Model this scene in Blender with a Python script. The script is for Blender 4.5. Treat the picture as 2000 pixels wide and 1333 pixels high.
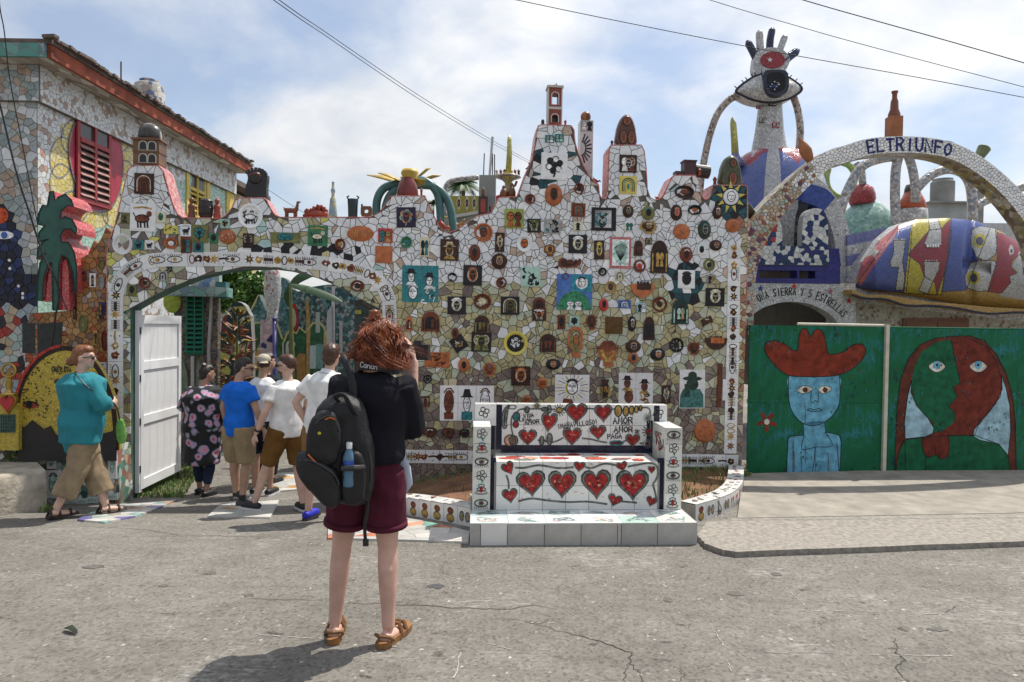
import bpy, math, random
import numpy as np
from mathutils import Vector, Matrix, noise as mnoise

for o in list(bpy.data.objects): bpy.data.objects.remove(o, do_unlink=True)
SC = bpy.context.scene
COL = SC.collection
R = math.radians
RNG = random.Random(7)

PW, PH, FPX = 2000.0,1333.0,1350.0
CAM_Z, PITCH, ROLL = 1.75, R(-1.32), R(0.8)
cam_d = bpy.data.cameras.new('camera'); cam = bpy.data.objects.new('camera', cam_d); COL.objects.link(cam)
cam_d.sensor_width = 36.0; cam_d.lens = FPX / PW * 36.0; cam_d.clip_end = 4000; cam_d.clip_start = 0.05
_f = Vector((0, math.cos(PITCH), math.sin(PITCH)))
_r0 = Vector((1,0,0)); _u0 = _r0.cross(_f)
CR = (_r0 * math.cos(ROLL) + _u0 * math.sin(ROLL)).normalized()
CU = (_u0 * math.cos(ROLL) - _r0 * math.sin(ROLL)).normalized()
CF = _f
cam.matrix_world = Matrix(((CR.x, CU.x, -CF.x, 0),(CR.y, CU.y, -CF.y, 0),(CR.z, CU.z, -CF.z, CAM_Z),(0,0,0,1)))
SC.camera = cam
CP = Vector((0,0, CAM_Z))

SUNV = Vector((0.38,0.36,1.0)).normalized()
wd = bpy.data.worlds.new('World'); SC.world = wd; wd.use_nodes = True
nt = wd.node_tree; N = nt.nodes; L = nt.links
for n in list(N): N.remove(n)
out = N.new('ShaderNodeOutputWorld'); bg = N.new('ShaderNodeBackground'); L.new(bg.outputs[0], out.inputs[0])
sky = N.new('ShaderNodeTexSky'); sky.sky_type = 'NISHITA'; sky.sun_disc = False
sky.sun_elevation = math.asin(SUNV.z); sky.sun_rotation = math.atan2(SUNV.x, SUNV.y)
sky.air_density = 1.2; sky.dust_density = 1.0; sky.ozone_density = 1.6; sky.altitude = 10
tc = N.new('ShaderNodeTexCoord'); sep = N.new('ShaderNodeSeparateXYZ'); L.new(tc.outputs['Generated'], sep.inputs[0])
mx = N.new('ShaderNodeMath'); mx.operation = 'MAXIMUM'; L.new(sep.outputs[2], mx.inputs[0]); mx.inputs[1].default_value = 0.0
ad = N.new('ShaderNodeMath'); ad.operation = 'ADD'; L.new(mx.outputs[0], ad.inputs[0]); ad.inputs[1].default_value = 0.42
cb = N.new('ShaderNodeCombineXYZ')
for i in (0,1):
 dv = N.new('ShaderNodeMath'); dv.operation = 'DIVIDE'; L.new(sep.outputs[i], dv.inputs[0]); L.new(ad.outputs[0], dv.inputs[1]); L.new(dv.outputs[0], cb.inputs[i])
def wnoise(scale, det, rough, loc):
 mp = N.new('ShaderNodeMapping'); mp.inputs['Location'].default_value = loc; mp.inputs['Scale'].default_value = (1,1.15,1)
 L.new(cb.outputs[0], mp.inputs[0]); n = N.new('ShaderNodeTexNoise'); n.inputs['Scale'].default_value = scale
 n.inputs['Detail'].default_value = det; n.inputs['Roughness'].default_value = rough; n.inputs['Distortion'].default_value = .25
 L.new(mp.outputs[0], n.inputs[0]); return n
n1 = wnoise(2.3,9,.53,(3.4,1.2,0)); n2 = wnoise(5.2,8,.55,(7.3,2.2,0))
rp = N.new('ShaderNodeValToRGB'); rp.color_ramp.elements[0].position = .38; rp.color_ramp.elements[1].position = .58
L.new(n1.outputs[0], rp.inputs[0])
shade = N.new('ShaderNodeValToRGB')
shade.color_ramp.elements[0].position = .35; shade.color_ramp.elements[0].color = (8.7,9.1,9.7,1)
shade.color_ramp.elements[1].position = .62; shade.color_ramp.elements[1].color = (11.2,11.2,11.2,1)
L.new(n2.outputs[0], shade.inputs[0])
mixc = N.new('ShaderNodeMix'); mixc.data_type = 'RGBA'
mf = N.new('ShaderNodeMath'); mf.operation = 'MULTIPLY_ADD'; L.new(rp.outputs[0], mf.inputs[0]); mf.inputs[1].default_value = .66; mf.inputs[2].default_value = .28
dt = N.new('ShaderNodeVectorMath'); dt.operation = 'DOT_PRODUCT'; L.new(tc.outputs['Generated'], dt.inputs[0]); dt.inputs[1].default_value = SUNV
sg = N.new('ShaderNodeMapRange'); sg.inputs['From Min'].default_value = -.2; sg.inputs['To Min'].default_value = .62; sg.inputs['To Max'].default_value = 1.35; L.new(dt.outputs['Value'], sg.inputs[0])
shs = N.new('ShaderNodeVectorMath'); shs.operation = 'SCALE'; L.new(shade.outputs[0], shs.inputs[0]); L.new(sg.outputs[0], shs.inputs['Scale'])
L.new(mf.outputs[0], mixc.inputs['Factor']); sks = N.new('ShaderNodeVectorMath'); sks.operation = 'MULTIPLY'; L.new(sky.outputs[0], sks.inputs[0]); sks.inputs[1].default_value = (1.45,1.5,1.6); L.new(sks.outputs[0], mixc.inputs['A']); L.new(shs.outputs[0], mixc.inputs['B'])
L.new(mixc.outputs['Result'], bg.inputs[0]); bg.inputs[1].default_value = 0.08
sl = bpy.data.lights.new('sun', 'SUN'); sl.energy = 5.0; sl.angle = R(.55); sl.color = (1,.945,.85)
so = bpy.data.objects.new('sun', sl); COL.objects.link(so); so.location = (6,6,14)
so.rotation_euler = (-SUNV).to_track_quat('-Z', 'Y').to_euler()
SC.view_settings.view_transform = 'Standard'; SC.view_settings.look = 'None'
SC.view_settings.exposure = 0.08; SC.view_settings.gamma = 1.0; SC.view_settings.use_curve_mapping = False
SC.cycles.max_bounces = 6; SC.cycles.diffuse_bounces = 4; SC.cycles.transparent_max_bounces = 12
SC.cycles.use_denoising = True

def ray(px, py):
 return (CF + CR * ((px - PW / 2) / FPX) + CU * ((PH / 2 - py) / FPX)).normalized()
def at_depth(px, py, d):
 v = ray(px, py); return CP + v * (d / v.dot(CF))
def lerp(a, b, t): return a + (b - a) * t
def interp(x, xs, ys): return float(np.interp(x, xs, ys))
def sstep(a, b, x):
 t = max(0., min(1., (x - a) / (b - a))); return t * t * (3 - 2 * t)
def zg(x, y):
 r = interp(y, [3.0,5.5,8.4,14], [.06,0,-.07,-.12])
 l = interp(y, [3.0,5.0,5.7,6.7,7.5,8.2,14], [.06,0,-.05,-.16,-.26,-.32,-.36])
 return lerp(r, l, sstep(-.1,-1.9, x))
def gp(px, py, lift=0.0):           # where the pixel's ray meets the ground
 v = ray(px, py); z = 0.0
 for _ in range(30):
  t = (z - CP.z) / v.z; p = CP + v * t; z2 = zg(p.x, p.y) + lift
  if abs(z2 - z) < 1e-5: break
  z = lerp(z, z2,.7)
 return p
class Frame:
 """a plane: origin o, axes u (along), v (up), n (outward)"""
 def __init__(s, o, u, v=(0,0,1)):
  s.o = Vector(o); s.u = Vector(u).normalized(); v = Vector(v); s.v = (v - s.u * v.dot(s.u)).normalized(); s.n = s.u.cross(s.v).normalized()
 def st(s, px, py, off=0.0):
  d = ray(px, py); o = s.o + s.n * off; t = (o - CP).dot(s.n) / d.dot(s.n); q = CP + d * t - o
  return (q.dot(s.u), q.dot(s.v))
 def w(s, a, b, c=0.0): return s.o + s.u * a + s.v * b + s.n * c
 def sts(s, pts, off=0.0): return [s.st(x, y, off) for x, y in pts]
 def scale(s, px, py):
  a = s.st(px - 5, py); b = s.st(px + 5, py); return abs(b[0] - a[0]) / 10

WO = {}
def tag(o, label=None, cat=None, group=None, kind=None):
 if label: o['label'] = label
 if cat: o['category'] = cat
 if group: o['group'] = group
 if kind: o['kind'] = kind
 return o
def empty(name, loc, label=None, cat=None, group=None):
 o = bpy.data.objects.new(name, None); o.empty_display_size = .1; COL.objects.link(o)
 o.location = loc; WO[o] = Vector(loc); return tag(o, label, cat, group)
class MB:
 """collects faces; build() links them as ONE mesh object"""
 def __init__(s): s.V = []; s.F = []; s.M = []; s.C = []
 def add(s, V, F, m=0, col=None):
  b = len(s.V); s.V += [Vector(v) for v in V]; s.F += [[b + i for i in f] for f in F]
  s.M += [m] * len(F); s.C += [col] * len(F); return s
 def box(s, c, sx, sy, sz, rz=0, m=0, taper=1.0, rx=0, ry=0, col=None):
  M = Matrix.Translation(c) @ Matrix.Rotation(rz, 4, 'Z') @ Matrix.Rotation(ry, 4, 'Y') @ Matrix.Rotation(rx, 4, 'X')
  V = []
  for z, k in ((-.5,1),(.5, taper)):
   for x, y in ((-.5,-.5),(.5,-.5),(.5,.5),(-.5,.5)): V.append(M @ Vector((x * sx * k, y * sy * k, z * sz)))
  return s.add(V, [(3,2,1,0),(4,5,6,7),(0,1,5,4),(1,2,6,5),(2,3,7,6),(3,0,4,7)], m, col)
 def tube(s, pts, rad, n=10, m=0, cap=True, col=None, flat=1.0, up=None):
  pts = [Vector(p) for p in pts]; k = len(pts)
  if not isinstance(rad, (list, tuple)): rad = [rad] * k
  V = []; F = []; prev = None
  for i, p in enumerate(pts):
   t = (pts[min(i + 1, k - 1)] - pts[max(i - 1,0)])
   if t.length < 1e-9: t = Vector((0,0,1))
   t.normalize()
   if prev is None:
    a = Vector(up) if up else (Vector((0,0,1)) if abs(t.z) < .9 else Vector((0,1,0)))
    a = (a - t * a.dot(t)).normalized()
   else:
    a = (prev - t * prev.dot(t))
    a = a.normalized() if a.length > 1e-6 else prev
   prev = a; b = t.cross(a)
   for j in range(n):
    th = 2 * math.pi * j / n; V.append(p + a * math.cos(th) * rad[i] * flat + b * math.sin(th) * rad[i])
  for i in range(k - 1):
   for j in range(n):
    j2 = (j + 1) % n; F.append((i * n + j, i * n + j2,(i + 1) * n + j2,(i + 1) * n + j))
  if cap: F.append(tuple(range(n - 1,-1,-1))); F.append(tuple((k - 1) * n + j for j in range(n)))
  return s.add(V, F, m, col)
 def lathe(s, c, prof, n=20, m=0, axis=None, ax=None, sx=1, sy=1, col=None):
  """prof: (r, h) pairs along axis"""
  c = Vector(c); A = Vector(axis).normalized() if axis else Vector((0,0,1))
  X = Vector(ax) if ax else (Vector((1,0,0)) if abs(A.x) < .9 else Vector((0,1,0)))
  X = (X - A * X.dot(A)).normalized(); Y = A.cross(X)
  V = []; F = []; k = len(prof)
  for r, h in prof:
   for j in range(n):
    th = 2 * math.pi * j / n; V.append(c + A * h + X * (r * sx * math.cos(th)) + Y * (r * sy * math.sin(th)))
  for i in range(k - 1):
   for j in range(n):
    j2 = (j + 1) % n; F.append((i * n + j, i * n + j2,(i + 1) * n + j2,(i + 1) * n + j))
  if prof[0][0] > 1e-4: F.append(tuple(range(n - 1,-1,-1)))
  if prof[-1][0] > 1e-4: F.append(tuple((k - 1) * n + j for j in range(n)))
  return s.add(V, F, m, col)
 def ball(s, c, rx, ry, rz, n=14, k=9, m=0, rot=None, col=None):
  V = []; F = []; c = Vector(c); Q = rot or Matrix.Identity(3)
  for i in range(k + 1):
   ph = math.pi * i / k
   for j in range(n):
    th = 2 * math.pi * j / n
    V.append(c + Q @ Vector((rx * math.sin(ph) * math.cos(th), ry * math.sin(ph) * math.sin(th),-rz * math.cos(ph))))
  for i in range(k):
   for j in range(n):
    j2 = (j + 1) % n; F.append((i * n + j, i * n + j2,(i + 1) * n + j2,(i + 1) * n + j))
  return s.add(V, F, m, col)
 def prism(s, fr, pts, h0, h1, m=0, back=False, jit=0, col=None):
  """polygon (s,t) on frame fr, from offset h0 to h1"""
  pts = ccw(pts); k = len(pts)
  V = [fr.w(a, b, h0) for a, b in pts] + [fr.w(a, b, h1 + (RNG.uniform(-jit, jit) if jit else 0)) for a, b in pts]
  F = [tuple(range(k, 2 * k))] + [(i, (i + 1) % k, k + (i + 1) % k, k + i) for i in range(k)]
  if back: F.append(tuple(range(k - 1,-1,-1)))
  return s.add(V, F, m, col)
 def flat(s, fr, pts, h, m=0, col=None):
  pts = ccw(pts); return s.add([fr.w(a, b, h) for a, b in pts], [tuple(range(len(pts)))], m, col)
 def stroke(s, fr, pts, wd, h, m=0, col=None, taper=False):
  """painted line of width wd along (s,t) points"""
  k = len(pts); V = []
  for i in range(k):
   a = Vector(pts[max(i - 1,0)]); b = Vector(pts[min(i + 1, k - 1)]); d = (b - a)
   d = d.normalized() if d.length > 1e-9 else Vector((1,0)); q = Vector((-d.y, d.x)); ww = wd * .5
   if taper: ww *= .35 + .65 * math.sin(math.pi * (i + .5) / k)
   p = Vector(pts[i]); V += [fr.w(*(p + q * ww), h), fr.w(*(p - q * ww), h)]
  return s.add(V, [(2 * i + 1,2 * i + 3,2 * i + 2,2 * i) for i in range(k - 1)], m, col)
 def build(s, name, mats, parent=None, label=None, cat=None, group=None, kind=None, smooth=False, origin=None, auto=None):
  if not s.V: return None
  if not isinstance(mats, (list, tuple)): mats = [mats]
  me = bpy.data.meshes.new(name)
  A = np.array([tuple(v) for v in s.V])
  if origin is None: origin = Vector(((A[:, 0].min() + A[:, 0].max()) / 2,(A[:, 1].min() + A[:, 1].max()) / 2, A[:, 2].min()))
  O = np.array(tuple(origin))
  me.from_pydata([tuple(v) for v in (A - O)], [], s.F)
  for m in mats: me.materials.append(m)
  if len(mats) > 1: me.polygons.foreach_set('material_index', [min(m, len(mats) - 1) for m in s.M])
  if any(c is not None for c in s.C):
   at = me.color_attributes.new('Col', 'FLOAT_COLOR', 'CORNER'); dat = []
   for f, c in zip(s.F, s.C):
    for _ in f: dat += list(c or (.5,.5,.5)) + [1.0]
   at.data.foreach_set('color', dat)
  if smooth: me.polygons.foreach_set('use_smooth', [True] * len(me.polygons))
  me.update()
  if auto is not None:
   me.polygons.foreach_set('use_smooth', [True] * len(me.polygons))
   me.set_sharp_from_angle(angle=R(auto))
  o = bpy.data.objects.new(name, me); COL.objects.link(o); WO[o] = Vector(origin)
  if parent is not None: o.parent = parent; o.location = Vector(origin) - WO[parent]
  else: o.location = origin
  return tag(o, label, cat, group, kind)
def ccw(p):
 a = sum(p[i - 1][0] * p[i][1] - p[i][0] * p[i - 1][1] for i in range(len(p)))
 return list(p) if a > 0 else list(p)[::-1]
def ell(cx, cy, rx, ry, n=20, a0=0, a1=360, rot=0):
 full = abs(a1 - a0) >= 360; k = n if full else n + 1; c, s_ = math.cos(rot), math.sin(rot); r = []
 for i in range(k):
  t = R(a0 + (a1 - a0) * i / n); x, y = rx * math.cos(t), ry * math.sin(t); r.append((cx + x * c - y * s_, cy + x * s_ + y * c))
 return r
def rect(cx, cy, w, h, rot=0):
 c, s_ = math.cos(rot), math.sin(rot)
 return [(cx + x * w / 2 * c - y * h / 2 * s_, cy + x * w / 2 * s_ + y * h / 2 * c) for x, y in ((-1,-1),(1,-1),(1,1),(-1,1))]
def smoothpts(p, n=6, closed=False):
 """Catmull-Rom through the points"""
 k = len(p); P = [Vector(q) for q in p]; o = []
 for i in range(k if closed else k - 1):
  a, b, c, d = (P[(i - 1) % k], P[i], P[(i + 1) % k], P[(i + 2) % k]) if closed else (P[max(i - 1,0)], P[i], P[i + 1], P[min(i + 2, k - 1)])
  for j in range(n):
   t = j / n; o.append(.5 * ((2 * b) + (c - a) * t + (2 * a - 5 * b + 4 * c - d) * t * t + (3 * b - a - 3 * c + d) * t ** 3))
 if not closed: o.append(P[-1])
 return [tuple(q) for q in o]
def inside(poly, x, y):
 r = False; j = len(poly) - 1
 for i in range(len(poly)):
  xi, yi = poly[i]; xj, yj = poly[j]
  if (yi > y) != (yj > y) and x < (xj - xi) * (y - yi) / (yj - yi) + xi: r = not r
  j = i
 return r
def clip(poly, px, py, nx, ny):
 o = []; k = len(poly)
 for i in range(k):
  a = poly[i]; b = poly[(i + 1) % k]
  da = (a[0] - px) * nx + (a[1] - py) * ny; db = (b[0] - px) * nx + (b[1] - py) * ny
  if da <= 0: o.append(a)
  if (da < 0 < db) or (db < 0 < da):
   t = da / (da - db); o.append((a[0] + (b[0] - a[0]) * t, a[1] + (b[1] - a[1]) * t))
 return o
def area(p): return abs(sum(p[i - 1][0] * p[i][1] - p[i][0] * p[i - 1][1] for i in range(len(p)))) / 2
def shards(outline, spacing, gap, holes=(), seed=1, vary=.45, sx=1.0, seeds=None):
 """broken-tile cells filling a polygon: list of (polygon, centre)"""
 rng = random.Random(seed); outline = ccw(outline); k = len(outline)
 xs = [p[0] for p in outline]; ys = [p[1] for p in outline]; x0, x1, y0, y1 = min(xs), max(xs), min(ys), max(ys)
 S = []; grid = {}; cell = spacing
 hb = [(h, min(p[0] for p in h), max(p[0] for p in h), min(p[1] for p in h), max(p[1] for p in h)) for h in holes]
 tries = int((x1 - x0) * (y1 - y0) / (spacing * spacing * sx) * 9) if seeds is None else 0
 for _ in range(tries):
  x = rng.uniform(x0, x1); y = rng.uniform(y0, y1)
  if not inside(outline, x, y): continue
  if any(a <= x <= b and c <= y <= d and inside(h, x, y) for h, a, b, c, d in hb): continue
  r = spacing * (1 - vary * rng.random()) * .82
  gx, gy = int((x / sx) // cell), int(y // cell); ok = True
  for ax in (-1,0,1):
   for ay in (-1,0,1):
    for q in grid.get((gx + ax, gy + ay),()):
     if ((q[0] - x) / sx) ** 2 + (q[1] - y) ** 2 < r * r: ok = False; break
    if not ok: break
   if not ok: break
  if ok: grid.setdefault((gx, gy), []).append((x, y)); S.append((x, y))
 if seeds is not None:
  S = seeds
  for x, y in S: grid.setdefault((int((x / sx) // cell), int(y // cell)), []).append((x, y))
 E = []
 for i in range(k):
  a = outline[i]; b = outline[(i + 1) % k]; l = math.hypot(b[0] - a[0], b[1] - a[1])
  if l > 1e-6: E.append((a, b, (b[1] - a[1]) / l, -(b[0] - a[0]) / l, l))
 res = []
 for x, y in S:
  Rr = spacing * 1.5; P = [(x - Rr * sx, y - Rr),(x + Rr * sx, y - Rr),(x + Rr * sx, y + Rr),(x - Rr * sx, y + Rr)]
  gx, gy = int((x / sx) // cell), int(y // cell); nb = []
  for ax in (-3,-2,-1,0,1,2,3):
   for ay in (-3,-2,-1,0,1,2,3):
    for q in grid.get((gx + ax, gy + ay),()):
     if q[0] != x or q[1] != y: nb.append((((q[0] - x)) ** 2 + (q[1] - y) ** 2, q))
  nb.sort(key=lambda e: e[0])
  for d2, q in nb[:26]:
   d = math.sqrt(d2); nx, ny = (q[0] - x) / d, (q[1] - y) / d
   P = clip(P, x + nx * (d / 2 - gap / 2), y + ny * (d / 2 - gap / 2), nx, ny)
   if len(P) < 3: break
  if len(P) < 3: continue
  for a, b, nx, ny, l in E:
   t = ((x - a[0]) * (b[0] - a[0]) + (y - a[1]) * (b[1] - a[1])) / l / l; t = max(0, min(1, t))
   qx, qy = a[0] + (b[0] - a[0]) * t, a[1] + (b[1] - a[1]) * t
   if math.hypot(qx - x, qy - y) < Rr * max(1, sx) * 1.1 and (x - a[0]) * nx + (y - a[1]) * ny < 0:
    P = clip(P, a[0] - nx * gap * .4, a[1] - ny * gap * .4, nx, ny)
    if len(P) < 3: break
  if len(P) >= 3 and area(P) > spacing * spacing * .06: res.append((P, (x, y)))
 return res

MC = {}
def _base(name):
 m = bpy.data.materials.new(name); m.use_nodes = True; t = m.node_tree; b = t.nodes['Principled BSDF']; return m, t.nodes, t.links, b
def mat(name, col, rough=.6, var=.14, scale=9.0, bump=0.0, bscale=60.0, rand=.0, metal=0.0, spec=.5, coat=0.0, sss=0):
 if name in MC: return MC[name]
 m, n, l, b = _base(name); MC[name] = m
 b.inputs['Roughness'].default_value = rough; b.inputs['Metallic'].default_value = metal; b.inputs['Specular IOR Level'].default_value = spec
 if coat: b.inputs['Coat Weight'].default_value = coat
 if sss: b.inputs['Subsurface Weight'].default_value = sss; b.inputs['Subsurface Radius'].default_value = (.02,.008,.004)
 tcd = n.new('ShaderNodeTexCoord'); no = n.new('ShaderNodeTexNoise'); no.inputs['Scale'].default_value = scale; no.inputs['Detail'].default_value = 5
 l.new(tcd.outputs['Object'], no.inputs['Vector'])
 mr = n.new('ShaderNodeMapRange'); mr.inputs['From Min'].default_value = .3; mr.inputs['From Max'].default_value = .7
 mr.inputs['To Min'].default_value = 1 - var; mr.inputs['To Max'].default_value = 1 + var; l.new(no.outputs[0], mr.inputs[0])
 v = mr.outputs[0]
 if rand:
  oi = n.new('ShaderNodeObjectInfo'); m2 = n.new('ShaderNodeMapRange'); m2.inputs['To Min'].default_value = 1 - rand; m2.inputs['To Max'].default_value = 1 + rand
  l.new(oi.outputs['Random'], m2.inputs[0]); mu = n.new('ShaderNodeMath'); mu.operation = 'MULTIPLY'; l.new(v, mu.inputs[0]); l.new(m2.outputs[0], mu.inputs[1]); v = mu.outputs[0]
 hs = n.new('ShaderNodeVectorMath'); hs.operation = 'SCALE'; hs.inputs[0].default_value = col[:3]; l.new(v, hs.inputs['Scale'])
 l.new(hs.outputs[0], b.inputs['Base Color'])
 if bump:
  n2_ = n.new('ShaderNodeTexNoise'); n2_.inputs['Scale'].default_value = bscale; n2_.inputs['Detail'].default_value = 6; l.new(tcd.outputs['Object'], n2_.inputs['Vector'])
  bp = n.new('ShaderNodeBump'); bp.inputs['Strength'].default_value = bump; bp.inputs['Distance'].default_value = .02; l.new(n2_.outputs[0], bp.inputs['Height']); l.new(bp.outputs[0], b.inputs['Normal'])
 return m
def mosaic(name, pal, scale=14.0, gap=.05, grout=(.16,.15,.14), rough=.3, attr=False, stretch=(1,1,1), bump=.35):
 """fine broken-tile skin; pal = list of colours, or attr=True to take the face colour"""
 if name in MC: return MC[name]
 m, n, l, b = _base(name); MC[name] = m; b.inputs['Roughness'].default_value = rough
 tcd = n.new('ShaderNodeTexCoord'); mp = n.new('ShaderNodeMapping'); mp.inputs['Scale'].default_value = stretch; l.new(tcd.outputs['Object'], mp.inputs[0])
 v1 = n.new('ShaderNodeTexVoronoi'); v1.inputs['Scale'].default_value = scale; l.new(mp.outputs[0], v1.inputs['Vector'])
 v2 = n.new('ShaderNodeTexVoronoi'); v2.feature = 'DISTANCE_TO_EDGE'; v2.inputs['Scale'].default_value = scale; l.new(mp.outputs[0], v2.inputs['Vector'])
 sp = n.new('ShaderNodeSeparateColor'); l.new(v1.outputs['Color'], sp.inputs[0])
 if attr:
  a = n.new('ShaderNodeVertexColor'); a.layer_name = 'Col'; colout = a.outputs[0]
 else:
  cr = n.new('ShaderNodeValToRGB'); cr.color_ramp.interpolation = 'CONSTANT'; e = cr.color_ramp.elements
  for i, c in enumerate(pal):
   x = e[i] if i < 2 else e.new(i / len(pal))
   x.position = i / len(pal); x.color = tuple(c[:3]) + (1,)
  if len(pal) == 1: e[1].color = tuple(pal[0][:3]) + (1,)
  l.new(sp.outputs[0], cr.inputs[0]); colout = cr.outputs[0]
 mr = n.new('ShaderNodeMapRange'); mr.inputs['To Min'].default_value = .78; mr.inputs['To Max'].default_value = 1.15; l.new(sp.outputs[1], mr.inputs[0])
 sc = n.new('ShaderNodeVectorMath'); sc.operation = 'SCALE'; l.new(colout, sc.inputs[0]); l.new(mr.outputs[0], sc.inputs['Scale'])
 ed = n.new('ShaderNodeMapRange'); ed.inputs['From Min'].default_value = gap * .5; ed.inputs['From Max'].default_value = gap; l.new(v2.outputs['Distance'], ed.inputs[0])
 mi = n.new('ShaderNodeMix'); mi.data_type = 'RGBA'; l.new(ed.outputs[0], mi.inputs['Factor']); mi.inputs['A'].default_value = tuple(grout) + (1,); l.new(sc.outputs[0], mi.inputs['B'])
 l.new(mi.outputs['Result'], b.inputs['Base Color'])
 bp = n.new('ShaderNodeBump'); bp.inputs['Strength'].default_value = bump; bp.inputs['Distance'].default_value = .01; l.new(ed.outputs[0], bp.inputs['Height']); l.new(bp.outputs[0], b.inputs['Normal'])
 return m
def glaze(col, rough=.22, var=.1):
 k = 'glaze_%02d_%02d_%02d_%d' % (int(col[0] * 99), int(col[1] * 99), int(col[2] * 99), int(rough * 100))
 return mat(k, col, rough, max(var, .3) if sum(col) < 1.2 else var, 16, bump=.08, bscale=30, rand=.13, spec=.5 if sum(col) > .5 else .28)
def paint(col, rough=.45):
 k = 'paint_%02d_%02d_%02d' % (int(col[0] * 99), int(col[1] * 99), int(col[2] * 99)); return mat(k, col, .5,.6,26, spec=.3)
W_ = (.78,.78,.79); BLK = (.018,.017,.02); DKB = (.05,.022,.015); RBR = (.16,.045,.022); ORG = (.42,.12,.035); OCH = (.42,.26,.07)
TEA = (.03,.19,.21); GRN = (.05,.2,.1); MNT = (.38,.58,.5); YEL = (.62,.52,.1); RED = (.5,.04,.04); OLV = (.17,.17,.06); BLU = (.05,.14,.42); CRM = (.62,.58,.42); GRY = (.34,.34,.33)
# ================================================================== ground
def proj(p):
 q = Vector(p) - CP; d = q.dot(CF); return (PW / 2 + q.dot(CR) / d * FPX, PH / 2 - q.dot(CU) / d * FPX)
def asphalt():
 m, n, l, b = _base('asphalt'); b.inputs['Roughness'].default_value = .85; b.inputs['Specular IOR Level'].default_value = .3
 tcd = n.new('ShaderNodeTexCoord')
 def noi(s, d=5, sc=(1,1,1)):
  mp = n.new('ShaderNodeMapping'); mp.inputs['Scale'].default_value = sc; l.new(tcd.outputs['Object'], mp.inputs[0])
  x = n.new('ShaderNodeTexNoise'); x.inputs['Scale'].default_value = s; x.inputs['Detail'].default_value = d; x.inputs['Roughness'].default_value = .62; l.new(mp.outputs[0], x.inputs['Vector']); return x.outputs[0]
 def ramp(src, stops):
  r = n.new('ShaderNodeValToRGB'); e = r.color_ramp.elements
  for i, (p, c) in enumerate(stops):
   x = e[i] if i < 2 else e.new(p)
   x.position = p; x.color = (c, c, c, 1) if not isinstance(c, tuple) else c + (1,)
  l.new(src, r.inputs[0]); return r.outputs[0]
 def mix(f, a, b_, mode='MIX'):
  x = n.new('ShaderNodeMix'); x.data_type = 'RGBA'; x.blend_type = mode
  if isinstance(f, float): x.inputs['Factor'].default_value = f
  else: l.new(f, x.inputs['Factor'])
  for s_, k in ((a, 'A'),(b_, 'B')):
   if isinstance(s_, tuple): x.inputs[k].default_value = s_ + (1,)
   else: l.new(s_, x.inputs[k])
  return x.outputs['Result']
 big = ramp(noi(.55,6), [(.32,(.157,.145,.129)),(.68,(.215,.2,.178))])
 med = ramp(noi(3.2,8,(1,2.2,1)), [(.3,.8),(.5,1.0),(.7,1.08)])
 c = mix(1.0, big, med, 'MULTIPLY')
 vo = n.new('ShaderNodeTexVoronoi'); vo.inputs['Scale'].default_value = 62; l.new(tcd.outputs['Object'], vo.inputs['Vector'])
 agg = ramp(vo.outputs['Color'], [(.12,.55),(.35,.92),(.7,1.1),(.93,1.35),(.97,3.0)]); c = mix(.8, c, agg, 'MULTIPLY')
 holes = ramp(noi(9,4,(1,1.4,1)), [(.29,.42),(.37,1.0)]); c = mix(1.0, c, holes, 'MULTIPLY')
 sc1 = ramp(noi(1.1,4), [(.52,0.0),(.64,1.0)]); sc2 = ramp(noi(14,8,(1,2.6,1)), [(.5,0.0),(.66,.75)])
 f = n.new('ShaderNodeMath'); f.operation = 'MULTIPLY'; l.new(sc1, f.inputs[0]); l.new(sc2, f.inputs[1]); c = mix(f.outputs[0], c, (.40,.39,.37))
 l.new(c, b.inputs['Base Color'])
 bp = n.new('ShaderNodeBump'); bp.inputs['Strength'].default_value = .55; bp.inputs['Distance'].default_value = .012
 ah = n.new('ShaderNodeMath'); ah.operation = 'ADD'; l.new(noi(130,4), ah.inputs[0]); l.new(noi(9,6), ah.inputs[1]); l.new(ah.outputs[0], bp.inputs['Height']); l.new(bp.outputs[0], b.inputs['Normal'])
 return m
def grid_sheet(name, X, Y, zf, m, kind='structure', **k):
 mb = MB(); V = [Vector((x, y, zf(x, y))) for y in Y for x in X]; nx = len(X)
 F = [(j * nx + i, j * nx + i + 1,(j + 1) * nx + i + 1,(j + 1) * nx + i) for j in range(len(Y) - 1) for i in range(nx - 1)]
 mb.add(V, F); return mb.build(name, m, kind=kind, smooth=True, origin=Vector((0,0,0)), **k)
gx = [-1500,-300,-80,-30,-15] + list(np.arange(-9,9.01,.3)) + [15,30,80,300,1500]
gy = [-60,-10,-3] + list(np.arange(0,14.01,.25)) + [18,30,80,300,2500]
road = grid_sheet('road', gx, gy, zg, asphalt())

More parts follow.
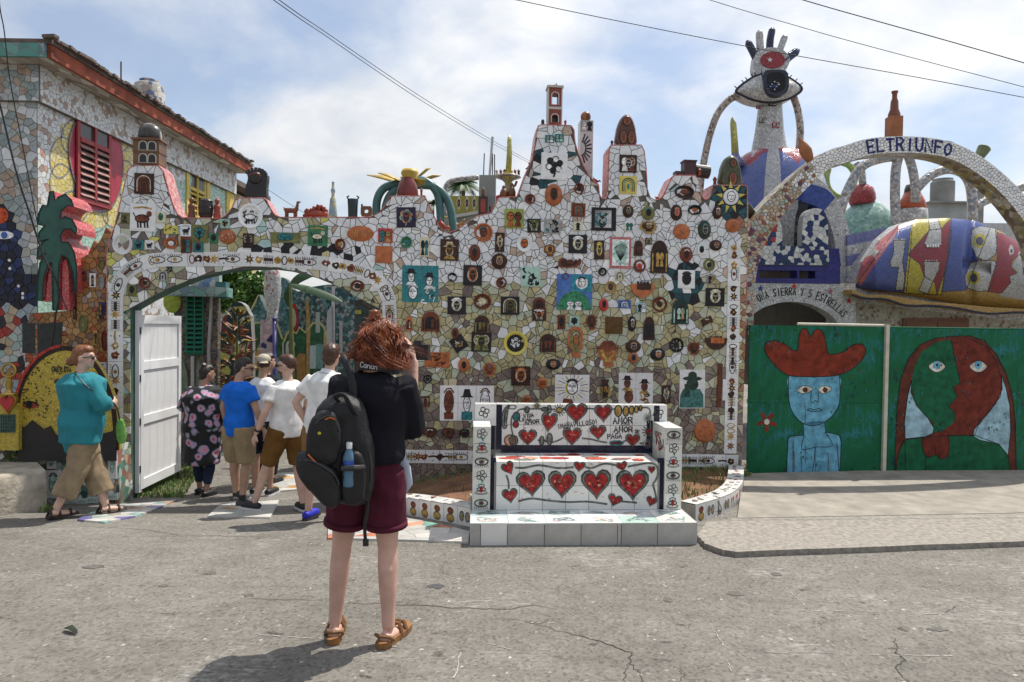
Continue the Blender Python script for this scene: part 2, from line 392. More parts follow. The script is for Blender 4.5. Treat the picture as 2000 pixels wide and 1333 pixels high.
class GroundFrame:
 def w(s, a, b, c=0.0): return Vector((a, b, zg(a, b) + c))
GF = GroundFrame()
def gst(pts, lift=0): return [tuple(gp(x, y, lift)[:2]) for x, y in pts]
def jag(pts, amp, n=5, seed=0):
 rng = random.Random(seed); o = []
 for i in range(len(pts) - 1):
  for j in range(n):
   t = j / n; o.append((lerp(pts[i][0], pts[i + 1][0], t) + rng.uniform(-amp, amp), lerp(pts[i][1], pts[i + 1][1], t) + rng.uniform(-amp, amp)))
 o.append(pts[-1]); return o
crack_m = mat('crack_dark', (.05,.047,.042),.95)
for i, (p, wpx) in enumerate([
  ([(640,1175),(700,1180),(780,1182),(900,1188),(990,1192),(1040,1183),(1090,1190)], .010),
  ([(1028,1215),(1120,1240),(1180,1255),(1232,1275),(1228,1296),(1248,1312),(1256,1333)], .011),
  ([(1228,1296),(1218,1315),(1222,1333)], .007),([(1330,1305),(1334,1320),(1326,1333)], .006),
  ([(1748,1245),(1750,1275),(1765,1290),(1745,1305),(1775,1333)], .011),([(1845,1200),(1860,1188),(1880,1183)], .006),
  ([(60,1032),(200,1030),(290,1036),(350,1046),(470,1048),(640,1056)], .009),([(470,1168),(540,1172),(640,1172)], .007)]):
 mb = MB(); mb.stroke(GF, jag(gst(p),.012,6, i), wpx * .65,.003, taper=True); mb.build('crack', crack_m, road)
chalk = mat('chalk_white', (.36,.35,.335),.9,.35,40)
for i, (p, wpx) in enumerate([([(1535,1148),(1585,1196)], .012),([(1390,1225),(1412,1262)], .010),([(1415,1285),(1432,1320)], .008),([(1590,1195),(1755,1195)], .010),
  ([(1800,1200),(1890,1200)], .010),([(1700,1281),(1860,1282)], .010),([(1455,1275),(1640,1276)], .006),([(1615,1255),(1635,1268)], .01),([(900,1275),(886,1333)], .014),
  ([(500,1240),(640,1251)], .013),([(940,1255),(1000,1270),(1070,1270)], .008),([(460,1223),(478,1205)], .010),([(740,1263),(800,1266)], .012),([(1030,1218),(1090,1218)], .016)]):
 mb = MB(); q = jag(gst(p),.006,9,50 + i)
 for j in range(len(q) - 1):
  if RNG.random() < .6: mb.stroke(GF, [q[j], q[j + 1]], wpx * RNG.uniform(.25,.7),.0035)
 mb.build('chalk_mark', chalk, road)
tar = mat('tar_spot', (.06,.06,.065),.8)
for i, (x, y, rx, ry) in enumerate([(852,1146,18,5),(182,1108,22,5),(485,1163,11,4),(320,1145,10,3),(1830,1230,20,5),(1515,1122,11,4),(410,1120,13,4),(1305,1172,10,6),(1435,1160,20,5)]):
 mb = MB(); a = gp(x, y); b_ = gp(x + rx, y); c_ = gp(x, y + ry); rr = random.Random(i)
 pts = [(a.x + (b_.x - a.x) * math.cos(t) * rr.uniform(.6,1.15), a.y + (a.y - c_.y) * math.sin(t) * rr.uniform(.6,1.15)) for t in np.linspace(0,6.2,18)]
 mb.flat(GF, pts, .0028); mb.build('tar_spot', mat('old_stain', (.11,.102,.092),.9,.3,40) if i else tar, road)

conc = mat('drive_concrete', (.28,.254,.217),.9,.22,5, bump=.5, bscale=45)
conc2 = mat('rough_concrete', (.265,.243,.212),.95,.3,24.0, bump=.45, bscale=40)
def ground_slab(name, px, lift, m, jagamp=0, thick=True, parent=None, sub=14, rim=None, **k):
 """a slab over the ground whose outline is given by photo pixels"""
 pts = []
 for i in range(len(px)):
  a, b_ = px[i], px[(i + 1) % len(px)]
  for j in range(sub): pts.append((lerp(a[0], b_[0], j / sub), lerp(a[1], b_[1], j / sub)))
 P = ccw(gst(pts, lift)); rr = random.Random(5)
 if jagamp: P = [(x + rr.uniform(-jagamp, jagamp), y + rr.uniform(-jagamp, jagamp)) for x, y in P]
 mb = MB(); n_ = len(P); V = [Vector((x, y, zg(x, y) + lift)) for x, y in P]; VB = [Vector((x, y, zg(x, y) - .05)) for x, y in P]
 mb.add(V + VB, [tuple(range(n_))] + [(n_ + i, n_ + (i + 1) % n_, (i + 1) % n_, i) for i in range(n_)])
 return mb.build(name, m, parent, **k)
drive_px = [(1440,1012),(2300,996),(2300,905),(1452,925)]
apron_px = [(1362,1046),(1378,1062),(1412,1074),(1438,1078),(2300,1046),(2300,996),(1440,1012),(1380,1020)]
ground_slab('pavement', drive_px, .05, conc, .0, kind='structure')
ap = ground_slab('kerb_apron', apron_px, .045, conc2,.006, kind='structure')
# ================================================================== the mosaic gate wall
WF = Frame((-4.54,7.8,0),(math.cos(R(5.03)), math.sin(R(5.03)),0))
TOP = [(212,700),(210,500),(215,470),(225,445),(236,398),(251,335),(256,328),(266,325),(309,325),(318,335),(329,375),(336,398),(346,420),(356,427),(430,428),(440,424),(454,408),(461,392),(468,388),(515,388),
  (521,394),(528,409),(536,421),(547,426),(711,426),(726,425),(743,415),(754,400),(762,386),(768,384),(829,384),(835,397),(846,421),(856,443),(866,453),(876,456),(893,450),(911,437),
  (934,423),(960,417),(966,405),(975,387),(1011,386),(1018,367),(1029,336),(1039,316),(1044,293),(1048,262),(1052,247),(1058,245),(1115,247),(1120,255),(1122,278),(1126,294),(1138,324),
  (1151,347),(1168,362),(1170,382),(1175,390),(1183,390),(1187,384),(1190,293),(1194,285),(1252,285),(1257,296),(1261,331),(1263,370),(1269,387),(1278,392),(1288,391),(1295,385),(1302,370),
  (1312,349),(1317,344),(1357,344),(1362,352),(1366,366),(1368,382),(1374,391),(1381,391),(1388,384),(1393,363),(1458,364),(1459,420),(1457,600)]
ARCH = [(256,604),(281,589),(332,563),(383,543),(434,531),(485,525),(530,524),(562,528),(616,542),(657,559),(711,588),(738,602),(743,612)]
top_st = WF.sts(TOP); arch_st = WF.sts(ARCH)
zlow = -.45
o_st = [(top_st[0][0], zlow)] + top_st + [(WF.st(1447,930)[0], zlow),(WF.st(744,900)[0], zlow)] + arch_st[::-1] + [(WF.st(257,960)[0], zlow)]
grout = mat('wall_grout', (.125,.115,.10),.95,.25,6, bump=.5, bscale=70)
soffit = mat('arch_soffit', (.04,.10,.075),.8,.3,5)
pinkm = mosaic('pink_coping', [(.55,.12,.11),(.62,.2,.18),(.5,.09,.09),(.66,.34,.3)], 28,.06,(.35,.25,.22))
wall = empty('mosaic_wall', WF.w(3.6,-.1,-.14), 'broken-tile mosaic wall with a wide arched gateway and stepped crest', 'wall'); wall['kind'] = 'thing'
mb = MB(); P = ccw(o_st); k = len(P); TH = .27
V = [WF.w(a, b, 0) for a, b in P] + [WF.w(a, b, -TH) for a, b in P]
mb.add(V, [tuple(range(k)), tuple(range(2 * k - 1, k - 1,-1))])
ab = set((round(a, 4), round(b, 4)) for a, b in arch_st)
for i in range(k):
 j = (i + 1) % k; f = (i, k + i, k + j, j)
 ia = (round(P[i][0], 4), round(P[i][1], 4)) in ab or (round(P[j][0], 4), round(P[j][1], 4)) in ab
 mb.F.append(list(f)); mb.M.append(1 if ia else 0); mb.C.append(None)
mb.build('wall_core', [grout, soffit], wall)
cop = MB()
for i in range(1, len(TOP)):
 a, b_ = Vector(top_st[i - 1]), Vector(top_st[i]); d = (b_ - a).normalized(); q = Vector((-d.y, d.x)) * .012
 a2 = a + q - d * .004; b2 = b_ + q + d * .004
 cop.add([WF.w(*a2,.008), WF.w(*b2,.008), WF.w(*b2,-TH - .01), WF.w(*a2,-TH - .01), WF.w(*a, .008), WF.w(*b_, .008)], [(0,1,2,3),(4,5,1,0)])
cop.build('coping', pinkm, wall)

PL = [('s',283,360,34,38,DKB,RBR),('s',281,426,45,50,W_,RBR),('s',247,427,16,20,OLV,BLK),('s',316,425,16,20,CRM,GRN),('dw',241,478,36,39,W_,W_),('s',273,479,16,17,TEA,BLK),('s',294,479,16,17,W_,BLK),
 ('s',335,450,24,15,YEL,OLV),('s',365,451,20,22,W_,BLK),('s',391,457,31,32,OLV,TEA),('s',419,466,15,18,GRN,BLK),('o',445,463,30,28,ORG,ORG),('s',486,471,19,27,DKB,BLK),('d',335,476,25,22,ORG,W_),('s',365,479,19,31,RBR,DKB),
 ('s',389,484,17,18,TEA,BLK),('s',441,438,17,17,MNT,BLK),('dw',490,423,45,47,W_,BLK),('d',284,553,21,21,RBR,DKB),('s',260,567,14,20,OLV,BLK),('s',320,540,16,18,GRY,BLK),('s',332,526,9,9,BLK,BLK),
 ('s',558,465,54,19,OLV,TEA),('s',621.5,461.5,36,38,GRN,CRM),('d',665,478,20,22,RBR,OCH),('o',704,457,49,30,ORG,OCH),('s',753,461,27,27,RED,TEA),('p',750,498,32,32,ORG,ORG),('s',793.5,425.5,36,38,(.03,.02,.045),ORG),
 ('d',794,474,22,23,GRN,TEA),('s',829.5,483,18,37,CRM,BLK),('s',878,489,35,41,DKB,OCH),('t4',821,555,69,70,TEA,W_),('d',883.5,542,18,18,BLK,W_),('d',698.5,559,27,22,RBR,DKB),('d',944,455,36,36,ORG,RBR),
 ('m',927,494.5,23,33,RBR,DKB),('s',976,474,18,37,DKB,CRM),('dw',1024,476.5,31,33,W_,ORG),('s',1004,428,37,37,(.3,.36,.06),ORG),('s',1042.6,441.6,26,26,BLK,OLV),('s',1079,443,33,28,GRY,BLK),('s',1128,443,17,18,CRM,BLK),
 ('s',1129,411,27,26,RBR,ORG),('s',1128,477.6,36,36,BLK,CRM),('f',1073.5,490,24,22,RBR,OCH),('m',975,511,31,31,DKB,RBR),('f',1112.5,515,45,20,RBR,DKB),('s',923,538.5,36,39,BLK,ORG),('s',1036,541,38,38,MNT,BLK),
 ('d',979,553,21,22,RBR,DKB),('moon',1121.5,571,70,70,BLU,GRN),('s',892,597,35,34,BLK,CRM),('d',942,589.5,34,31,RBR,CRM),('s',996,597.6,36,35,BLK,OLV),('h',1052.6,593,24,24,RBR,DKB),('s',1052.6,615,27,24,DKB,ORG),
 ('h',799,632,13,29,ORG,RBR),('h',841,628.5,36,38,RBR,BLK),('h',941,634,31,34,DKB,OLV),('s',940,668,38,38,BLK,OLV),('sr',896,671,27,28,BLK,OCH),('m',889,651,14,22,RBR,DKB),('dy',1006.6,671,47,47,YEL,W_),
 ('h',1069.6,670,33,35,DKB,RBR),('f',1124,668,33,58,ORG,OLV),('s',1096,629.6,15,28,RBR,BLK),('s',1121,628,20,20,MNT,BLK),('sb',1178.6,429,48,45,BLK,BLK),('s',1177,429,36,37,W_,BLK),('m',1226,413.5,22,26,DKB,BLK),
 ('s',1228,443,18,19,W_,GRN),('m',1265,417,27,28,OLV,BLK),('m',1320,416,24,32,DKB,RED),('d',1356,411,28,20,BLK,ORG),('m',1400,416,20,27,DKB,RBR),('o',1330.5,453,35,31,ORG,ORG),('m',1375,449.5,27,38,(.03,.05,.035),BLK),
 ('o',1429.6,441.6,31,28,ORG,ORG),('f',1266,445,36,24,OCH,DKB),('s',1169.6,489,20,37,DKB,YEL),('fr',1211,494.5,42,61,(.45,.14,.13),MNT),('h',1245.7,485.5,18,30,DKB,RBR),('h',1286.6,502.4,36,64,DKB,OCH),('d',1248.4,520.4,25,26,RBR,RED),
 ('m',1339,498,26,31,RBR,DKB),('s',1369,489,17,18,W_,BLK),('m',1397,480,26,22,DKB,RBR),('d',1384,518,24,26,OLV,BLK),('d',1176,531.6,17,17,BLK,OLV),('s',1209.7,539.5,18,18,CRM,OLV),('s',1339.5,546,34,36,W_,BLK),
 ('s',1388,546,18,19,GRY,BLK),('d',1192,562,24,25,OCH,RBR),('boat',1254,567,47,30,ORG,DKB),('s',1395.4,581,38,36,BLK,CRM),('d',1287.8,594.7,30,30,RBR,DKB),('m',1178.6,596,19,26,RED,BLK),('s',1219,594.7,25,16,BLU,W_),
 ('s',1251.8,601.4,19,19,(.3,.5,.55),BLK),('h',1327.6,609,34,50,(.02,.05,.04),MNT),('f',1155,629.5,22,28,RBR,DKB),('p',1198.4,636,34,33,(.12,.06,.015),OCH),('m',1233.8,633,17,31,BLK,RBR),('h',1266.4,642,23,46,DKB,BLK),
 ('sr',1379.6,627,22,13,DKB,RBR),('boat',1397,671,45,26,DKB,ORG),('d',1320.4,674.5,29,30,BLK,BLK),('hat',1186.5,691,40,50,ORG,OCH),('m',1236,677,31,26,DKB,BLK),('m',1236,699,21,22,ORG,BLK),('m',1284,692.5,30,25,BLK,ORG),
 ('f',1354,681,26,24,RBR,DKB),('s',853.5,703,47,29,ORG,RBR),('m',906,713,22,28,ORG,BLK),('f',956,722,26,26,ORG,RBR),('s',1016.7,734.5,37,37,DKB,ORG),('m',1079.8,712,29,22,BLK,ORG),('o',1058.4,748,20,22,ORG,RBR),('d',835,741,17,17,BLK,BLK),
 ('t3',912,787.4,104,68,W_,RBR),('sun',1117,764,68,64,W_,YEL),('s',831,784,16,20,DKB,RBR),('o',1028,779.5,18,16,ORG,RBR),('f',840,844,30,18,DKB,RBR),('f',876,845,26,18,DKB,RBR),('f',907,846,22,16,BLK,DKB),('v',1181,759,17,36,DKB,OCH),
 ('t4',1241,760,69,64,W_,RBR),('s',1300,770.5,18,36,DKB,CRM),('t2',1351,760,52,77,W_,TEA),('p',1404,752.5,9,86,(.12,.04,.02),RBR),('p',1414,761.5,9,42,W_,W_),('o',1375.5,841.4,45,47,ORG,ORG),
 ('s',1073,272.6,17,14,TEA,MNT),('s',1092,271,17,15,TEA,MNT),('s',1082,326,51,51,W_,BLK),('mo',1081,382,35,43,ORG,DKB),('d',1035,390,21,20,RBR,DKB),('d',1130.6,369.6,20,22,RBR,DKB),('s',1226,321,34,34,DKB,W_),('s',1226,362.5,34,34,YEL,TEA),
 ('d',1335.5,376,40,26,DKB,RBR),('sunface',1426,386,31,32,W_,YEL),('s',1266,472,13,13,BLK,OLV),('d',1104,540,13,13,RBR,DKB)]
WS = WF.scale(900,600)
def doodle(mb, fr, cx, cy, w, h, z, rng, mats_, style=None):
 """folk drawing in strokes; mats_: index of line, fill, accent"""
 li, fi, ac = mats_; s = min(w, h); lw = max(.0045, s * .045); st = style or rng.choice(['face', 'face', 'pair', 'hat', 'flower', 'arch', 'scrib', 'animal'])
 def E(x, y, rx, ry, m, n=14, dz=0): mb.flat(fr, ell(cx + x * w, cy + y * h, rx * w, ry * h, n), z + dz, m)
 def S(p, m, k=1.0, dz=.001): mb.stroke(fr, [(cx + x * w, cy + y * h) for x, y in p], lw * k, z + dz, m)
 def head(x, y, r, m):
  E(x, y, r * .8, r, m, 16); S(ell(x, y, r * .8, r, 16) + [(x + r * .8, y)], li)
  for sgn in (-1,1): S(ell(x + sgn * r * .33, y + r * .2, r * .17, r * .1,8) + [(x + sgn * r * .33 + r * .17, y + r * .2)], li, .7)
  S([(x + r * .06, y + r * .25),(x - r * .1, y - r * .25),(x + r * .1, y - r * .27)], li, .7); S([(x - r * .25, y - r * .55),(x + r * .25, y - r * .52)], li, .8)
 if st == 'face': head(0,.02,.36, fi); S([(-.3,.3),(-.12,.43),(.1,.44),(.3,.3)], ac, 2)
 elif st == 'pair':
  for x, m in ((-.22, fi),(.22, ac)): head(x, .12,.25, m); mb.flat(fr, [(cx + (x + a) * w, cy + b * h) for a, b in ((-.2,-.48),(.2,-.48),(.12,-.14),(-.12,-.14))], z + .0004, m)
 elif st == 'hat':
  head(0,-.05,.26, fi); mb.flat(fr, [(cx + a * w, cy + b * h) for a, b in ((-.42,.16),(.42,.16),(.25,.22),(.16,.42),(-.16,.42),(-.25,.22))], z + .0012, li)
  mb.flat(fr, [(cx + a * w, cy + b * h) for a, b in ((-.36,-.48),(.36,-.48),(.2,-.3),(-.2,-.3))], z + .0006, ac)
 elif st == 'flower':
  for q in range(6): a = q * math.pi / 3 + .3; E(.24 * math.cos(a),.05 + .24 * math.sin(a),.13,.13, ac if q % 2 else fi, 10,.0003); S(ell(.24 * math.cos(a),.05 + .24 * math.sin(a),.13,.13,10,0,300), li, .8)
  E(0,.05,.12,.12, li, 10,.0008); S([(0,-.1),(.03,-.3),(-.03,-.46)], li, 1.6)
 elif st == 'arch':
  for q in range(3): S([(-.38 + q * .1,-.42),(-.38 + q * .1,.1)] + [(-(.38 - q * .1) * math.cos(t),.1 + (.32 - q * .1) * math.sin(t)) for t in np.linspace(0, math.pi, 9)] + [(.38 - q * .1,-.42)], (li, fi, ac)[q], 1.2)
  E(0,-.1,.08,.2, fi)
 elif st == 'animal':
  E(-.02,-.05,.3,.16, fi); E(.28,.15,.12,.12, fi); S(ell(-.02,-.05,.3,.16,14) + [(.28,-.05)], li)
  for x in (-.22,-.1,.08,.2): S([(x, -.15),(x + .02,-.42)], li, 1.6)
  S([(-.3,0),(-.42,.2)], li); E(.3,.17,.025,.025, li, 6,.001); S([(-.4,.38),(0,.42),(.4,.36)], ac, 1.6)
 else:
  for q in range(7):
   x, y = rng.uniform(-.36,.36), rng.uniform(-.36,.36); p = [(x, y)]
   for _ in range(5): x = max(-.44, min(.44, x + rng.uniform(-.22,.22))); y = max(-.44, min(.44, y + rng.uniform(-.22,.22))); p.append((x, y))
   S(smoothpts(p, 3), rng.choice([li, fi, ac]), rng.uniform(.8,2.2),.0002 * q)
HOLES = []
def plaque(kind, px, py, pw, ph, bg_, fg, i):
 rng = random.Random(i * 13 + 5); cx, cy = WF.st(px, py); w, h = pw * WS * 1.02, ph * WS * 1.02; mb = MB(); t = .026
 line = BLK if sum(bg_) > .12 else (.5,.46,.36)
 ms = [glaze(bg_, .28), paint(line), paint(fg), paint(rng.choice([RBR, OCH, TEA, W_, fg, fg])), paint(W_), paint(BLK)]
 name = 'ceramic_tile'; sm = None
 if kind in ('s', 'sr', 'p', 'sb'):
  rot = rng.uniform(-.03,.03) if kind != 'sr' else (.6 if pw > 22 else .45)
  o_ = rect(cx, cy, w, h, rot); HOLES.append(o_)
  mb.prism(WF, o_, 0, t); mb.prism(WF, rect(cx, cy, w * .9, h * .9, rot), t, t + .003)
  if kind == 's':
   doodle(mb, WF, cx, cy, w * .9, h * .9, t + .005, rng, (1,2,3))
   if sum(bg_) < .12: doodle(mb, WF, cx, cy, w * .6, h * .7, t + .0075, rng, (2,0,3), 'face')
  if kind == 'sb': name = 'tile_surround'
  if kind == 'sr': doodle(mb, WF, cx, cy, w * .6, h * .6, t + .005, rng, (1,2,3), 'scrib')
 elif kind in ('d', 'dw', 'dy'):
  name = 'ceramic_dish'; HOLES.append(ell(cx, cy, w / 2, h / 2,16)); r = w / 2
  mb.lathe(WF.w(cx, cy, 0), [(r * .96,0),(r, t * .9),(r * .95, t * 1.3),(r * .82, t * 1.15),(r * .72, t * .55),(r * .3, t * .42),(0.0001, t * .4)], 22,0, WF.n, WF.u, 1, h / w)
  if kind == 'd':
   c = rng.choice(['ring', 'ray', 'face']); z = t * .62
   if c != 'face': mb.flat(WF, ell(cx, cy, w * .2, h * .2,14), z, 2)
   if c == 'ray':
    for q in range(8): a = q * math.pi / 4; mb.stroke(WF, [(cx + w * .22 * math.cos(a), cy + h * .22 * math.sin(a)),(cx + w * .34 * math.cos(a), cy + h * .34 * math.sin(a))], .006, z, 1)
   if c == 'face': doodle(mb, WF, cx, cy, w * .66, h * .66, z, rng, (1,2,3), 'face')
  else:
   if px == 490: doodle(mb, WF, cx, cy, w * .7, h * .7, t * .62, rng, (5,5,5), 'scrib'); doodle(mb, WF, cx, cy, w * .72, h * .72, t * .72, rng, (5,4,3), 'animal')
   if px == 1024: doodle(mb, WF, cx, cy, w * .75, h * .75, t * .62, rng, (5,2,4), 'face')
   if kind == 'dy': mb.flat(WF, ell(cx, cy, w * .36, h * .36,20), t * .6,5); doodle(mb, WF, cx, cy, w * .62, h * .62, t * .65, rng, (5,4,4), 'flower'); doodle(mb, WF, cx, cy, w * .5, h * .5, t * .75, rng, (3,4,1), 'scrib')
  sm = 35
 elif kind in ('o', 'm', 'mo'):
  name = 'ceramic_mask' if kind != 'o' else 'ceramic_relief'; HOLES.append(ell(cx, cy, w / 2, h / 2,16)); r = w / 2
  mb.lathe(WF.w(cx, cy, 0), [(r * .96,0),(r, t * .7),(r * .93, t * 1.2),(r * .8, t * 1.35),(r * .5, t * 1.6),(0.0001, t * 1.7)], 20,0, WF.n, WF.u, 1, h / w)
  rr = random.Random(i)
  for q in range(len(mb.V)):
   v = mb.V[q]; d = mnoise.noise(v * 14) * w * .05; mb.V[q] = v + WF.n * d * .4 + WF.u * d * .7
  if kind != 'o': doodle(mb, WF, cx, cy, w * .62, h * .66, t * 1.72 + w * .012, rr, (1,2,3), 'face')
  elif fg != bg_:
   for q in range(7): mb.stroke(WF, [(cx - w * .3 + w * .1 * q, cy - h * .2),(cx - w * .28 + w * .1 * q, cy + h * .22)], .006, t * 1.75,2)
  else:
   for q in range(9): a = rr.uniform(0,6.3); d = rr.uniform(.1,.36); mb.flat(WF, ell(cx + w * d * math.cos(a), cy + h * d * math.sin(a), w * .03, h * .025,7), t * 1.75,3)
  sm = 40
 elif kind in ('h', 'v'):
  name = 'ceramic_niche'; o_ = [(cx - w / 2, cy - h / 2),(cx + w / 2, cy - h / 2),(cx + w * .46, cy + h * .15)] + [(cx + w * .44 * math.cos(a), cy + h * .15 + h * .35 * math.sin(a)) for a in np.linspace(.3, math.pi - .3,9)] + [(cx - w * .46, cy + h * .15)]
  if kind == 'v': name = 'ceramic_vase'; o_ = [(cx + a * w, cy + b * h) for a, b in ((-.25,-.5),(.25,-.5),(.3,-.4),(.5,-.1),(.45,.15),(.3,.25),(.45,.5),(-.45,.5),(-.3,.25),(-.45,.15),(-.5,-.1),(-.3,-.4))]
  HOLES.append(o_); mb.prism(WF, o_, 0, t * 1.3)
  q = [(cx + (x - cx) * .6, cy + (y - cy) * .62 - h * .06) for x, y in o_]; mb.prism(WF, q, t * 1.3, t * 1.3 + .004,5)
  doodle(mb, WF, cx, cy - h * .06, w * .5, h * .5, t * 1.3 + .006, rng, (2,2,3), 'pair' if kind == 'h' else 'scrib')
  for x in (-.38,.38): mb.stroke(WF, [(cx + x * w, cy - h * .45),(cx + x * w, cy + h * .1)], w * .07, t * 1.3 + .002,2)
 elif kind in ('f', 'hat'):
  name = 'ceramic_face'; rr = random.Random(i)
  o_ = [(cx + a * w, cy + b * h) for a, b in ((-.2,-.5),(.3,-.5),(.22,-.3),(.42,-.2),(.36,-.02),(.5,.05),(.38,.15),(.4,.35),(.1,.5),(-.25,.48),(-.48,.2),(-.45,-.15),(-.2,-.28))]
  if w > 1.7 * h: o_ = [(cx + a * w, cy + b * h) for a, b in ((-.5,-.3),(-.1,-.45),(.3,-.3),(.5,.1),(.42,.5),(.25,.1),(0,-.05),(-.2,.45),(-.45,.4))]
  o_ = smoothpts(o_, 2, True); HOLES.append(o_); mb.prism(WF, o_, 0, t * 1.4, jit=.003)
  mb.flat(WF, [(cx + (x - cx) * .72 - w * .04, cy + (y - cy) * .72 + h * .03) for x, y in o_], t * 1.4 + .004,2)
  doodle(mb, WF, cx, cy + h * .06, w * .55, h * .55, t * 1.4 + .006, rng, (5,0,3), 'face')
  if kind == 'hat': mb.prism(WF, [(cx + a * w, cy + b * h) for a, b in ((-.6,.2),(-.2,.14),(.25,.14),(.62,.22),(.4,.3),(.2,.5),(-.2,.5),(-.4,.3))], 0, t * 1.7,3)
 elif kind == 'boat':
  name = 'ceramic_boat'; o_ = [(cx - w / 2, cy + h * .4)] + [(cx - w / 2 * math.cos(a), cy + h * .4 - h * .9 * math.sin(a)) for a in np.linspace(.15, math.pi - .15,12)] + [(cx + w / 2, cy + h * .4)]
  HOLES.append(o_); mb.prism(WF, o_, 0, t * 1.3); mb.prism(WF, rect(cx + w * .05, cy + h * .22, w * .6, h * .42), t * 1.3, t * 1.3 + .004,2)
  for q in range(4): mb.prism(WF, rect(cx - w * .2 + q * w * .14, cy + h * .46, w * .07, h * .2),0, t * 1.4,3)
 elif kind in ('t4', 't3', 't2', 'sun', 'moon'):
  nx, ny = {'t4': (2,2), 't3': (3,2), 't2': (2,2), 'sun': (2,2), 'moon': (2,2)}[kind]; HOLES.append(rect(cx, cy, w, h)); name = 'painted_panel'
  for a in range(nx):
   for b in range(ny): mb.prism(WF, rect(cx + ((a + .5) / nx - .5) * w, cy + ((b + .5) / ny - .5) * h, w / nx - .003, h / ny - .003),0, t * .7)
  z = t * .7 + .002
  if kind == 't4':
   for a, (x, y) in enumerate(((-.25,.2),(.25,.1),(-.2,-.25),(.22,-.3))): doodle(mb, WF, cx + x * w, cy + y * h, w * .42, h * .5, z, rng, (5,4 if bg_ != W_ else 2,2 if bg_ != W_ else 3),('hat', 'hat', 'face', 'scrib')[a])
  elif kind == 't3':
   for a in range(3): doodle(mb, WF, cx + (a - 1) * w / 3, cy + h * .02, w * .3, h * .9, z, rng, (5,(2,4,4)[a], (3,2,2)[a]),('face', 'hat', 'face')[a])
   mb.flat(WF, rect(cx - w / 3, cy - h * .36, w * .17, h * .2), z, 2); mb.flat(WF, rect(cx, cy - h * .36, w * .2, h * .24), z + .001, mb_add(ms, paint(TEA)))
  elif kind == 't2':
   c2 = mb_add(ms, paint((.02,.05,.035))); c3 = mb_add(ms, paint((.05,.16,.15)))
   mb.flat(WF, [(cx + a * w, cy + b * h) for a, b in ((-.48,-.48),(.46,-.48),(.44,-.15),(.3,0),(-.35,0),(-.46,-.15))], z, c3)
   mb.flat(WF, ell(cx, cy + h * .12, w * .24, h * .16,14), z + .0006, c2); mb.flat(WF, ell(cx, cy + h * .27, w * .38, h * .06,14), z + .0012, c2); mb.flat(WF, ell(cx, cy + h * .35, w * .17, h * .1,14), z + .0014, c2); mb.flat(WF, rect(cx - w * .2, cy - .02, w * .2, h * .34), z + .0016, c2)
  elif kind == 'sun':
   for q in range(22): a = q * math.pi / 11; mb.stroke(WF, [(cx + w * .24 * math.cos(a), cy + h * (.1 + .24 * math.sin(a))),(cx + w * .47 * math.cos(a), cy + h * (.1 + .4 * math.sin(a)))], .007, z, 5 if q % 2 else 2)
   mb.flat(WF, ell(cx, cy + h * .1, w * .21, h * .22,20), z, 4); mb.flat(WF, ell(cx, cy + h * .1, w * .21, h * .22,12,90,270), z + .0006,2); doodle(mb, WF, cx, cy + h * .1, w * .55, h * .58, z + .001, rng, (5,4,5), 'face')
   mb.flat(WF, [(cx + a * w, cy + b * h) for a, b in ((-.3,-.48),(.1,-.48),(0,-.25),(-.25,-.22))], z, mb_add(ms, paint(RBR)))
  else:
   mb.flat(WF, rect(cx + w * .2, cy + h * .25, w * .56, h * .46), z, mb_add(ms, paint((.04,.26,.34)))); c2 = mb_add(ms, paint(GRN)); c3 = mb_add(ms, paint((.03,.3,.16)))
   mb.flat(WF, [(cx - w * .48, cy - h * .49)] + [(cx - w * .48 * math.cos(a), cy - h * .49 + h * .52 * math.sin(a)) for a in np.linspace(.1, math.pi - .1,12)] + [(cx + w * .48, cy - h * .49)], z + .0006, c2)
   for q in range(4): mb.stroke(WF, [(cx - (.44 - q * .05) * w * math.cos(a), cy - h * .49 + h * (.48 - q * .06) * math.sin(a)) for a in np.linspace(.15, math.pi - .15,12)], .012, z + .0012, c3 if q % 2 else c2)
   mb.flat(WF, ell(cx + w * .2, cy + h * .26, w * .17, h * .17,18), z + .0012,4); doodle(mb, WF, cx + w * .2, cy + h * .26, w * .36, h * .36, z + .0018, rng, (5,4,5), 'face'); doodle(mb, WF, cx, cy - h * .36, w * .5, h * .28, z + .002, rng, (5,4,4), 'pair')
 elif kind == 'fr':
  name = 'framed_relief'; HOLES.append(rect(cx, cy, w, h)); mb.prism(WF, rect(cx, cy, w, h),0, t); mb.flat(WF, rect(cx, cy, w * .8, h * .84), t + .002,4); mb.flat(WF, ell(cx, cy, w * .34, h * .37,18), t + .003,2)
  for q in range(9):
   x = cx + (q - 4) * w * .07; mb.stroke(WF, smoothpts([(cx, cy - h * .25),(lerp(cx, x, .6), cy - h * .05),(x, cy + h * .2),(x + w * .04, cy + h * .3 - abs(q - 4) * h * .04)], 3),.007, t + .004,5)
 elif kind == 'sunface':
  name = 'sun_face'; HOLES.append(ell(cx, cy, w * .5, h * .5,16)); y_ = mb_add(ms, glaze(YEL))
  for q in range(9):
   a = q * 2 * math.pi / 9 + .2; mb.prism(WF, [(cx + w * r * math.cos(a + d), cy + h * r * math.sin(a + d)) for r, d in ((.58,-.22),(1.0,0),(.58,.22))], 0,.02, y_)
  mb.lathe(WF.w(cx, cy, 0), [(w * .5,0),(w * .5,.03),(w * .45,.036),(.0001,.037)], 20,0, WF.n, WF.u); doodle(mb, WF, cx, cy, w * .9, h * .9,.0385, rng, (5,4,4), 'face')
 mb.build(name, ms, wall, auto=sm) if sm else mb.build(name, ms, wall)
def mb_add(ms, m): ms.append(m); return len(ms) - 1
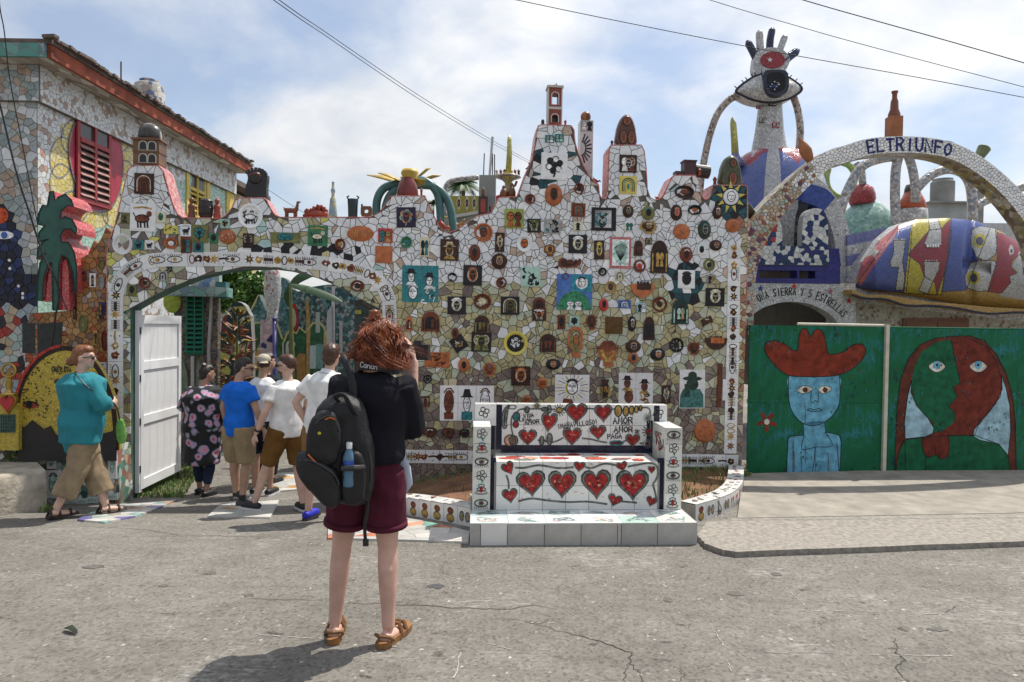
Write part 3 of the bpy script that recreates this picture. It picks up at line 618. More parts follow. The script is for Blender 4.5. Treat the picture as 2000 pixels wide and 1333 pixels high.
for i, p in enumerate(PL): plaque(*p, i)

band_w = glaze((.72,.72,.72),.25); bcol = [paint(DKB), paint(RBR), paint(OCH), paint(BLK)]
def band(pxpath, wpx, seed, n_=6, orn=(0,1,2,3), name='band_tile', fr=None, off=.0, par=None, skip=None, dens=1.0, tw=1.06):
 fr = fr or WF; par = par or wall; S = fr.sts(smoothpts(pxpath, n_)); wd = wpx * WS; rng = random.Random(seed)
 Ls = [0]
 for a, b in zip(S, S[1:]): Ls.append(Ls[-1] + math.hypot(b[0] - a[0], b[1] - a[1]))
 T = Ls[-1]; nt_ = max(1, round(T / (wd * tw)))
 def q(l): return (float(np.interp(l, Ls, [p[0] for p in S])), float(np.interp(l, Ls, [p[1] for p in S])))
 def off_(l, o_):
  a = q(max(0, l - .03)); b = q(min(T, l + .03)); d = Vector((b[0] - a[0], b[1] - a[1])).normalized(); c = q(l); return (c[0] - d.y * o_, c[1] + d.x * o_)
 for i in range(nt_):
  l0, l1 = T * i / nt_ + .002, T * (i + 1) / nt_ - .002; m_ = (l0 + l1) / 2
  P_ = [off_(l0,-wd / 2), off_(m_, -wd / 2), off_(l1,-wd / 2), off_(l1, wd / 2), off_(m_, wd / 2), off_(l0, wd / 2)]
  mb = MB(); mb.prism(fr, P_, off, off + .02); mb.build(name, band_w, par)
 for i in range(nt_ + 1): HOLES.append([off_(max(0, T * (i - .6) / nt_),-wd * .45), off_(min(T, T * (i + .6) / nt_),-wd * .45), off_(min(T, T * (i + .6) / nt_), wd * .45), off_(max(0, T * (i - .6) / nt_), wd * .45)])
 mb = MB(); z = off + .0215; l = wd * .3
 while l < T - wd * .3:
  k_ = rng.choice(['eye', 'blob', 'ring', 'comb', 'star', 'blob', 'link', 'blob']); c = rng.choice(orn[:3]); stp = wd * rng.uniform(.45,.8) / dens
  def pt(dl, o_): return off_(min(T, max(0, l + dl)), o_)
  if k_ == 'eye':
   mb.stroke(fr, [pt(wd * .5 * math.cos(a), wd * .22 * math.sin(a)) for a in np.linspace(0,2 * math.pi, 15)], wd * .06, z, 3); c_ = pt(0,0); mb.flat(fr, ell(c_[0], c_[1], wd * .14, wd * .14,10), z + .0006, c)
   for q_ in range(7): mb.stroke(fr, [pt(wd * (q_ - 3) * .13, wd * .22), pt(wd * (q_ - 3) * .17, wd * .38)], wd * .035, z, 3)
   stp = wd * 1.15
  elif k_ == 'ring':
   mb.stroke(fr, [pt(wd * .17 * math.cos(a), wd * .3 * math.sin(a)) for a in np.linspace(0,2 * math.pi, 13)], wd * .07, z, c); stp = wd * .42
  elif k_ == 'comb':
   mb.stroke(fr, [pt(-wd * .3,0), pt(wd * .3,0)], wd * .2, z, c)
   for q_ in range(6): mb.stroke(fr, [pt(wd * (q_ - 2.5) * .12,-wd * .3), pt(wd * (q_ - 2.5) * .12, wd * .3)], wd * .04, z + .0004,3)
  elif k_ == 'star':
   c_ = pt(0,0); mb.flat(fr, [(c_[0] + wd * (.36 if q_ % 2 else .16) * math.cos(q_ * math.pi / 7), c_[1] + wd * (.36 if q_ % 2 else .16) * math.sin(q_ * math.pi / 7)) for q_ in range(14)], z, c); mb.flat(fr, ell(c_[0], c_[1], wd * .1, wd * .1,8), z + .0006,2)
  elif k_ == 'link':
   mb.stroke(fr, [pt(-wd * .35,0), pt(0, wd * .05), pt(wd * .35,0)], wd * .13, z, c); c_ = pt(0, wd * .28); mb.flat(fr, ell(c_[0], c_[1], wd * .05, wd * .05,6), z, 3); c_ = pt(0,-wd * .28); mb.flat(fr, ell(c_[0], c_[1], wd * .05, wd * .05,6), z, 3)
  else:
   mb.flat(fr, [pt(wd * .36 * math.cos(a) * rng.uniform(.55,1), wd * .3 * math.sin(a) * rng.uniform(.45,1.1)) for a in np.linspace(0,6.0,13)], z, c); c_ = pt(0,0); mb.flat(fr, ell(c_[0], c_[1], wd * .09, wd * .07,8), z + .0006, rng.choice([2,3,4]))
  l += stp
 mb.build('painted_ornament', bcol + [band_w], par, kind='stuff')
band([(227,886),(227,720),(227,600),(228,578),(233,556),(244,537),(265,521),(296,510),(357,507),(485,507),(530,508),(630,515),(684,524),(724,538),(744,555),(758,581),(761,610),(760,700),(759,905)], 27,3)
band([(1433,478),(1431,640),(1427,800),(1425,886)], 26,9,4)
band([(775,891),(860,892),(1000,894),(1200,897),(1330,899),(1441,901)], 26,11,3)

WHT = [(.78,.79,.81),(.75,.765,.79),(.82,.82,.82),(.72,.74,.77),(.78,.78,.77)]
CRE = [(.48,.42,.22),(.42,.38,.2),(.5,.52,.38),(.46,.5,.38),(.36,.32,.17),(.54,.49,.32)]
TAU = [(.20,.155,.14),(.175,.135,.125),(.23,.18,.155),(.26,.22,.16)]
PNK = [(.52,.40,.33),(.48,.36,.28)]; DKT = [(.025,.075,.095),(.02,.02,.025),(.03,.10,.12)]
SHARD_COLS = WHT + CRE + TAU + PNK + DKT + [(.42,.6,.58),(.62,.58,.14),(.36,.16,.09)]
shard_mats = [glaze(c, .3,.12) for c in SHARD_COLS]
iW, iC, iT, iP, iD = 0, len(WHT), len(WHT) + len(CRE), len(WHT) + len(CRE) + len(TAU), len(WHT) + len(CRE) + len(TAU) + len(PNK)
iX = iD + len(DKT)
def split_shards(SHs, prob, gap, seed):
 rr = random.Random(seed); o = []
 for P_, c in SHs:
  if rr.random() < prob and len(P_) > 3:
   a = rr.uniform(0,3.14); nx, ny = math.cos(a), math.sin(a); t = rr.uniform(-.012,.012); g2 = gap / 2
   for sg in (1,-1):
    q = clip(P_, c[0] + nx * t - sg * nx * g2, c[1] + ny * t - sg * ny * g2, nx * sg, ny * sg)
    if len(q) > 2 and area(q) > .0007: o.append((q, (sum(x for x, y in q) / len(q), sum(y for x, y in q) / len(q))))
  else: o.append((P_, c))
 return o
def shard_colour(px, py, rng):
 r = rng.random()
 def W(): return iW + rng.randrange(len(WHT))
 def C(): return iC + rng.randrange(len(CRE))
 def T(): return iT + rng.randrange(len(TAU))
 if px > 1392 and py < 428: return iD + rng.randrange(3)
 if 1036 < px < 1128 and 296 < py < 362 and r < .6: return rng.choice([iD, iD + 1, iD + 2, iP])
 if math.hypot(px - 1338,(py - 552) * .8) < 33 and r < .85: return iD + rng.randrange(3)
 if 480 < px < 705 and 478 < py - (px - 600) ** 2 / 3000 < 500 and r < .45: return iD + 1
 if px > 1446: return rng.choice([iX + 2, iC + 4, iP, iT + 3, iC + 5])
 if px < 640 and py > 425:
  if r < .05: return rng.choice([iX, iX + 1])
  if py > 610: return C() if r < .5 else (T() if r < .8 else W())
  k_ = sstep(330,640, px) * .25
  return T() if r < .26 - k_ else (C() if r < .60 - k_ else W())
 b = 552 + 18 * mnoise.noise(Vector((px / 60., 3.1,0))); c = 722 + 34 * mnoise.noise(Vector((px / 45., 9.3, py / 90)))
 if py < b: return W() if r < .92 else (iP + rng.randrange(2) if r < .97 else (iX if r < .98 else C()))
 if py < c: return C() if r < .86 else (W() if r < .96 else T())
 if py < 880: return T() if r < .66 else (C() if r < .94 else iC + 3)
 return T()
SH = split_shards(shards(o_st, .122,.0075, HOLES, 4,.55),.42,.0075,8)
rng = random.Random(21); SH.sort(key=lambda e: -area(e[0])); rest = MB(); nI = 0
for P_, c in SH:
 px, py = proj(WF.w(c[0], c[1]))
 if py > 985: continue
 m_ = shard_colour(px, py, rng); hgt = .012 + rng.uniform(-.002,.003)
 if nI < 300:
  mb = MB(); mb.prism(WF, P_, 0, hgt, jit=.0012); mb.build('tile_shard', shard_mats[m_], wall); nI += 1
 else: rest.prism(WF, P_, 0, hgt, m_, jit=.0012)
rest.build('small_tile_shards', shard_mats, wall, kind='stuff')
# ================================================================== lettering in strokes
GL = {'A': [[(0,0),(.5,1),(1,0)], [(.2,.4),(.8,.4)]], 'C': [[(1,.85),(.7,1),(.3,1),(0,.7),(0,.3),(.3,0),(.7,0),(1,.15)]], 'D': [[(0,0),(0,1),(.6,1),(1,.65),(1,.35),(.6,0),(0,0)]],
 'E': [[(1,1),(0,1),(0,0),(1,0)], [(0,.5),(.8,.5)]], 'F': [[(1,1),(0,1),(0,0)], [(0,.52),(.8,.52)]], 'G': [[(1,.85),(.6,1),(.2,.9),(0,.5),(.2,.1),(.6,0),(1,.15),(1,.45),(.6,.45)]], 'H': [[(0,0),(0,1)], [(1,0),(1,1)], [(0,.5),(1,.5)]],
 'I': [[(.5,0),(.5,1)]], 'L': [[(0,1),(0,0),(.9,0)]], 'M': [[(0,0),(.08,1),(.5,.35),(.92,1),(1,0)]], 'N': [[(0,0),(0,1),(1,0),(1,1)]], 'O': [[(.5,0),(.12,.2),(0,.5),(.12,.8),(.5,1),(.88,.8),(1,.5),(.88,.2),(.5,0)]],
 'P': [[(0,0),(0,1),(.7,1),(1,.78),(.7,.5),(0,.5)]], 'R': [[(0,0),(0,1),(.7,1),(1,.78),(.7,.52),(0,.5)], [(.45,.5),(1,0)]], 'S': [[(1,.88),(.6,1),(.15,.9),(.1,.65),(.5,.5),(.92,.35),(.88,.1),(.4,0),(0,.12)]],
 'T': [[(0,1),(1,1)], [(.5,1),(.5,0)]], 'U': [[(0,1),(0,.25),(.3,0),(.7,0),(1,.25),(1,1)]], 'V': [[(0,1),(.5,0),(1,1)]], 'Y': [[(0,1),(.5,.5),(1,1)], [(.5,.5),(.5,0)]], '5': [[(.95,1),(.1,1),(.05,.55),(.6,.6),(1,.35),(.8,.05),(.3,0),(0,.12)]],
 '!': [[(.5,1),(.5,.35)], [(.45,.05),(.55,.05)]], '¡': [[(.5,.6),(.5,0)], [(.45,.95),(.55,.95)]], 'a': [[(.9,.6),(.2,.6),(0,.3),(.2,0),(.7,.05),(.9,.3)], [(.9,.6),(.9,0)]], 'n': [[(0,0),(0,.6)], [(0,.45),(.3,.62),(.8,.6),(.9,.4),(.9,0)]],
 'o': [[(.5,0),(.1,.1),(0,.3),(.15,.55),(.5,.62),(.85,.55),(1,.3),(.9,.1),(.5,0)]], ' ': []}
def letters(mb, fr, txt, path, hgt, lw, m, z, seed=0, wob=.06, fill=.72, par=None):
 """letters spread along a polyline of (s,t) baseline points"""
 rng = random.Random(seed); Ls = [0]
 for a, b in zip(path, path[1:]): Ls.append(Ls[-1] + math.hypot(b[0] - a[0], b[1] - a[1]))
 T = Ls[-1]; n_ = len(txt); cw = T / n_
 def q(l): return Vector((float(np.interp(l, Ls, [p[0] for p in path])), float(np.interp(l, Ls, [p[1] for p in path]))))
 for i, ch in enumerate(txt):
  l0 = cw * i; d = (q(min(T, l0 + cw)) - q(max(0, l0))).normalized(); b = q(l0 + cw * (1 - fill) / 2); nrm = Vector((-d.y, d.x)); hh = hgt * (1 + rng.uniform(-wob, wob) * 1.5); a_ = rng.uniform(-wob, wob)
  if par: mb = MB()
  for st in GL[ch]:
   p = [tuple(b + d * (x * cw * fill + y * hh * a_) + nrm * (y * hh + rng.uniform(-wob, wob) * hgt * .3)) for x, y in st]
   mb.stroke(fr, p, lw, z, m)
   for x in p: mb.flat(fr, ell(x[0], x[1], lw * .5, lw * .5,6), z + .0002, m)
  if par and ch != ' ': mb.build('letter', par[0], par[1])
def heart_pts(cx, cy, w, h, rot=0, n=22):
 o = []
 for i in range(n):
  t = 2 * math.pi * i / n; x = 16 * math.sin(t) ** 3 / 34; y = (13 * math.cos(t) - 5 * math.cos(2 * t) - 2 * math.cos(3 * t) - math.cos(4 * t) + 2.5) / 29.5
  x, y = x * w, y * h; o.append((cx + x * math.cos(rot) - y * math.sin(rot), cy + x * math.sin(rot) + y * math.cos(rot)))
 return o

# ================================================================== tiled bench
b0, b1 = gp(918,1066), gp(1361,1064); bu = (b1 - b0); bu.z = 0; BL = bu.length; bu.normalize(); bz = min(b0.z, b1.z) - .02
bb = Vector((-bu.y, bu.x, 0))
bench = empty('tiled_bench', b0 + bu * BL / 2 + bb * .45, 'white tiled bench painted with red hearts in front of the mosaic wall', 'bench')
bo = Vector((b0.x, b0.y, 0))
def face_fr(d, s0=0): return Frame(bo + bu * s0 + bb * d, bu)
def top_fr(z, d=0): return Frame(bo + bb * d + Vector((0,0, z)), bu, bb)
def side_fr(s_, right=True): return Frame(bo + bu * s_, bb if right else -bb)
SZ = .177; ST = .59; AT = .885; BT = 1.03; DS = .395; DB = .80
core = mat('mortar_core', (.3,.29,.27),.95,.2,8, bump=.4); twh = mat('bench_white', (.71,.705,.685),.25,.13,4, bump=.06, rand=.06); tcr = glaze((.66,.655,.61),.25,.1); tgr = mat('grey_base_tile', (.42,.41,.385),.5,.22,5, bump=.1, rand=.12); nav = glaze((.012,.014,.035),.2)
def bbox_(name, s0, s1, d0, d1, z0, z1, m, par=bench):
 mb = MB(); mb.box(bo + bu * (s0 + s1) / 2 + bb * (d0 + d1) / 2 + Vector((0,0,(z0 + z1) / 2)), s1 - s0, d1 - d0, z1 - z0, math.atan2(bu.y, bu.x)); return mb.build(name, m, par)
bbox_('plinth', .006, BL - .006,.012,.98, bz, SZ - .012, core)
bbox_('seat_core', .2,1.62 * BL / 1.82, DS + .012,.93, SZ - .012, ST - .012, core)
aw = .15; bx = BL - .012
bbox_('backrest_core', .03, BL - .03, DB + .012,.93, SZ - .01, BT - .01, core)
for s0, s1 in ((.016,.016 + aw),(bx - aw, bx)): bbox_('arm_core', s0 + .008, s1 - .008, DS + .012, DB + .01, SZ - .01, AT - .012, core)
def tiles(fr, s0, s1, t0, t1, cols, rows, m, name='bench_tile', g=.004, h0=-.012, h1=0.0, ms=None):
 cs = cols if isinstance(cols, list) else [lerp(s0, s1, i / cols) for i in range(cols + 1)]; rs = rows if isinstance(rows, list) else [lerp(t0, t1, i / rows) for i in range(rows + 1)]
 for i in range(len(cs) - 1):
  for j in range(len(rs) - 1):
   mb = MB(); mb.prism(fr, [(cs[i] + g / 2, rs[j] + g / 2),(cs[i + 1] - g / 2, rs[j] + g / 2),(cs[i + 1] - g / 2, rs[j + 1] - g / 2),(cs[i] + g / 2, rs[j + 1] - g / 2)], h0, h1 + RNG.uniform(-.0008,.0008))
   mb.build(name, ms[(i + j * (len(cs) - 1)) % len(ms)] if ms else m, bench)
F0 = face_fr(0); FS = face_fr(DS); FB = face_fr(DB)
tiles(F0,0, BL, bz, SZ, [0,.082,.295,.59,.885,1.18,1.21,1.505, BL], 1, tgr, 'base_tile', .006,-.012,.0, [tgr, twh, tgr, tgr, tgr, tgr, tgr, tgr])
for s_, rt in ((0, False),(BL, True)):
 fr = side_fr(s_, rt); mb = MB(); sg = 1 if rt else -1
 for a, b_ in ((.0,.33),(.335,.66),(.665,.98)): mb = MB(); mb.prism(fr, [(sg * a, bz),(sg * b_, bz),(sg * b_, SZ),(sg * a, SZ)], -.01,.001); mb.build('base_tile', tgr, bench)
TS = top_fr(SZ)
tiles(TS, 0, BL, 0,.40,6, [.0,.2,.40], twh, 'step_tile', .003,-.012,.0, [glaze(c, .2,.1) for c in ((.55,.62,.6),(.72,.73,.72),(.66,.68,.7),(.74,.73,.7),(.42,.55,.5),(.7,.7,.66),(.5,.58,.58),(.7,.74,.74))])
SL, SRt = .215,1.60 * BL / 1.82
tiles(FS, SL, SRt, SZ, ST, 7,2, twh, 'seat_tile')
tiles(top_fr(ST), SL, SRt, DS, DB, 7,2, twh, 'seat_tile')
for a, b_ in ((.016 + aw, SL),(SRt, bx - aw)): tiles(face_fr(DS + .02), a, b_, SZ, .62,1,3, nav, 'navy_tile', .003); tiles(FB, a - .0, b_ + .0,.62, BT, 1,3, nav, 'navy_tile', .003)
PLt, PR = .245, BL - .275
pl0, pr0 = FB.st(980,830)[0], FB.st(1277,830)[0]
tiles(FB, pl0, pr0,.66, BT, 7,2, twh, 'backrest_tile'); tiles(FB, pl0, pr0, ST, .66,9,1, nav, 'navy_tile', .003)
tiles(FB, pl0 - .05, pl0,.62, BT, 1,2, nav, 'navy_tile', .003,-.012,.0015); tiles(FB, pr0, pr0 + .05,.62, BT, 1,2, nav, 'navy_tile', .003,-.012,.0015)
tiles(FB, .03, pl0 - .05, AT - .05, BT, 1,1, twh, 'backrest_tile'); tiles(FB, pr0 + .05, BL - .03, AT - .05, BT, 1,1, twh, 'backrest_tile')
tiles(top_fr(BT + .002),.03, BL - .03, DB, .93,9,1, twh, 'backrest_tile')
for s0, s1 in ((.016,.016 + aw),(bx - aw, bx)):
 tiles(FS, s0, s1, SZ, AT, 1,5, tcr, 'arm_tile'); tiles(top_fr(AT), s0, s1, DS, DB, 1,2, twh, 'arm_tile')
 tiles(side_fr(s0, False),-DB, -DS, SZ, AT, 2,4, tcr, 'arm_tile'); tiles(side_fr(s1, True), DS, DB, SZ, AT, 2,4, tcr, 'arm_tile')
BP = [paint((.045,.055,.048)), paint((.17,.185,.165)), paint((.3,.016,.018)), paint((.12,.014,.014)), paint((.45,.07,.04)), paint((.028,.028,.03)), paint((.55,.28,.2)), paint(OCH), paint(TEA)]
zf = [0]
def bp(fr, x, y): return fr.st(900 + x / 3.636,770 + y / 3.636)
def heart(mb, fr, x, y, w, h, rot=0, rng=random.Random(3)):
 cx, cy = bp(fr, x, y); k_ = fr.scale(900 + x / 3.636,770 + y / 3.636) / 3.636; w *= k_; h *= k_; z = .0022
 mb.flat(fr, heart_pts(cx, cy, w * 1.06, h * 1.06, rot), z, 0); mb.flat(fr, heart_pts(cx, cy, w * .95, h * .95, rot), z + .0004,1); mb.flat(fr, heart_pts(cx, cy, w * .86, h * .86, rot), z + .0008,0)
 mb.flat(fr, heart_pts(cx, cy, w * .78, h * .77, rot), z + .0012,2)
 for _ in range(int(6 + w * 60)):
  a = rng.uniform(0,6.28); r = rng.uniform(0,.3); q = ell(cx + w * r * math.cos(a), cy + h * (.08 + r * .7 * math.sin(a)), w * rng.uniform(.015,.07), h * rng.uniform(.015,.06),8)
  mb.flat(fr, q, z + .0016, rng.choice([2,3,4,4,3,6]))
def vine(mb, fr, pts, wpx=11):
 S = [bp(fr, x, y) for x, y in smoothpts(pts, 6)]; k_ = fr.scale(1140,850) / 3.636; mb.stroke(fr, S, wpx * k_, .0022,0); mb.stroke(fr, S, wpx * .4 * k_, .0027,1)
def ring(mb, fr, x, y, rx, ry, m=0, wpx=7, fillm=None):
 c = bp(fr, x, y); k_ = fr.scale(1140,850) / 3.636
 if fillm is not None: mb.flat(fr, ell(c[0], c[1], rx * k_, ry * k_, 14),.0022, fillm)
 q = ell(c[0], c[1], rx * k_, ry * k_, 14); mb.stroke(fr, q + q[:2], wpx * k_, .0028, m)
def burst(mb, fr, x, y, r, m=0, c_=7):
 c = bp(fr, x, y); k_ = fr.scale(1140,850) / 3.636 * r
 for q in range(13): a = q * 2 * math.pi / 13; mb.stroke(fr, [(c[0] + k_ * .4 * math.cos(a), c[1] + k_ * .4 * math.sin(a)),(c[0] + k_ * math.cos(a), c[1] + k_ * math.sin(a))], k_ * .13,.0022, m)
 mb.flat(fr, ell(c[0], c[1], k_ * .5, k_ * .5,12),.0026, m); mb.flat(fr, ell(c[0], c[1], k_ * .34, k_ * .34,10),.003, c_)
mb = MB(); rh = random.Random(8)
for h_ in ((625,205,120,145,-.12),(820,140,165,150,0),(1012,140,132,130,.05),(475,312,137,120,0),(790,306,140,135,0),(975,276,122,108,.05),(1220,332,110,98,0)): heart(mb, FB, *h_, rng=rh)
for v in ([(400,130),(430,108),(560,105),(660,110),(745,105)], [(900,102),(945,106)], [(1075,108),(1095,105)], [(1285,98),(1320,96),(1342,112),(1348,160)], [(400,140),(365,160),(358,230),(370,290)], [(545,330),(580,325),(620,340),(670,338),(730,310)], [(860,314),(930,322),(980,335),(1040,345)], [(1150,340),(1175,330)], [(1270,350),(1300,352)], [(1347,200),(1350,330)]): vine(mb, FB, v)
for r_ in ((1118,120,25,40),(1172,122,20,36),(1212,115,17,30),(1247,108,13,24),(1276,100,11,19)): ring(mb, FB, *r_, 0,9,7)
for r_ in ((470,112,16,22),(597,108,26,14),(628,108,14,28),(575,332,16,32),(630,320,20,42),(350,330,40,40),(375,330,30,35)): ring(mb, FB, *r_, 0,8,1 if r_[0] != 350 else 6)
burst(mb, FB, 700,115,45); burst(mb, FB, 1335,265,50,0,2); burst(mb, FB, 1325,352,36,1,3); burst(mb, FB, 540,80,30); burst(mb, FB, 1330,170,38,1,1)
for p in ([(345,80),(310,120),(300,190),(310,240),(325,215)], [(330,100),(322,160),(316,220)]): vine(mb, FB, p, 22)
ring(mb, FB, 365,92,28,14,0,6); ring(mb, FB, 395,160,22,30,0,12,8); ring(mb, FB, 390,215,18,22,0,10,2)
c = bp(FB, 1105,348); mb.flat(FB, ell(c[0], c[1], .07,.025,16),.0022,8); mb.flat(FB, ell(c[0], c[1], .055,.013,14),.0028,3)
kx = FB.scale(1140,830) / 3.636
for t_, a, b_, hh, lw in (('LA', (415,195),(452,192),24,6),('VIDA', (448,172),(520,160),26,6),('ES', (468,190),(500,188),13,4),('AMOR', (452,218),(560,208),30,6.5),('¡MARAVILLOSO!', (686,248),(975,212),34,6),('AMOR', (1078,212),(1222,206),44,8.5),
  ('CON', (1135,224),(1200,224),15,5),('AMOR', (1085,272),(1222,270),40,8.5),('SE', (1232,275),(1268,280),22,6),('PAGA', (1040,318),(1145,314),34,7)):
 letters(mb, FB, t_, [bp(FB, *a), bp(FB, *b_)], hh * kx, lw * kx, 5,.0030, len(t_))
for _ in range(60):
 x, y = rh.uniform(400,1290), rh.uniform(130,340); c = bp(FB, x, y); mb.flat(FB, ell(c[0], c[1], rh.uniform(.003,.012), rh.uniform(.002,.005),7, rot=rh.uniform(-.5,.5)),.0018,6)
mb.build('painted_backrest', BP, bench)
mb = MB()
for h_ in ((500,640,215,185,.12),(720,645,208,200,.0),(962,645,218,210,.05),(1220,650,240,218,.03),(340,530,95,100,.5),(842,518,88,76,-.1),(1146,516,84,72,.3),(1355,540,55,55,0),(350,725,118,108,.15),(1092,757,110,88,-.3),(1352,765,85,74,-.3)): heart(mb, FS, *h_, rng=rh)
for v in ([(385,522),(450,524),(560,506),(690,526),(800,520)], [(885,518),(930,526),(1020,495),(1110,508)], [(1185,516),(1250,504),(1330,490),(1385,505),(1400,560),(1385,610),(1366,640),(1378,690),(1388,740)], [(322,575),(338,620),(340,675)], [(408,762),(500,742),(620,756),(760,767),(900,764),(1040,782)], [(1140,762),(1250,772)]): vine(mb, FS, v, 13)
for _ in range(40):
 x, y = rh.uniform(400,1350), rh.choice([rh.uniform(485,530), rh.uniform(690,780)]); c = bp(FS, x, y); mb.flat(FS, ell(c[0], c[1], rh.uniform(.004,.018), rh.uniform(.002,.005),7, rot=rh.uniform(-.4,.4)),.0018,6)
mb.build('painted_seat_front', BP, bench)
mb = MB(); fr = top_fr(ST)
for i in range(16):
 s_ = lerp(SL + .05, SRt - .05,(i + .5) / 16) + RNG.uniform(-.03,.03); mb.flat(fr, ell(s_, DS + RNG.uniform(.08,.32), RNG.uniform(.04,.1), RNG.uniform(.02,.06),12),.002 + .0002 * i, RNG.choice([2,4,2,1,6,4])); 
mb.build('painted_seat_top', BP, bench)
mb = MB()
for i in range(6):
 s_ = (i + .5) * BL / 6
 for d_ in (.1,.3):
  for q in range(5): mb.stroke(TS, smoothpts([(s_ + RNG.uniform(-.11,.11), d_ + RNG.uniform(-.07,.07)) for _ in range(4)], 4), RNG.uniform(.004,.012),.0018 + .0002 * q, RNG.choice([1,8,1,0,6]))
mb.build('painted_step', [paint((.25,.3,.3)), paint((.4,.46,.45))] + BP[2:6] + [paint((.62,.42,.36)), paint(OCH), paint((.14,.3,.25))], bench)
mb = MB()
for s0 in (.016, bx - aw):
 mb = MB()
 for j in range(6):
  t_ = SZ + (j + .5) * (AT - SZ) / 6; c = s0 + aw / 2
  k_ = (j + (s0 > 1)) % 3
  if k_ == 0:
   mb.stroke(FS, ell(c, t_, .055,.03,14) + [(c + .055, t_)], .011,.002,0); mb.flat(FS, ell(c, t_, .024,.024,10),.0024,1); mb.flat(FS, ell(c, t_, .012,.012,8),.0028,3)
   for q in range(8): mb.stroke(FS, [(c - .05 + q * .014, t_ - .025),(c - .058 + q * .0165, t_ - .05)], .0035,.0021,0)
  elif k_ == 1:
   for q in range(3): mb.stroke(FS, ell(c, t_ - .03 + q * .03,.05 - .012 * q, .014,12) + [(c + .05 - .012 * q, t_ - .03 + q * .03)], .008,.002 + q * .0003,(1,0,8)[q])
   mb.flat(FS, ell(c, t_, .014,.03,8),.003,2)
  else:
   for q in range(5): a = q * 1.257; mb.stroke(FS, ell(c + .026 * math.cos(a), t_ + .026 * math.sin(a),.018,.018,9) + [(c + .026 * math.cos(a) + .018, t_ + .026 * math.sin(a))], .007,.002,0 if q % 2 else 1)
   mb.stroke(FS, [(c, t_ - .03),(c + .01, t_ - .06)], .012,.0022,8)
 for fr2, sg, s_ in ((side_fr(s0, False),-1,0),(side_fr(s0 + aw, True),1,0)):
  for q in range(4): mb.stroke(fr2, smoothpts([(sg * RNG.uniform(DS + .05, DB - .05), RNG.uniform(SZ + .45, AT - .05)) for _ in range(4)], 4),.02,.002 + .0003 * q, RNG.choice([2,0,1]))
 mb.build('painted_arm', BP, bench)
for c in (.115, BL - .115):
 mb = MB(); t_ = (AT + BT) / 2
 for q in range(4): a = q * 1.57 + .4; mb.stroke(FB, ell(c + .028 * math.cos(a), t_ + .028 * math.sin(a),.02,.02,10) + [(c + .028 * math.cos(a) + .02, t_ + .028 * math.sin(a))], .009,.002,0)
 mb.build('painted_flower', BP, bench)

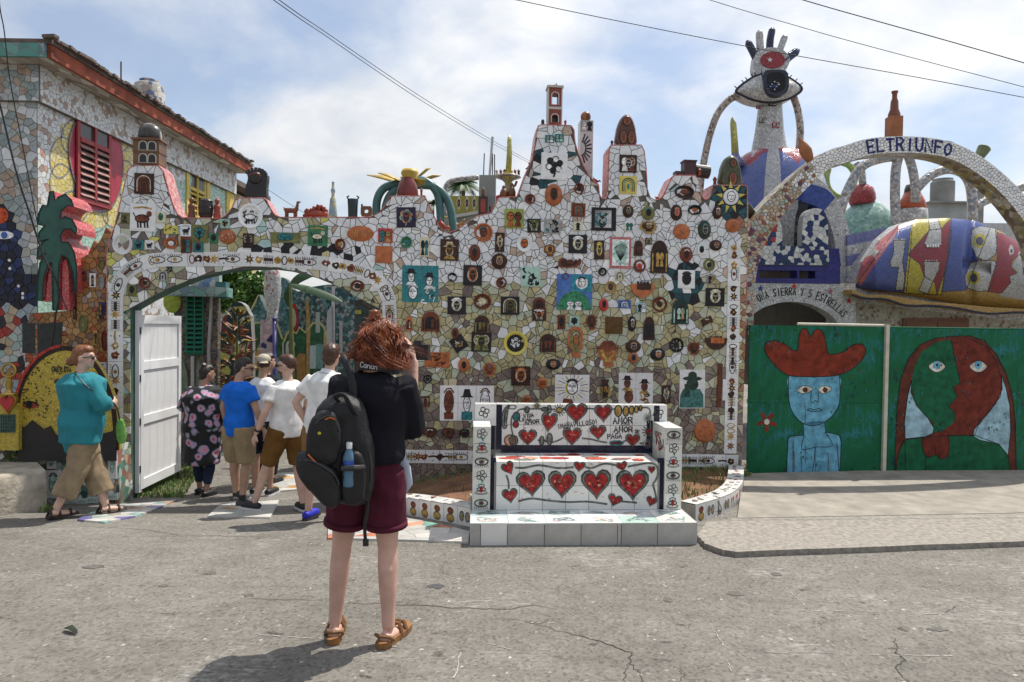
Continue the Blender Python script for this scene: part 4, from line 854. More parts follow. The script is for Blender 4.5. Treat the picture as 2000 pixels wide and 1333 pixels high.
# ================================================================== planting bed: tiled kerb, soil, weeds
def kerb(px, seed, nm):
 P_ = [Vector(gp(x, y)) for x, y in smoothpts(px, 8)]; Ls = [0]
 for a, b in zip(P_, P_[1:]): Ls.append(Ls[-1] + (b - a).length)
 T = Ls[-1]; n_ = round(T / .17); rng = random.Random(seed)
 root = empty('planter_kerb', P_[len(P_) // 2], nm, 'kerb')
 def q(l, o_=0): 
  x = np.interp(l, Ls, [p.x for p in P_]); y = np.interp(l, Ls, [p.y for p in P_]); x2 = np.interp(min(T, l + .02), Ls, [p.x for p in P_]); y2 = np.interp(min(T, l + .02), Ls, [p.y for p in P_]); x1 = np.interp(max(0, l - .02), Ls, [p.x for p in P_]); y1 = np.interp(max(0, l - .02), Ls, [p.y for p in P_])
  d = Vector((x2 - x1, y2 - y1)).normalized(); return Vector((x - d.y * o_, y + d.x * o_, 0))
 KH = .17; KW = .17; ms = [twh, paint(RBR), paint(OCH), paint((.05,.04,.035)), paint((.2,.2,.17)), paint((.3,.03,.03))]
 def kz(p): return zg(p.x, p.y)
 cm = MB(); kk = 24
 for i in range(kk):
  a, b = q(T * i / kk, .008), q(T * (i + 1) / kk, .008); c, d = q(T * (i + 1) / kk, KW - .008), q(T * i / kk, KW - .008); hz = [Vector((0,0, kz(p) - .1)) for p in (a, b, c, d)]; tz = [Vector((0,0, kz(p) + KH - .01)) for p in (a, b, c, d)]
  cm.add([a + hz[0], b + hz[1], c + hz[2], d + hz[3], a + tz[0], b + tz[1], c + tz[2], d + tz[3]], [(4,5,6,7),(0,1,5,4),(2,3,7,6)] + ([(3,0,4,7)] if i == 0 else []) + ([(1,2,6,5)] if i == kk - 1 else []))
 cm.build('kerb_core', core, root)
 for i in range(n_):
  l0, l1 = T * i / n_ + .003, T * (i + 1) / n_ - .003
  a, b = q(l0,0), q(l1,0); z0 = Vector((0,0,(kz(a) + kz(b)) / 2 - .03)); fr = Frame(a + z0, b - a); w = (b - a).length; mb = MB(); h = KH + .03
  mb.prism(fr, [(0,0),(w, 0),(w, h),(0, h)], -.008,0); cx, cy = w / 2, h * .55; k_ = rng.randrange(4)
  if k_ == 0:
   for x in (.3,.68): mb.flat(fr, ell(w * x, cy + .02, w * .12, h * .13,12),.0015,5); mb.stroke(fr, [(w * x, cy),(w * x, .04)], .006,.0012,3)
  elif k_ == 1:
   for x in (.3,.7): mb.flat(fr, ell(w * x, cy, w * .16, h * .22,12),.0015,4); mb.stroke(fr, ell(w * x, cy, w * .16, h * .22,12,0,330),.006,.002,3); mb.flat(fr, ell(w * x, cy - .01, w * .08, h * .1,8),.0024,2)
  elif k_ == 2: mb.flat(fr, ell(cx, cy + .03, w * .24, h * .16,12),.0015,1); mb.flat(fr, ell(cx, cy - .035, w * .28, h * .18,12),.0018,2); mb.stroke(fr, ell(cx, cy - .035, w * .28, h * .18,12,0,350),.007,.0022,3)
  else:
   for q_ in range(5): mb.stroke(fr, smoothpts([(rng.uniform(.1,.9) * w, rng.uniform(.2,.9) * h) for _ in range(3)], 4),.009,.0015 + q_ * .0002, rng.choice([1,3,4]))
  mb.build('kerb_tile', ms, root)
  c, d = q(l1, KW), q(l0, KW); zt = [Vector((0,0, kz(p) + KH)) for p in (a, b, c, d)]; mb = MB(); V = [a + zt[0], b + zt[1], c + zt[2], d + zt[3]]; mb.add(V + [v - Vector((0,0,.01)) for v in V], [(0,1,2,3),(4,5,1,0),(6,7,3,2)])
  m_ = (V[0] + V[1] + V[2] + V[3]) / 4
  for q_ in range(3): cc = m_ + Vector((rng.uniform(-.05,.05), rng.uniform(-.05,.05),.0015 + q_ * .0005)); rr = rng.uniform(.015,.03); mb.add([cc + Vector((rr * math.cos(t), rr * .8 * math.sin(t),0)) for t in np.linspace(0,5.5,8)], [tuple(range(8))], rng.choice([1,3,4]))
  mb.build('kerb_tile', ms, root)
 return [q(T * i / 12, KW * .7) for i in range(13)]
kl = kerb([(735,1000),(790,1006),(850,1016),(922,1030)], 2, 'low white kerb with painted tiles left of the bench')
kr = kerb([(1359,1022),(1400,1009),(1432,994),(1450,972),(1452,938)], 5, 'curved low kerb with painted tiles right of the bench')
soil = mat('bed_soil', (.17,.085,.045),.95,.35,5, bump=1.0, bscale=25)
pts = [(p.x, p.y) for p in kl] + [(bo.x + bu.x * .02 + bb.x * .9, bo.y + bb.y * .9),(bo.x + bu.x * BL + bb.x * .9, bo.y + bu.y * BL + bb.y * .9)] + [(p.x, p.y) for p in kr] + [tuple(WF.w(WF.st(1450,900)[0], 0,-.02)[:2]), tuple(WF.w(WF.st(748,900)[0], 0,-.02)[:2])]
mb = MB(); xs = [p[0] for p in pts]; ys = [p[1] for p in pts]
gxs = np.arange(min(xs), max(xs),.1); gys = np.arange(min(ys), max(ys),.1); idx = {}
def bedz(x, y): return zg(x, y) + .10 + .03 * mnoise.noise(Vector((x * 2.2, y * 2.2,0))) + .015 * mnoise.noise(Vector((x * 7, y * 7,3)))
for x in gxs:
 for y in gys:
  if inside(pts, x + .05, y + .05): mb.add([Vector((a, b, bedz(a, b))) for a, b in ((x, y),(x + .1, y),(x + .1, y + .1),(x, y + .1))], [(0,1,2,3)])
mb.build('soil_bed', soil, kind='structure', smooth=True)
def grass(name, spots, label, hmin, hmax, m, seed=1, **k):
 rng = random.Random(seed); mb = MB()
 for x, y, z in spots:
  a = rng.uniform(0,6.28); h = rng.uniform(hmin, hmax); l = Vector((math.cos(a), math.sin(a),0)); w_ = Vector((-l.y, l.x, 0)) * h * rng.uniform(.06,.12); p = Vector((x, y, z)); b = l * h * rng.uniform(.1,.7)
  mb.add([p - w_, p + w_, p + b * .4 + Vector((0,0, h * .6)) + w_ * .8, p + b + Vector((0,0, h)), p + b * .4 + Vector((0,0, h * .6)) - w_ * .8], [(0,1,2,4),(4,2,3)], rng.randrange(len(m)))
 return mb.build(name, m, label=label, kind='stuff', **k)
gm = [mat('grass_%d' % i, c, .7,.2,5) for i, c in enumerate([(.07,.16,.025),(.10,.2,.035),(.14,.19,.05),(.2,.18,.07)])]
rg = random.Random(4); sp = []
while len(sp) < 1300:
 x, y = rg.uniform(min(xs), max(xs)), rg.uniform(min(ys), max(ys))
 if not inside(pts, x, y): continue
 dw = -(Vector((x, y, 0)) - WF.o).dot(WF.n); dw = abs((Vector((x, y, 0)) - Vector((WF.o.x, WF.o.y, 0))).dot(WF.n)); px, py = proj((x, y, .1))
 den = .4 * math.exp(-dw / .12) + (.55 * max(0, mnoise.noise(Vector((x * 2.5, y * 2.5,7)))) + .12 if px > 1330 else .015)
 if rg.random() < den: sp.append((x, y, bedz(x, y) - .01))
grass('weeds', sp, None, .02,.085, gm, 3)

# ================================================================== green gate
GO = WF.w(WF.st(1460,800)[0], 0,-.10)
GT = Frame((GO.x, GO.y, 0),(math.cos(R(4.6)), math.sin(R(4.6)),0))
def gpx(x, y): return GT.st(1440 + x / 3.173,540 + y / 3.173)
def gate_paint():
 m, n, l, b = _base('gate_green'); b.inputs['Roughness'].default_value = .6; b.inputs['Specular IOR Level'].default_value = .2
 tcd = n.new('ShaderNodeTexCoord')
 def noi(s, d, rough=.6, sc=(1,1,1)):
  mp = n.new('ShaderNodeMapping'); mp.inputs['Scale'].default_value = sc; l.new(tcd.outputs['Object'], mp.inputs[0]); x = n.new('ShaderNodeTexNoise'); x.inputs['Scale'].default_value = s; x.inputs['Detail'].default_value = d; x.inputs['Roughness'].default_value = rough; l.new(mp.outputs[0], x.inputs['Vector']); return x.outputs[0]
 def rmp(src, a, b_, c0, c1):
  r = n.new('ShaderNodeValToRGB'); r.color_ramp.elements[0].position = a; r.color_ramp.elements[1].position = b_; r.color_ramp.elements[0].color = c0 + (1,); r.color_ramp.elements[1].color = c1 + (1,); l.new(src, r.inputs[0]); return r.outputs[0]
 base = rmp(noi(1.6,4),.3,.7,(.006,.10,.04),(.012,.145,.06))
 f1 = rmp(noi(1.1,2),.44,.56,(0,0,0),(1,1,1)); f2 = rmp(noi(7,10,.8,(1.6,1,.7)),.5,.58,(0,0,0),(1,1,1))
 f = n.new('ShaderNodeMath'); f.operation = 'MULTIPLY'; l.new(f1, f.inputs[0]); l.new(f2, f.inputs[1])
 x = n.new('ShaderNodeMix'); x.data_type = 'RGBA'; l.new(f.outputs[0], x.inputs['Factor']); l.new(base, x.inputs['A']); x.inputs['B'].default_value = (.03,.19,.23,1)
 g1 = rmp(noi(1.4,3),.42,.52,(1,1,1),(0,0,0)); g2 = rmp(noi(11,9,.75,(1.6,1,.6)),.55,.62,(0,0,0),(1,1,1)); g = n.new('ShaderNodeMath'); g.operation = 'MULTIPLY'; l.new(g1, g.inputs[0]); l.new(g2, g.inputs[1])
 y = n.new('ShaderNodeMix'); y.data_type = 'RGBA'; l.new(g.outputs[0], y.inputs['Factor']); l.new(x.outputs['Result'], y.inputs['A']); y.inputs['B'].default_value = (.012,.03,.05,1)
 l.new(y.outputs['Result'], b.inputs['Base Color']); return m
gm_ = gate_paint(); ivory = mat('ivory_steel', (.55,.52,.42),.5,.15,10)
def wear(name, col): return mat(name, col, .6,.38,11, bump=.08, spec=.2)
GM = [wear('gate_red', (.2,.03,.014)), wear('gate_blue', (.13,.36,.50)), wear('gate_line', (.02,.018,.016)), wear('gate_white', (.6,.58,.5)), wear('gate_brown_eye', (.10,.035,.02)), wear('gate_green_paint', (.008,.105,.045)), wear('gate_maroon', (.15,.025,.015)), wear('gate_hair', (.12,.03,.018)), wear('gate_palest', (.30,.47,.55)), wear('gate_rust', (.16,.07,.02))]
def leaf(nm, corners, seams, label):
 c = [gpx(*p) for p in corners]; root = empty('gate_leaf', GT.w(sum(p[0] for p in c) / 4, min(p[1] for p in c),0), label, 'gate', 'green steel gate leaves')
 x0, x1 = (c[0][0] + c[3][0]) / 2,(c[1][0] + c[2][0]) / 2; z0, z1 = min(c[2][1], c[3][1]),(c[0][1] + c[1][1]) / 2
 xs_ = [x0] + [gpx(s_, 700)[0] for s_ in seams[0]] + [x1]; zs_ = [z0] + [gpx(500, s_)[1] for s_ in seams[1]][::-1] + [z1]
 for i in range(len(xs_) - 1):
  for j in range(len(zs_) - 1):
   mb = MB(); mb.prism(GT, [(xs_[i] + .0015, zs_[j] + .0015),(xs_[i + 1] - .0015, zs_[j] + .0015),(xs_[i + 1] - .0015, zs_[j + 1] - .0015),(xs_[i] + .0015, zs_[j + 1] - .0015)], -.03,-.0006 * ((i + j) % 2), back=True); mb.build('steel_panel', gm_, root)
 mb = MB()
 for z in (z0 + .1,(z0 + z1) / 2, z1 - .1): mb.box(GT.w((x0 + x1) / 2, z, -.055), x1 - x0 - .02,.04,.05, math.atan2(GT.u.y, GT.u.x))
 mb.build('back_rail', ivory, root)
 mb = MB(); mb.box(GT.w((x0 + x1) / 2, z0 - .025,.0), x1 - x0,.05,.045, math.atan2(GT.u.y, GT.u.x)); mb.build('bottom_rail', ivory, root)
 return root, x0, x1, z0, z1
gl, gx0, gx1, gz0, gz1 = leaf('l', [(80,297),(912,318),(895,1242),(58,1245)], ([360], [785]), 'green steel gate leaf painted with a red hatted blue face')
def G(mb, pts, m, lay, n=3): mb.flat(GT, [gpx(*p) for p in (smoothpts(pts, n, True) if n else pts)], .002 + .0006 * lay, m)
def GS(mb, pts, m, w=6, lay=6, n=4): mb.stroke(GT, [gpx(*p) for p in (smoothpts(pts, n) if n else pts)], w * .00205,.002 + .0006 * lay, m)
mb = MB(); hat = [(180,412),(225,398),(290,418),(350,462),(378,450),(380,385),(398,332),(430,328),(455,378),(472,345),(500,328),(535,358),(558,465),(585,485),(650,470),(720,425),(770,422),(796,460),(770,520),(700,580),(620,613),(530,622),(400,622),(310,612),(240,560),(185,490),(168,445)]
face = [(318,618),(475,628),(632,612),(636,700),(630,790),(595,855),(540,903),(480,925),(420,918),(362,872),(325,800),(316,700)]
G(mb, [(x, y) for x, y in face], 1,0,2); G(mb, [(412,905),(535,895),(545,968),(482,1060),(415,985)], 1,0,0); G(mb, [(305,1240),(315,1010),(338,992),(412,985),(482,1058),(542,965),(628,985),(642,1030),(632,1238)], 1,1,0)
G(mb, hat, 0,2,3); GS(mb, hat + hat[:1], 2,5,4,3); GS(mb, face[2:] + face[:1], 2,4,4,3)
for x, r in ((418,50),(541,44)):
 G(mb, [(x - r, 703),(x - r * .4,682),(x + r * .3,680),(x + r, 698),(x + r * .3,722),(x - r * .4,726)], 3,3,3); G(mb, ell(x + 3,705,15,17,14),4,4,0); GS(mb, [(x - r, 703),(x - r * .4,682),(x + r * .3,680),(x + r, 698),(x + r * .3,722),(x - r * .4,726),(x - r, 703)], 2,3,5)
for p in ([(458,712),(455,775),(470,782),(482,770),(500,780),(502,765),(500,715)], [(432,828),(450,820),(478,828),(505,820),(523,828),(500,837),(455,836),(432,828)], [(415,985),(398,1072),(484,1057)], [(542,965),(590,1050),(484,1057)], [(484,1057),(475,1150),(460,1238)], [(345,1020),(345,1238)], [(616,1030),(632,1238)], [(412,985),(335,992),(315,1010),(305,1240)], [(542,965),(628,985),(642,1030),(632,1238)]): GS(mb, p, 2,4,5,3)
for q in range(5): a = q * 1.2566 + .35; G(mb, ell(183 + 38 * math.cos(a),900 + 38 * math.sin(a),28,13,12, rot=a),0,1,0)
G(mb, ell(183,902,17,18,12),3,2,0)
for x, y in ((420,1040),(395,1120),(480,1100),(560,1090),(350,1080),(418,780)): GS(mb, [(x, y),(x + 4, y + 60),(x + 1, y + 130)], 9,4,3,3)
mb.build('painted_figure', GM, gl)
grt, hx0, hx1, hz0, hz1 = leaf('r', [(930,318),(1880,335),(1880,1242),(905,1242)], ([1340,1735], [715]), 'green steel gate leaf painted with a brown and green profile')
mb = MB(); hair = [(975,1238),(980,1000),(990,800),(1012,640),(1060,510),(1130,425),(1230,382),(1330,372),(1440,368),(1530,400),(1600,478),(1660,590),(1700,720),(1722,900),(1728,1238)]
G(mb, hair, 7,0,0); body = [(978,1238),(998,1090),(1040,1012),(1200,994),(1310,985),(1470,985),(1620,1040),(1676,1110),(1692,1238)]
G(mb, body, 5,2,0); bl = [(1080,640),(1075,720),(1108,800),(1180,880),(1216,940),(1205,990),(1040,1006),(1035,900),(1055,740)]; br = [(1635,610),(1640,700),(1600,790),(1520,880),(1465,950),(1460,990),(1500,1015),(1620,1040),(1675,1110),(1692,960),(1686,800),(1662,690)]
gf = [(1325,390),(1230,408),(1140,470),(1092,570),(1076,680),(1096,770),(1150,845),(1215,910),(1215,985),(1290,946),(1345,902),(1348,852),(1310,806),(1362,745),(1336,690),(1380,660),(1366,590),(1340,480)]
bf = [(1325,390),(1340,480),(1366,590),(1380,660),(1336,690),(1362,745),(1310,806),(1348,852),(1345,902),(1290,946),(1240,975),(1310,988),(1470,986),(1490,925),(1560,840),(1630,742),(1640,650),(1600,520),(1540,432),(1440,388)]
G(mb, gf, 5,3,0); G(mb, bf, 6,3,0); G(mb, bl, 8,4,0); G(mb, br, 8,4,0)
for p in (gf[-8:] + gf[:1], bl + bl[:1], br + br[:1], hair, bf[-9:], body): GS(mb, p, 2,4,7,0)
for x, r in ((1235,53),(1491,55)):
 e = [(x - r, 560),(x - r * .4,530),(x + r * .3,526),(x + r, 560),(x + r * .3,592),(x - r * .4,590)]; G(mb, e, 3,6,3); GS(mb, e + e[:1], 2,3,9,3); G(mb, [(x - 20,530),(x + 20,530),(x + 20,560),(x, 580),(x - 20,560)], 1,7,2); G(mb, ell(x, 550,8,9,10),2,8,0)
for p in ([(1150,1000),(1290,955),(1310,1060),(1300,1115),(1262,1132),(1232,1105),(1200,1118),(1165,1110),(1148,1060)],): G(mb, p, 6,6,3); GS(mb, p + p[:1], 2,4,9,3)
GS(mb, [(1228,1105),(1225,1060)], 2,4,9); GS(mb, [(1165,1115),(1165,1238)], 2,3,9); GS(mb, [(1000,1100),(1035,1015),(1042,1238)], 2,3,9)
mb.build('painted_figure', GM, grt)
rz_ = math.atan2(GT.u.y, GT.u.x)
cm_ = [wear('chip_blue', (.03,.17,.22)), wear('chip_dark', (.012,.022,.03)), wear('chip_rust', (.14,.06,.02)), wear('chip_pale', (.3,.36,.34))]
for root_, xa, xb in ((gl, 90,890),(grt, 940,1870)):
 mb = MB(); rc = random.Random(int(xa)); cl_ = [(rc.uniform(xa, xb), rc.uniform(330,1200)) for _ in range(26)]
 for q in range(300):
  x, y = rc.choice(cl_); x += rc.gauss(0,28); y += rc.gauss(0,40)
  if not xa < x < xb or not 335 < y < 1235: continue
  c = gpx(x, y); r0 = abs(rc.gauss(0,.0045)) + .0015; mb.flat(GT, [(c[0] + r0 * math.cos(t) * rc.uniform(.4,1.2), c[1] + r0 * 1.8 * math.sin(t) * rc.uniform(.4,1.2)) for t in np.linspace(0,5.6,8)], .0085 + q * 2e-6, rc.choice([0,0,0,0,1,1,2]))
 mb.build('paint_chips', cm_, root_, kind='stuff')
mb = MB(); mb.box(GT.w((gx1 + hx0) / 2,(gz0 + gz1) / 2 - .02,.01),.045,.06, gz1 - gz0 + .1, rz_); mb.build('post', ivory, grt)
mb = MB(); mb.tube([GT.w(gpx(378,305)[0], gz1 + .02,-.02), GT.w(gx1, gz1 + .015,-.02)], .018,8); mb.build('top_rail', ivory, gl)
mb = MB(); mb.tube([GT.w(hx0, hz1 + .006,-.02), GT.w(hx1, hz1 + .006,-.02)], .012,8); mb.build('top_rail', gm_, grt)

# ================================================================== white gateway door
dh = WF.w(*WF.st(263,962),-.12); dd = ray(351,919); t = (dh.z - CP.z) / dd.z; de = CP + dd * t; DF = Frame(dh, Vector((de.x - dh.x, de.y - dh.y, 0))); DW = Vector((de.x - dh.x, de.y - dh.y)).length; DH = 2.02
door = empty('gateway_door', dh + (de - dh) * .5, 'white panelled metal door standing open inside the mosaic gateway', 'door')
wpm = mat('white_door_paint', (.71,.715,.73),.4,.11,2.2); DB_ = .028
rails = [0,.11,.80 - .05,.80 + .05,1.43 - .05,1.43 + .05, DH - .1, DH]
for j in range(3):
 z0, z1 = rails[2 * j + 1], rails[2 * j + 2]; n_ = 5
 for i in range(n_):
  a, b = lerp(.07, DW - .07, i / n_), lerp(.07, DW - .07,(i + 1) / n_); mb = MB(); mb.prism(DF, [(a + .002, z0),(b - .002, z0),(b - .002, z1),(a + .002, z1)], -.02,-.002, back=True); mb.build('door_plank', wpm, door)
for j in range(4): mb = MB(); mb.prism(DF, [(.071, rails[2 * j]),(DW - .071, rails[2 * j]),(DW - .071, rails[2 * j + 1]),(.071, rails[2 * j + 1])], -.03,.014, back=True); mb.build('rail', wpm, door)
for a, b in ((0,.07),(DW - .07, DW)): mb = MB(); mb.prism(DF, [(a, 0),(b, 0),(b, DH),(a, DH)], -.032,.016, back=True); mb.build('stile', wpm, door)
hm = mat('hinge_dark', (.06,.06,.065),.5, metal=.6)
for z in (.2,.75,1.25,1.8): mb = MB(); mb.tube([DF.w(-.012, z, .012), DF.w(-.012, z + .08,.012)], .012,8); mb.build('hinge', hm, door)
mb = MB(); mb.box(DF.w(DW - .05,-.08,0),.02,.02,.16,0); mb.build('drop_bolt', hm, door)
jm = mat('jamb_green', (.05,.16,.12),.7,.3,7, bump=.2)
mb = MB(); a = WF.st(251,962); mb.box(WF.w(a[0], a[1] + 1.02,-.05),.05,.12,2.1, R(5)); mb.build('door_jamb', jm, wall)
mb = MB(); mb.box(WF.w(a[0] + .055, a[1] + 1.02,-.12),.045,.07,2.1, R(5)); mb.build('door_frame', wpm, wall)
# ================================================================== house on the left
HX, HY = -5.92,8.62
HS = Frame((HX, HY, 0),(0,1,0)); HFm = Frame((HX, HY, 0),(1,0,0))
house = empty('mosaic_house', (HX - 1.5, HY + 2.5,-.2), 'two-tone mosaic house with red eave and flower window on the left', 'house'); house['kind'] = 'thing'
hgr = mat('house_grout', (.2,.18,.155),.95,.25,4, bump=.4)
HTOP = 4.86; HB = 4.42; HEND = 6.0
mb = MB(); mb.box((HX - 3, HY + HEND / 2,2.2),6 - .02, HEND - .02,5.3); mb.build('wall_core', hgr, house)
PAL = {'w': [(.6,.62,.63),(.54,.56,.57),(.64,.64,.62)], 'b': [(.38,.29,.22),(.33,.25,.2)], 'y': [(.62,.5,.13),(.58,.5,.2),(.66,.58,.3)], 't': [(.32,.5,.42),(.38,.55,.47)], 'g': [(.3,.34,.33),(.36,.4,.42),(.25,.3,.3),(.42,.42,.38)], 'm': [(.33,.02,.035)], 'k': [(.02,.02,.03)], 'n': [(.02,.025,.06),(.03,.05,.14)], 'p': [(.45,.27,.22)]}
PI = {}; hm_ = []
for k_, cs in PAL.items():
 PI[k_] = []
 for c in cs: PI[k_].append(len(hm_)); hm_.append(glaze(c, .35,.12))
def petal(px, py, rx, ry, rot=0): return ell(px, py, rx, ry, 22, rot=rot)
PETALS = [petal(148,268,30,36,.2), petal(118,308,22,40,.1), petal(120,362,24,42,-.1), petal(142,405,30,32,0), petal(180,425,30,30,0), petal(222,410,24,34,0), petal(244,350,18,36,0), petal(246,310,16,32,0), petal(236,272,16,24,0)]
def side_col(px, py, rng):
 for p in PETALS:
  if inside(p, px, py): return rng.choice(PI['y'])
 if py > 425 and px < 245: return rng.choice(PI['t'])
 if px > 330:
  n_ = mnoise.noise(Vector((px / 16., py / 40., 2)));  return rng.choice(PI['t']) if n_ > .05 else rng.choice(PI['w'] + PI['b'][:1])
 return rng.choice(PI['w']) if rng.random() < .76 else rng.choice(PI['b'] + PI['p'])
OVAL = [(s_, t_) for s_, t_ in (HS.st(x, y) for x, y in smoothpts([(185,230),(212,238),(230,268),(238,320),(232,370),(215,405),(190,414),(165,402),(148,365),(136,325),(132,285),(142,245),(160,232)], 4, True))]
so = HS.sts([(205,330),(205,331)])
side_poly = [(0.0,.9),(HEND, .9),(HEND, HB),(0.0, HB)]
W2 = HS.sts([(367,330),(402,338),(402,425),(367,425)])
SHd = shards(side_poly, .088,.006, [OVAL, W2], 12,.45); rng = random.Random(5); SHd.sort(key=lambda e: -area(e[0]) / (9 + e[1][0]) ** 2); rest = MB(); n_ = 0
for P_, c in SHd:
 px, py = proj(HS.w(*c))
 if px > 480: continue
 k_ = side_col(px, py, rng)
 if n_ < 160: mb = MB(); mb.prism(HS, P_, 0,.008, jit=.0008); mb.build('tile_shard', hm_[k_], house); n_ += 1
 else: rest.prism(HS, P_, 0,.008, k_, jit=.0008)
BMf = Frame((HX + .07, HY, 0),(0,1,0)); mb = MB(); mb.box((HX - .5 + .035, HY + HEND / 2 - .03,(HB + HTOP) / 2),1.0 + .07, HEND + .06, HTOP - HB); mb.build('beam', hgr, house)
for P_, c in shards([(-.05, HB),(HEND, HB),(HEND, HTOP),(-.05, HTOP)], .085,.006, [], 13,.5): rest.prism(BMf, P_, -.002,.007, rng.choice(PI['w']) if rng.random() < .74 else rng.choice(PI['b']), jit=.0008)
FRn = Frame((HX, HY, 0),(1,0,0))
fpoly = [(-1.6,-.3),(0,-.3),(0, HTOP),(-1.6, HTOP)]; archp = FRn.sts([(-40,545),(45,545),(43,470),(34,430),(18,408),(0,400),(-40,405)]); SHf = shards(fpoly, .125,.007, [], 15,.5); rest2 = MB()
def pebble(px, py, rng): return rng.choice([glaze(c, .35) for c in ((.42,.25,.18),(.3,.36,.4),(.35,.05,.04),(.5,.5,.48),(.03,.03,.04),(.35,.45,.42),(.45,.36,.24))])
SHf.sort(key=lambda e: -area(e[0]))
for P_, c in SHf:
 px, py = proj(FRn.w(*c))
 if px < -70: continue
 if inside(archp, *c): m_ = hm_[rng.choice(PI['k'] + PI['n'])]
 elif py > 600: m_ = pebble(px, py, rng)
 elif 545 < py: m_ = hm_[rng.choice(PI['n'] + PI['k'])]
 else: m_ = hm_[rng.choice(PI['g'] + PI['g'] + PI['w'] + PI['b'])]
 mb = MB(); mb.prism(FRn, P_, 0,.012, jit=.001); mb.build('tile_shard', m_, house)
FBm = Frame((HX, HY - .07,0),(1,0,0))
for P_, c in shards([(-1.6, HB),(.07, HB),(.07, HTOP),(-1.6, HTOP)], .11,.006, [], 17,.5): rest.prism(FBm, P_, -.002,.008, rng.choice(PI['g'] + PI['b'] + PI['w'][:1]), jit=.0008)
rest.build('small_tile_shards', hm_, house, kind='stuff')
mb = MB()
for x, y in ((20,509),(21,525),(38,559),(46,574),(46,582)): c = FRn.st(x, y); mb.flat(FRn, ell(c[0], c[1], .02,.02,10),.016,0)
c = FRn.st(10,460); mb.flat(FRn, ell(c[0], c[1], .12,.05,16),.016,0); mb.flat(FRn, ell(c[0], c[1], .04,.045,12),.018,1); c = FRn.st(4,422); mb.flat(FRn, ell(c[0], c[1], .09,.1,12),.016,2); mb.build('painted_spots', [paint(W_), paint(BLU), paint((.5,.07,.02))], house)
mb = MB()
for p in PETALS: mb.stroke(HS, HS.sts(p + p[:1]),.022,.0115,0)
mb.build('petal_outline', paint((.24,.23,.24)), house)
mag = mat('magenta_surround', (.36,.022,.05),.45,.25,3, bump=.1); wood = mat('red_wood', (.27,.03,.035),.55,.2,6); drk = mat('window_void', (.008,.007,.008),.6); pane = mat('dusty_pane', (.06,.05,.05),.25)
mb = MB(); mb.prism(HS, OVAL, 0,.02); mb.stroke(HS, OVAL + OVAL[:1], .03,.023,1); mb.build('window_surround', [mag, paint((.2,.18,.19))], house)
def louvre(fr, px, root, wm, sm, n_=8, top=True, dep=.02, nm='window', cols=2):
 c = fr.sts(px, dep + .04); s0, s1 = min(p[0] for p in c), max(p[0] for p in c); t0, t1 = min(p[1] for p in c), max(p[1] for p in c)
 mb = MB(); mb.prism(fr, [(s0, t0),(s1, t0),(s1, t1),(s0, t1)], dep - .06, dep + .012); win = mb.build(nm, drk, root)
 fw = (s1 - s0) * .08; tt = lerp(t0, t1,.74) if top else t1 - fw
 def bar(a, b, c_, d, h, nm_='frame'): m_ = MB(); m_.prism(fr, [(a, c_),(b, c_),(b, d),(a, d)], dep, dep + h, back=True); m_.build(nm_, wm, win)
 bar(s0, s0 + fw, t0 + fw, t1 - fw, .04); bar(s1 - fw, s1, t0 + fw, t1 - fw, .04); bar(s0, s1, t0, t0 + fw, .042); bar(s0, s1, t1 - fw, t1,.042)
 if cols == 2: bar((s0 + s1) / 2 - fw * .4,(s0 + s1) / 2 + fw * .4, t0 + fw, t1 - fw, .055, 'mullion')
 if top:
  bar(s0 + fw, s1 - fw, tt - fw * .5, tt + fw * .5,.05, 'transom')
  for k_ in range(2): a, b = (s0 + fw, (s0 + s1) / 2 - fw * .4) if k_ == 0 else ((s0 + s1) / 2 + fw * .4, s1 - fw); m_ = MB(); m_.prism(fr, [(a, tt + fw * .5),(b, tt + fw * .5),(b, t1 - fw),(a, t1 - fw)], dep + .013, dep + .025); m_.build('pane', pane, win)
 for k_ in range(cols):
  a, b = ((s0 + fw, (s0 + s1) / 2 - fw * .4) if k_ == 0 else ((s0 + s1) / 2 + fw * .4, s1 - fw)) if cols == 2 else (s0 + fw, s1 - fw)
  for j in range(n_):
   z0 = lerp(t0 + fw, tt - fw * .5, j / n_); hh = (tt - t0 - fw) / n_; m_ = MB()
   m_.add([fr.w(a, z0 + hh * .1, dep + .055), fr.w(b, z0 + hh * .1, dep + .055), fr.w(b, z0 + hh * .62, dep + .014), fr.w(a, z0 + hh * .62, dep + .014), fr.w(a, z0 + hh * .22, dep + .06), fr.w(b, z0 + hh * .22, dep + .06), fr.w(b, z0 + hh * .74, dep + .018), fr.w(a, z0 + hh * .74, dep + .018)], [(0,1,5,4),(4,5,6,7),(1,2,6,5),(3,0,4,7),(2,3,7,6),(3,2,1,0)]); m_.build('slat', sm, win)
 return win
louvre(HS, [(152,238),(218,258),(218,402),(154,392)], house, wood, mat('weathered_slat', (.3,.16,.14),.6,.25,8),8, dep=.013)
yw = mat('yellow_wood', (.5,.36,.05),.55,.2,5); louvre(HS, [(367,330),(402,345),(402,470),(367,470)], house, yw, yw, 9, dep=-.02)
mb = MB()
for px in ([(362,330),(368,333),(368,470),(362,470)], [(402,344),(408,348),(408,470),(402,470)], [(440,357),(454,362),(454,470),(440,470)]): mb = MB(); mb.prism(HS, HS.sts(px),0,.03); mb.build('yellow_trim', mat('yellow_plaster', (.62,.47,.12),.7,.25,3), house)
OV = .36; roofm = mat('roof_edge', (.13,.10,.085),.9,.3,8, bump=.5); fas = mat('red_fascia', (.27,.06,.028),.75,.5,4, bump=.2); sof = mosaic('soffit_mosaic', [(.5,.46,.4),(.42,.36,.3),(.58,.56,.5),(.32,.26,.21)], 9,.03,(.25,.22,.19),.7, stretch=(1,.35,1))
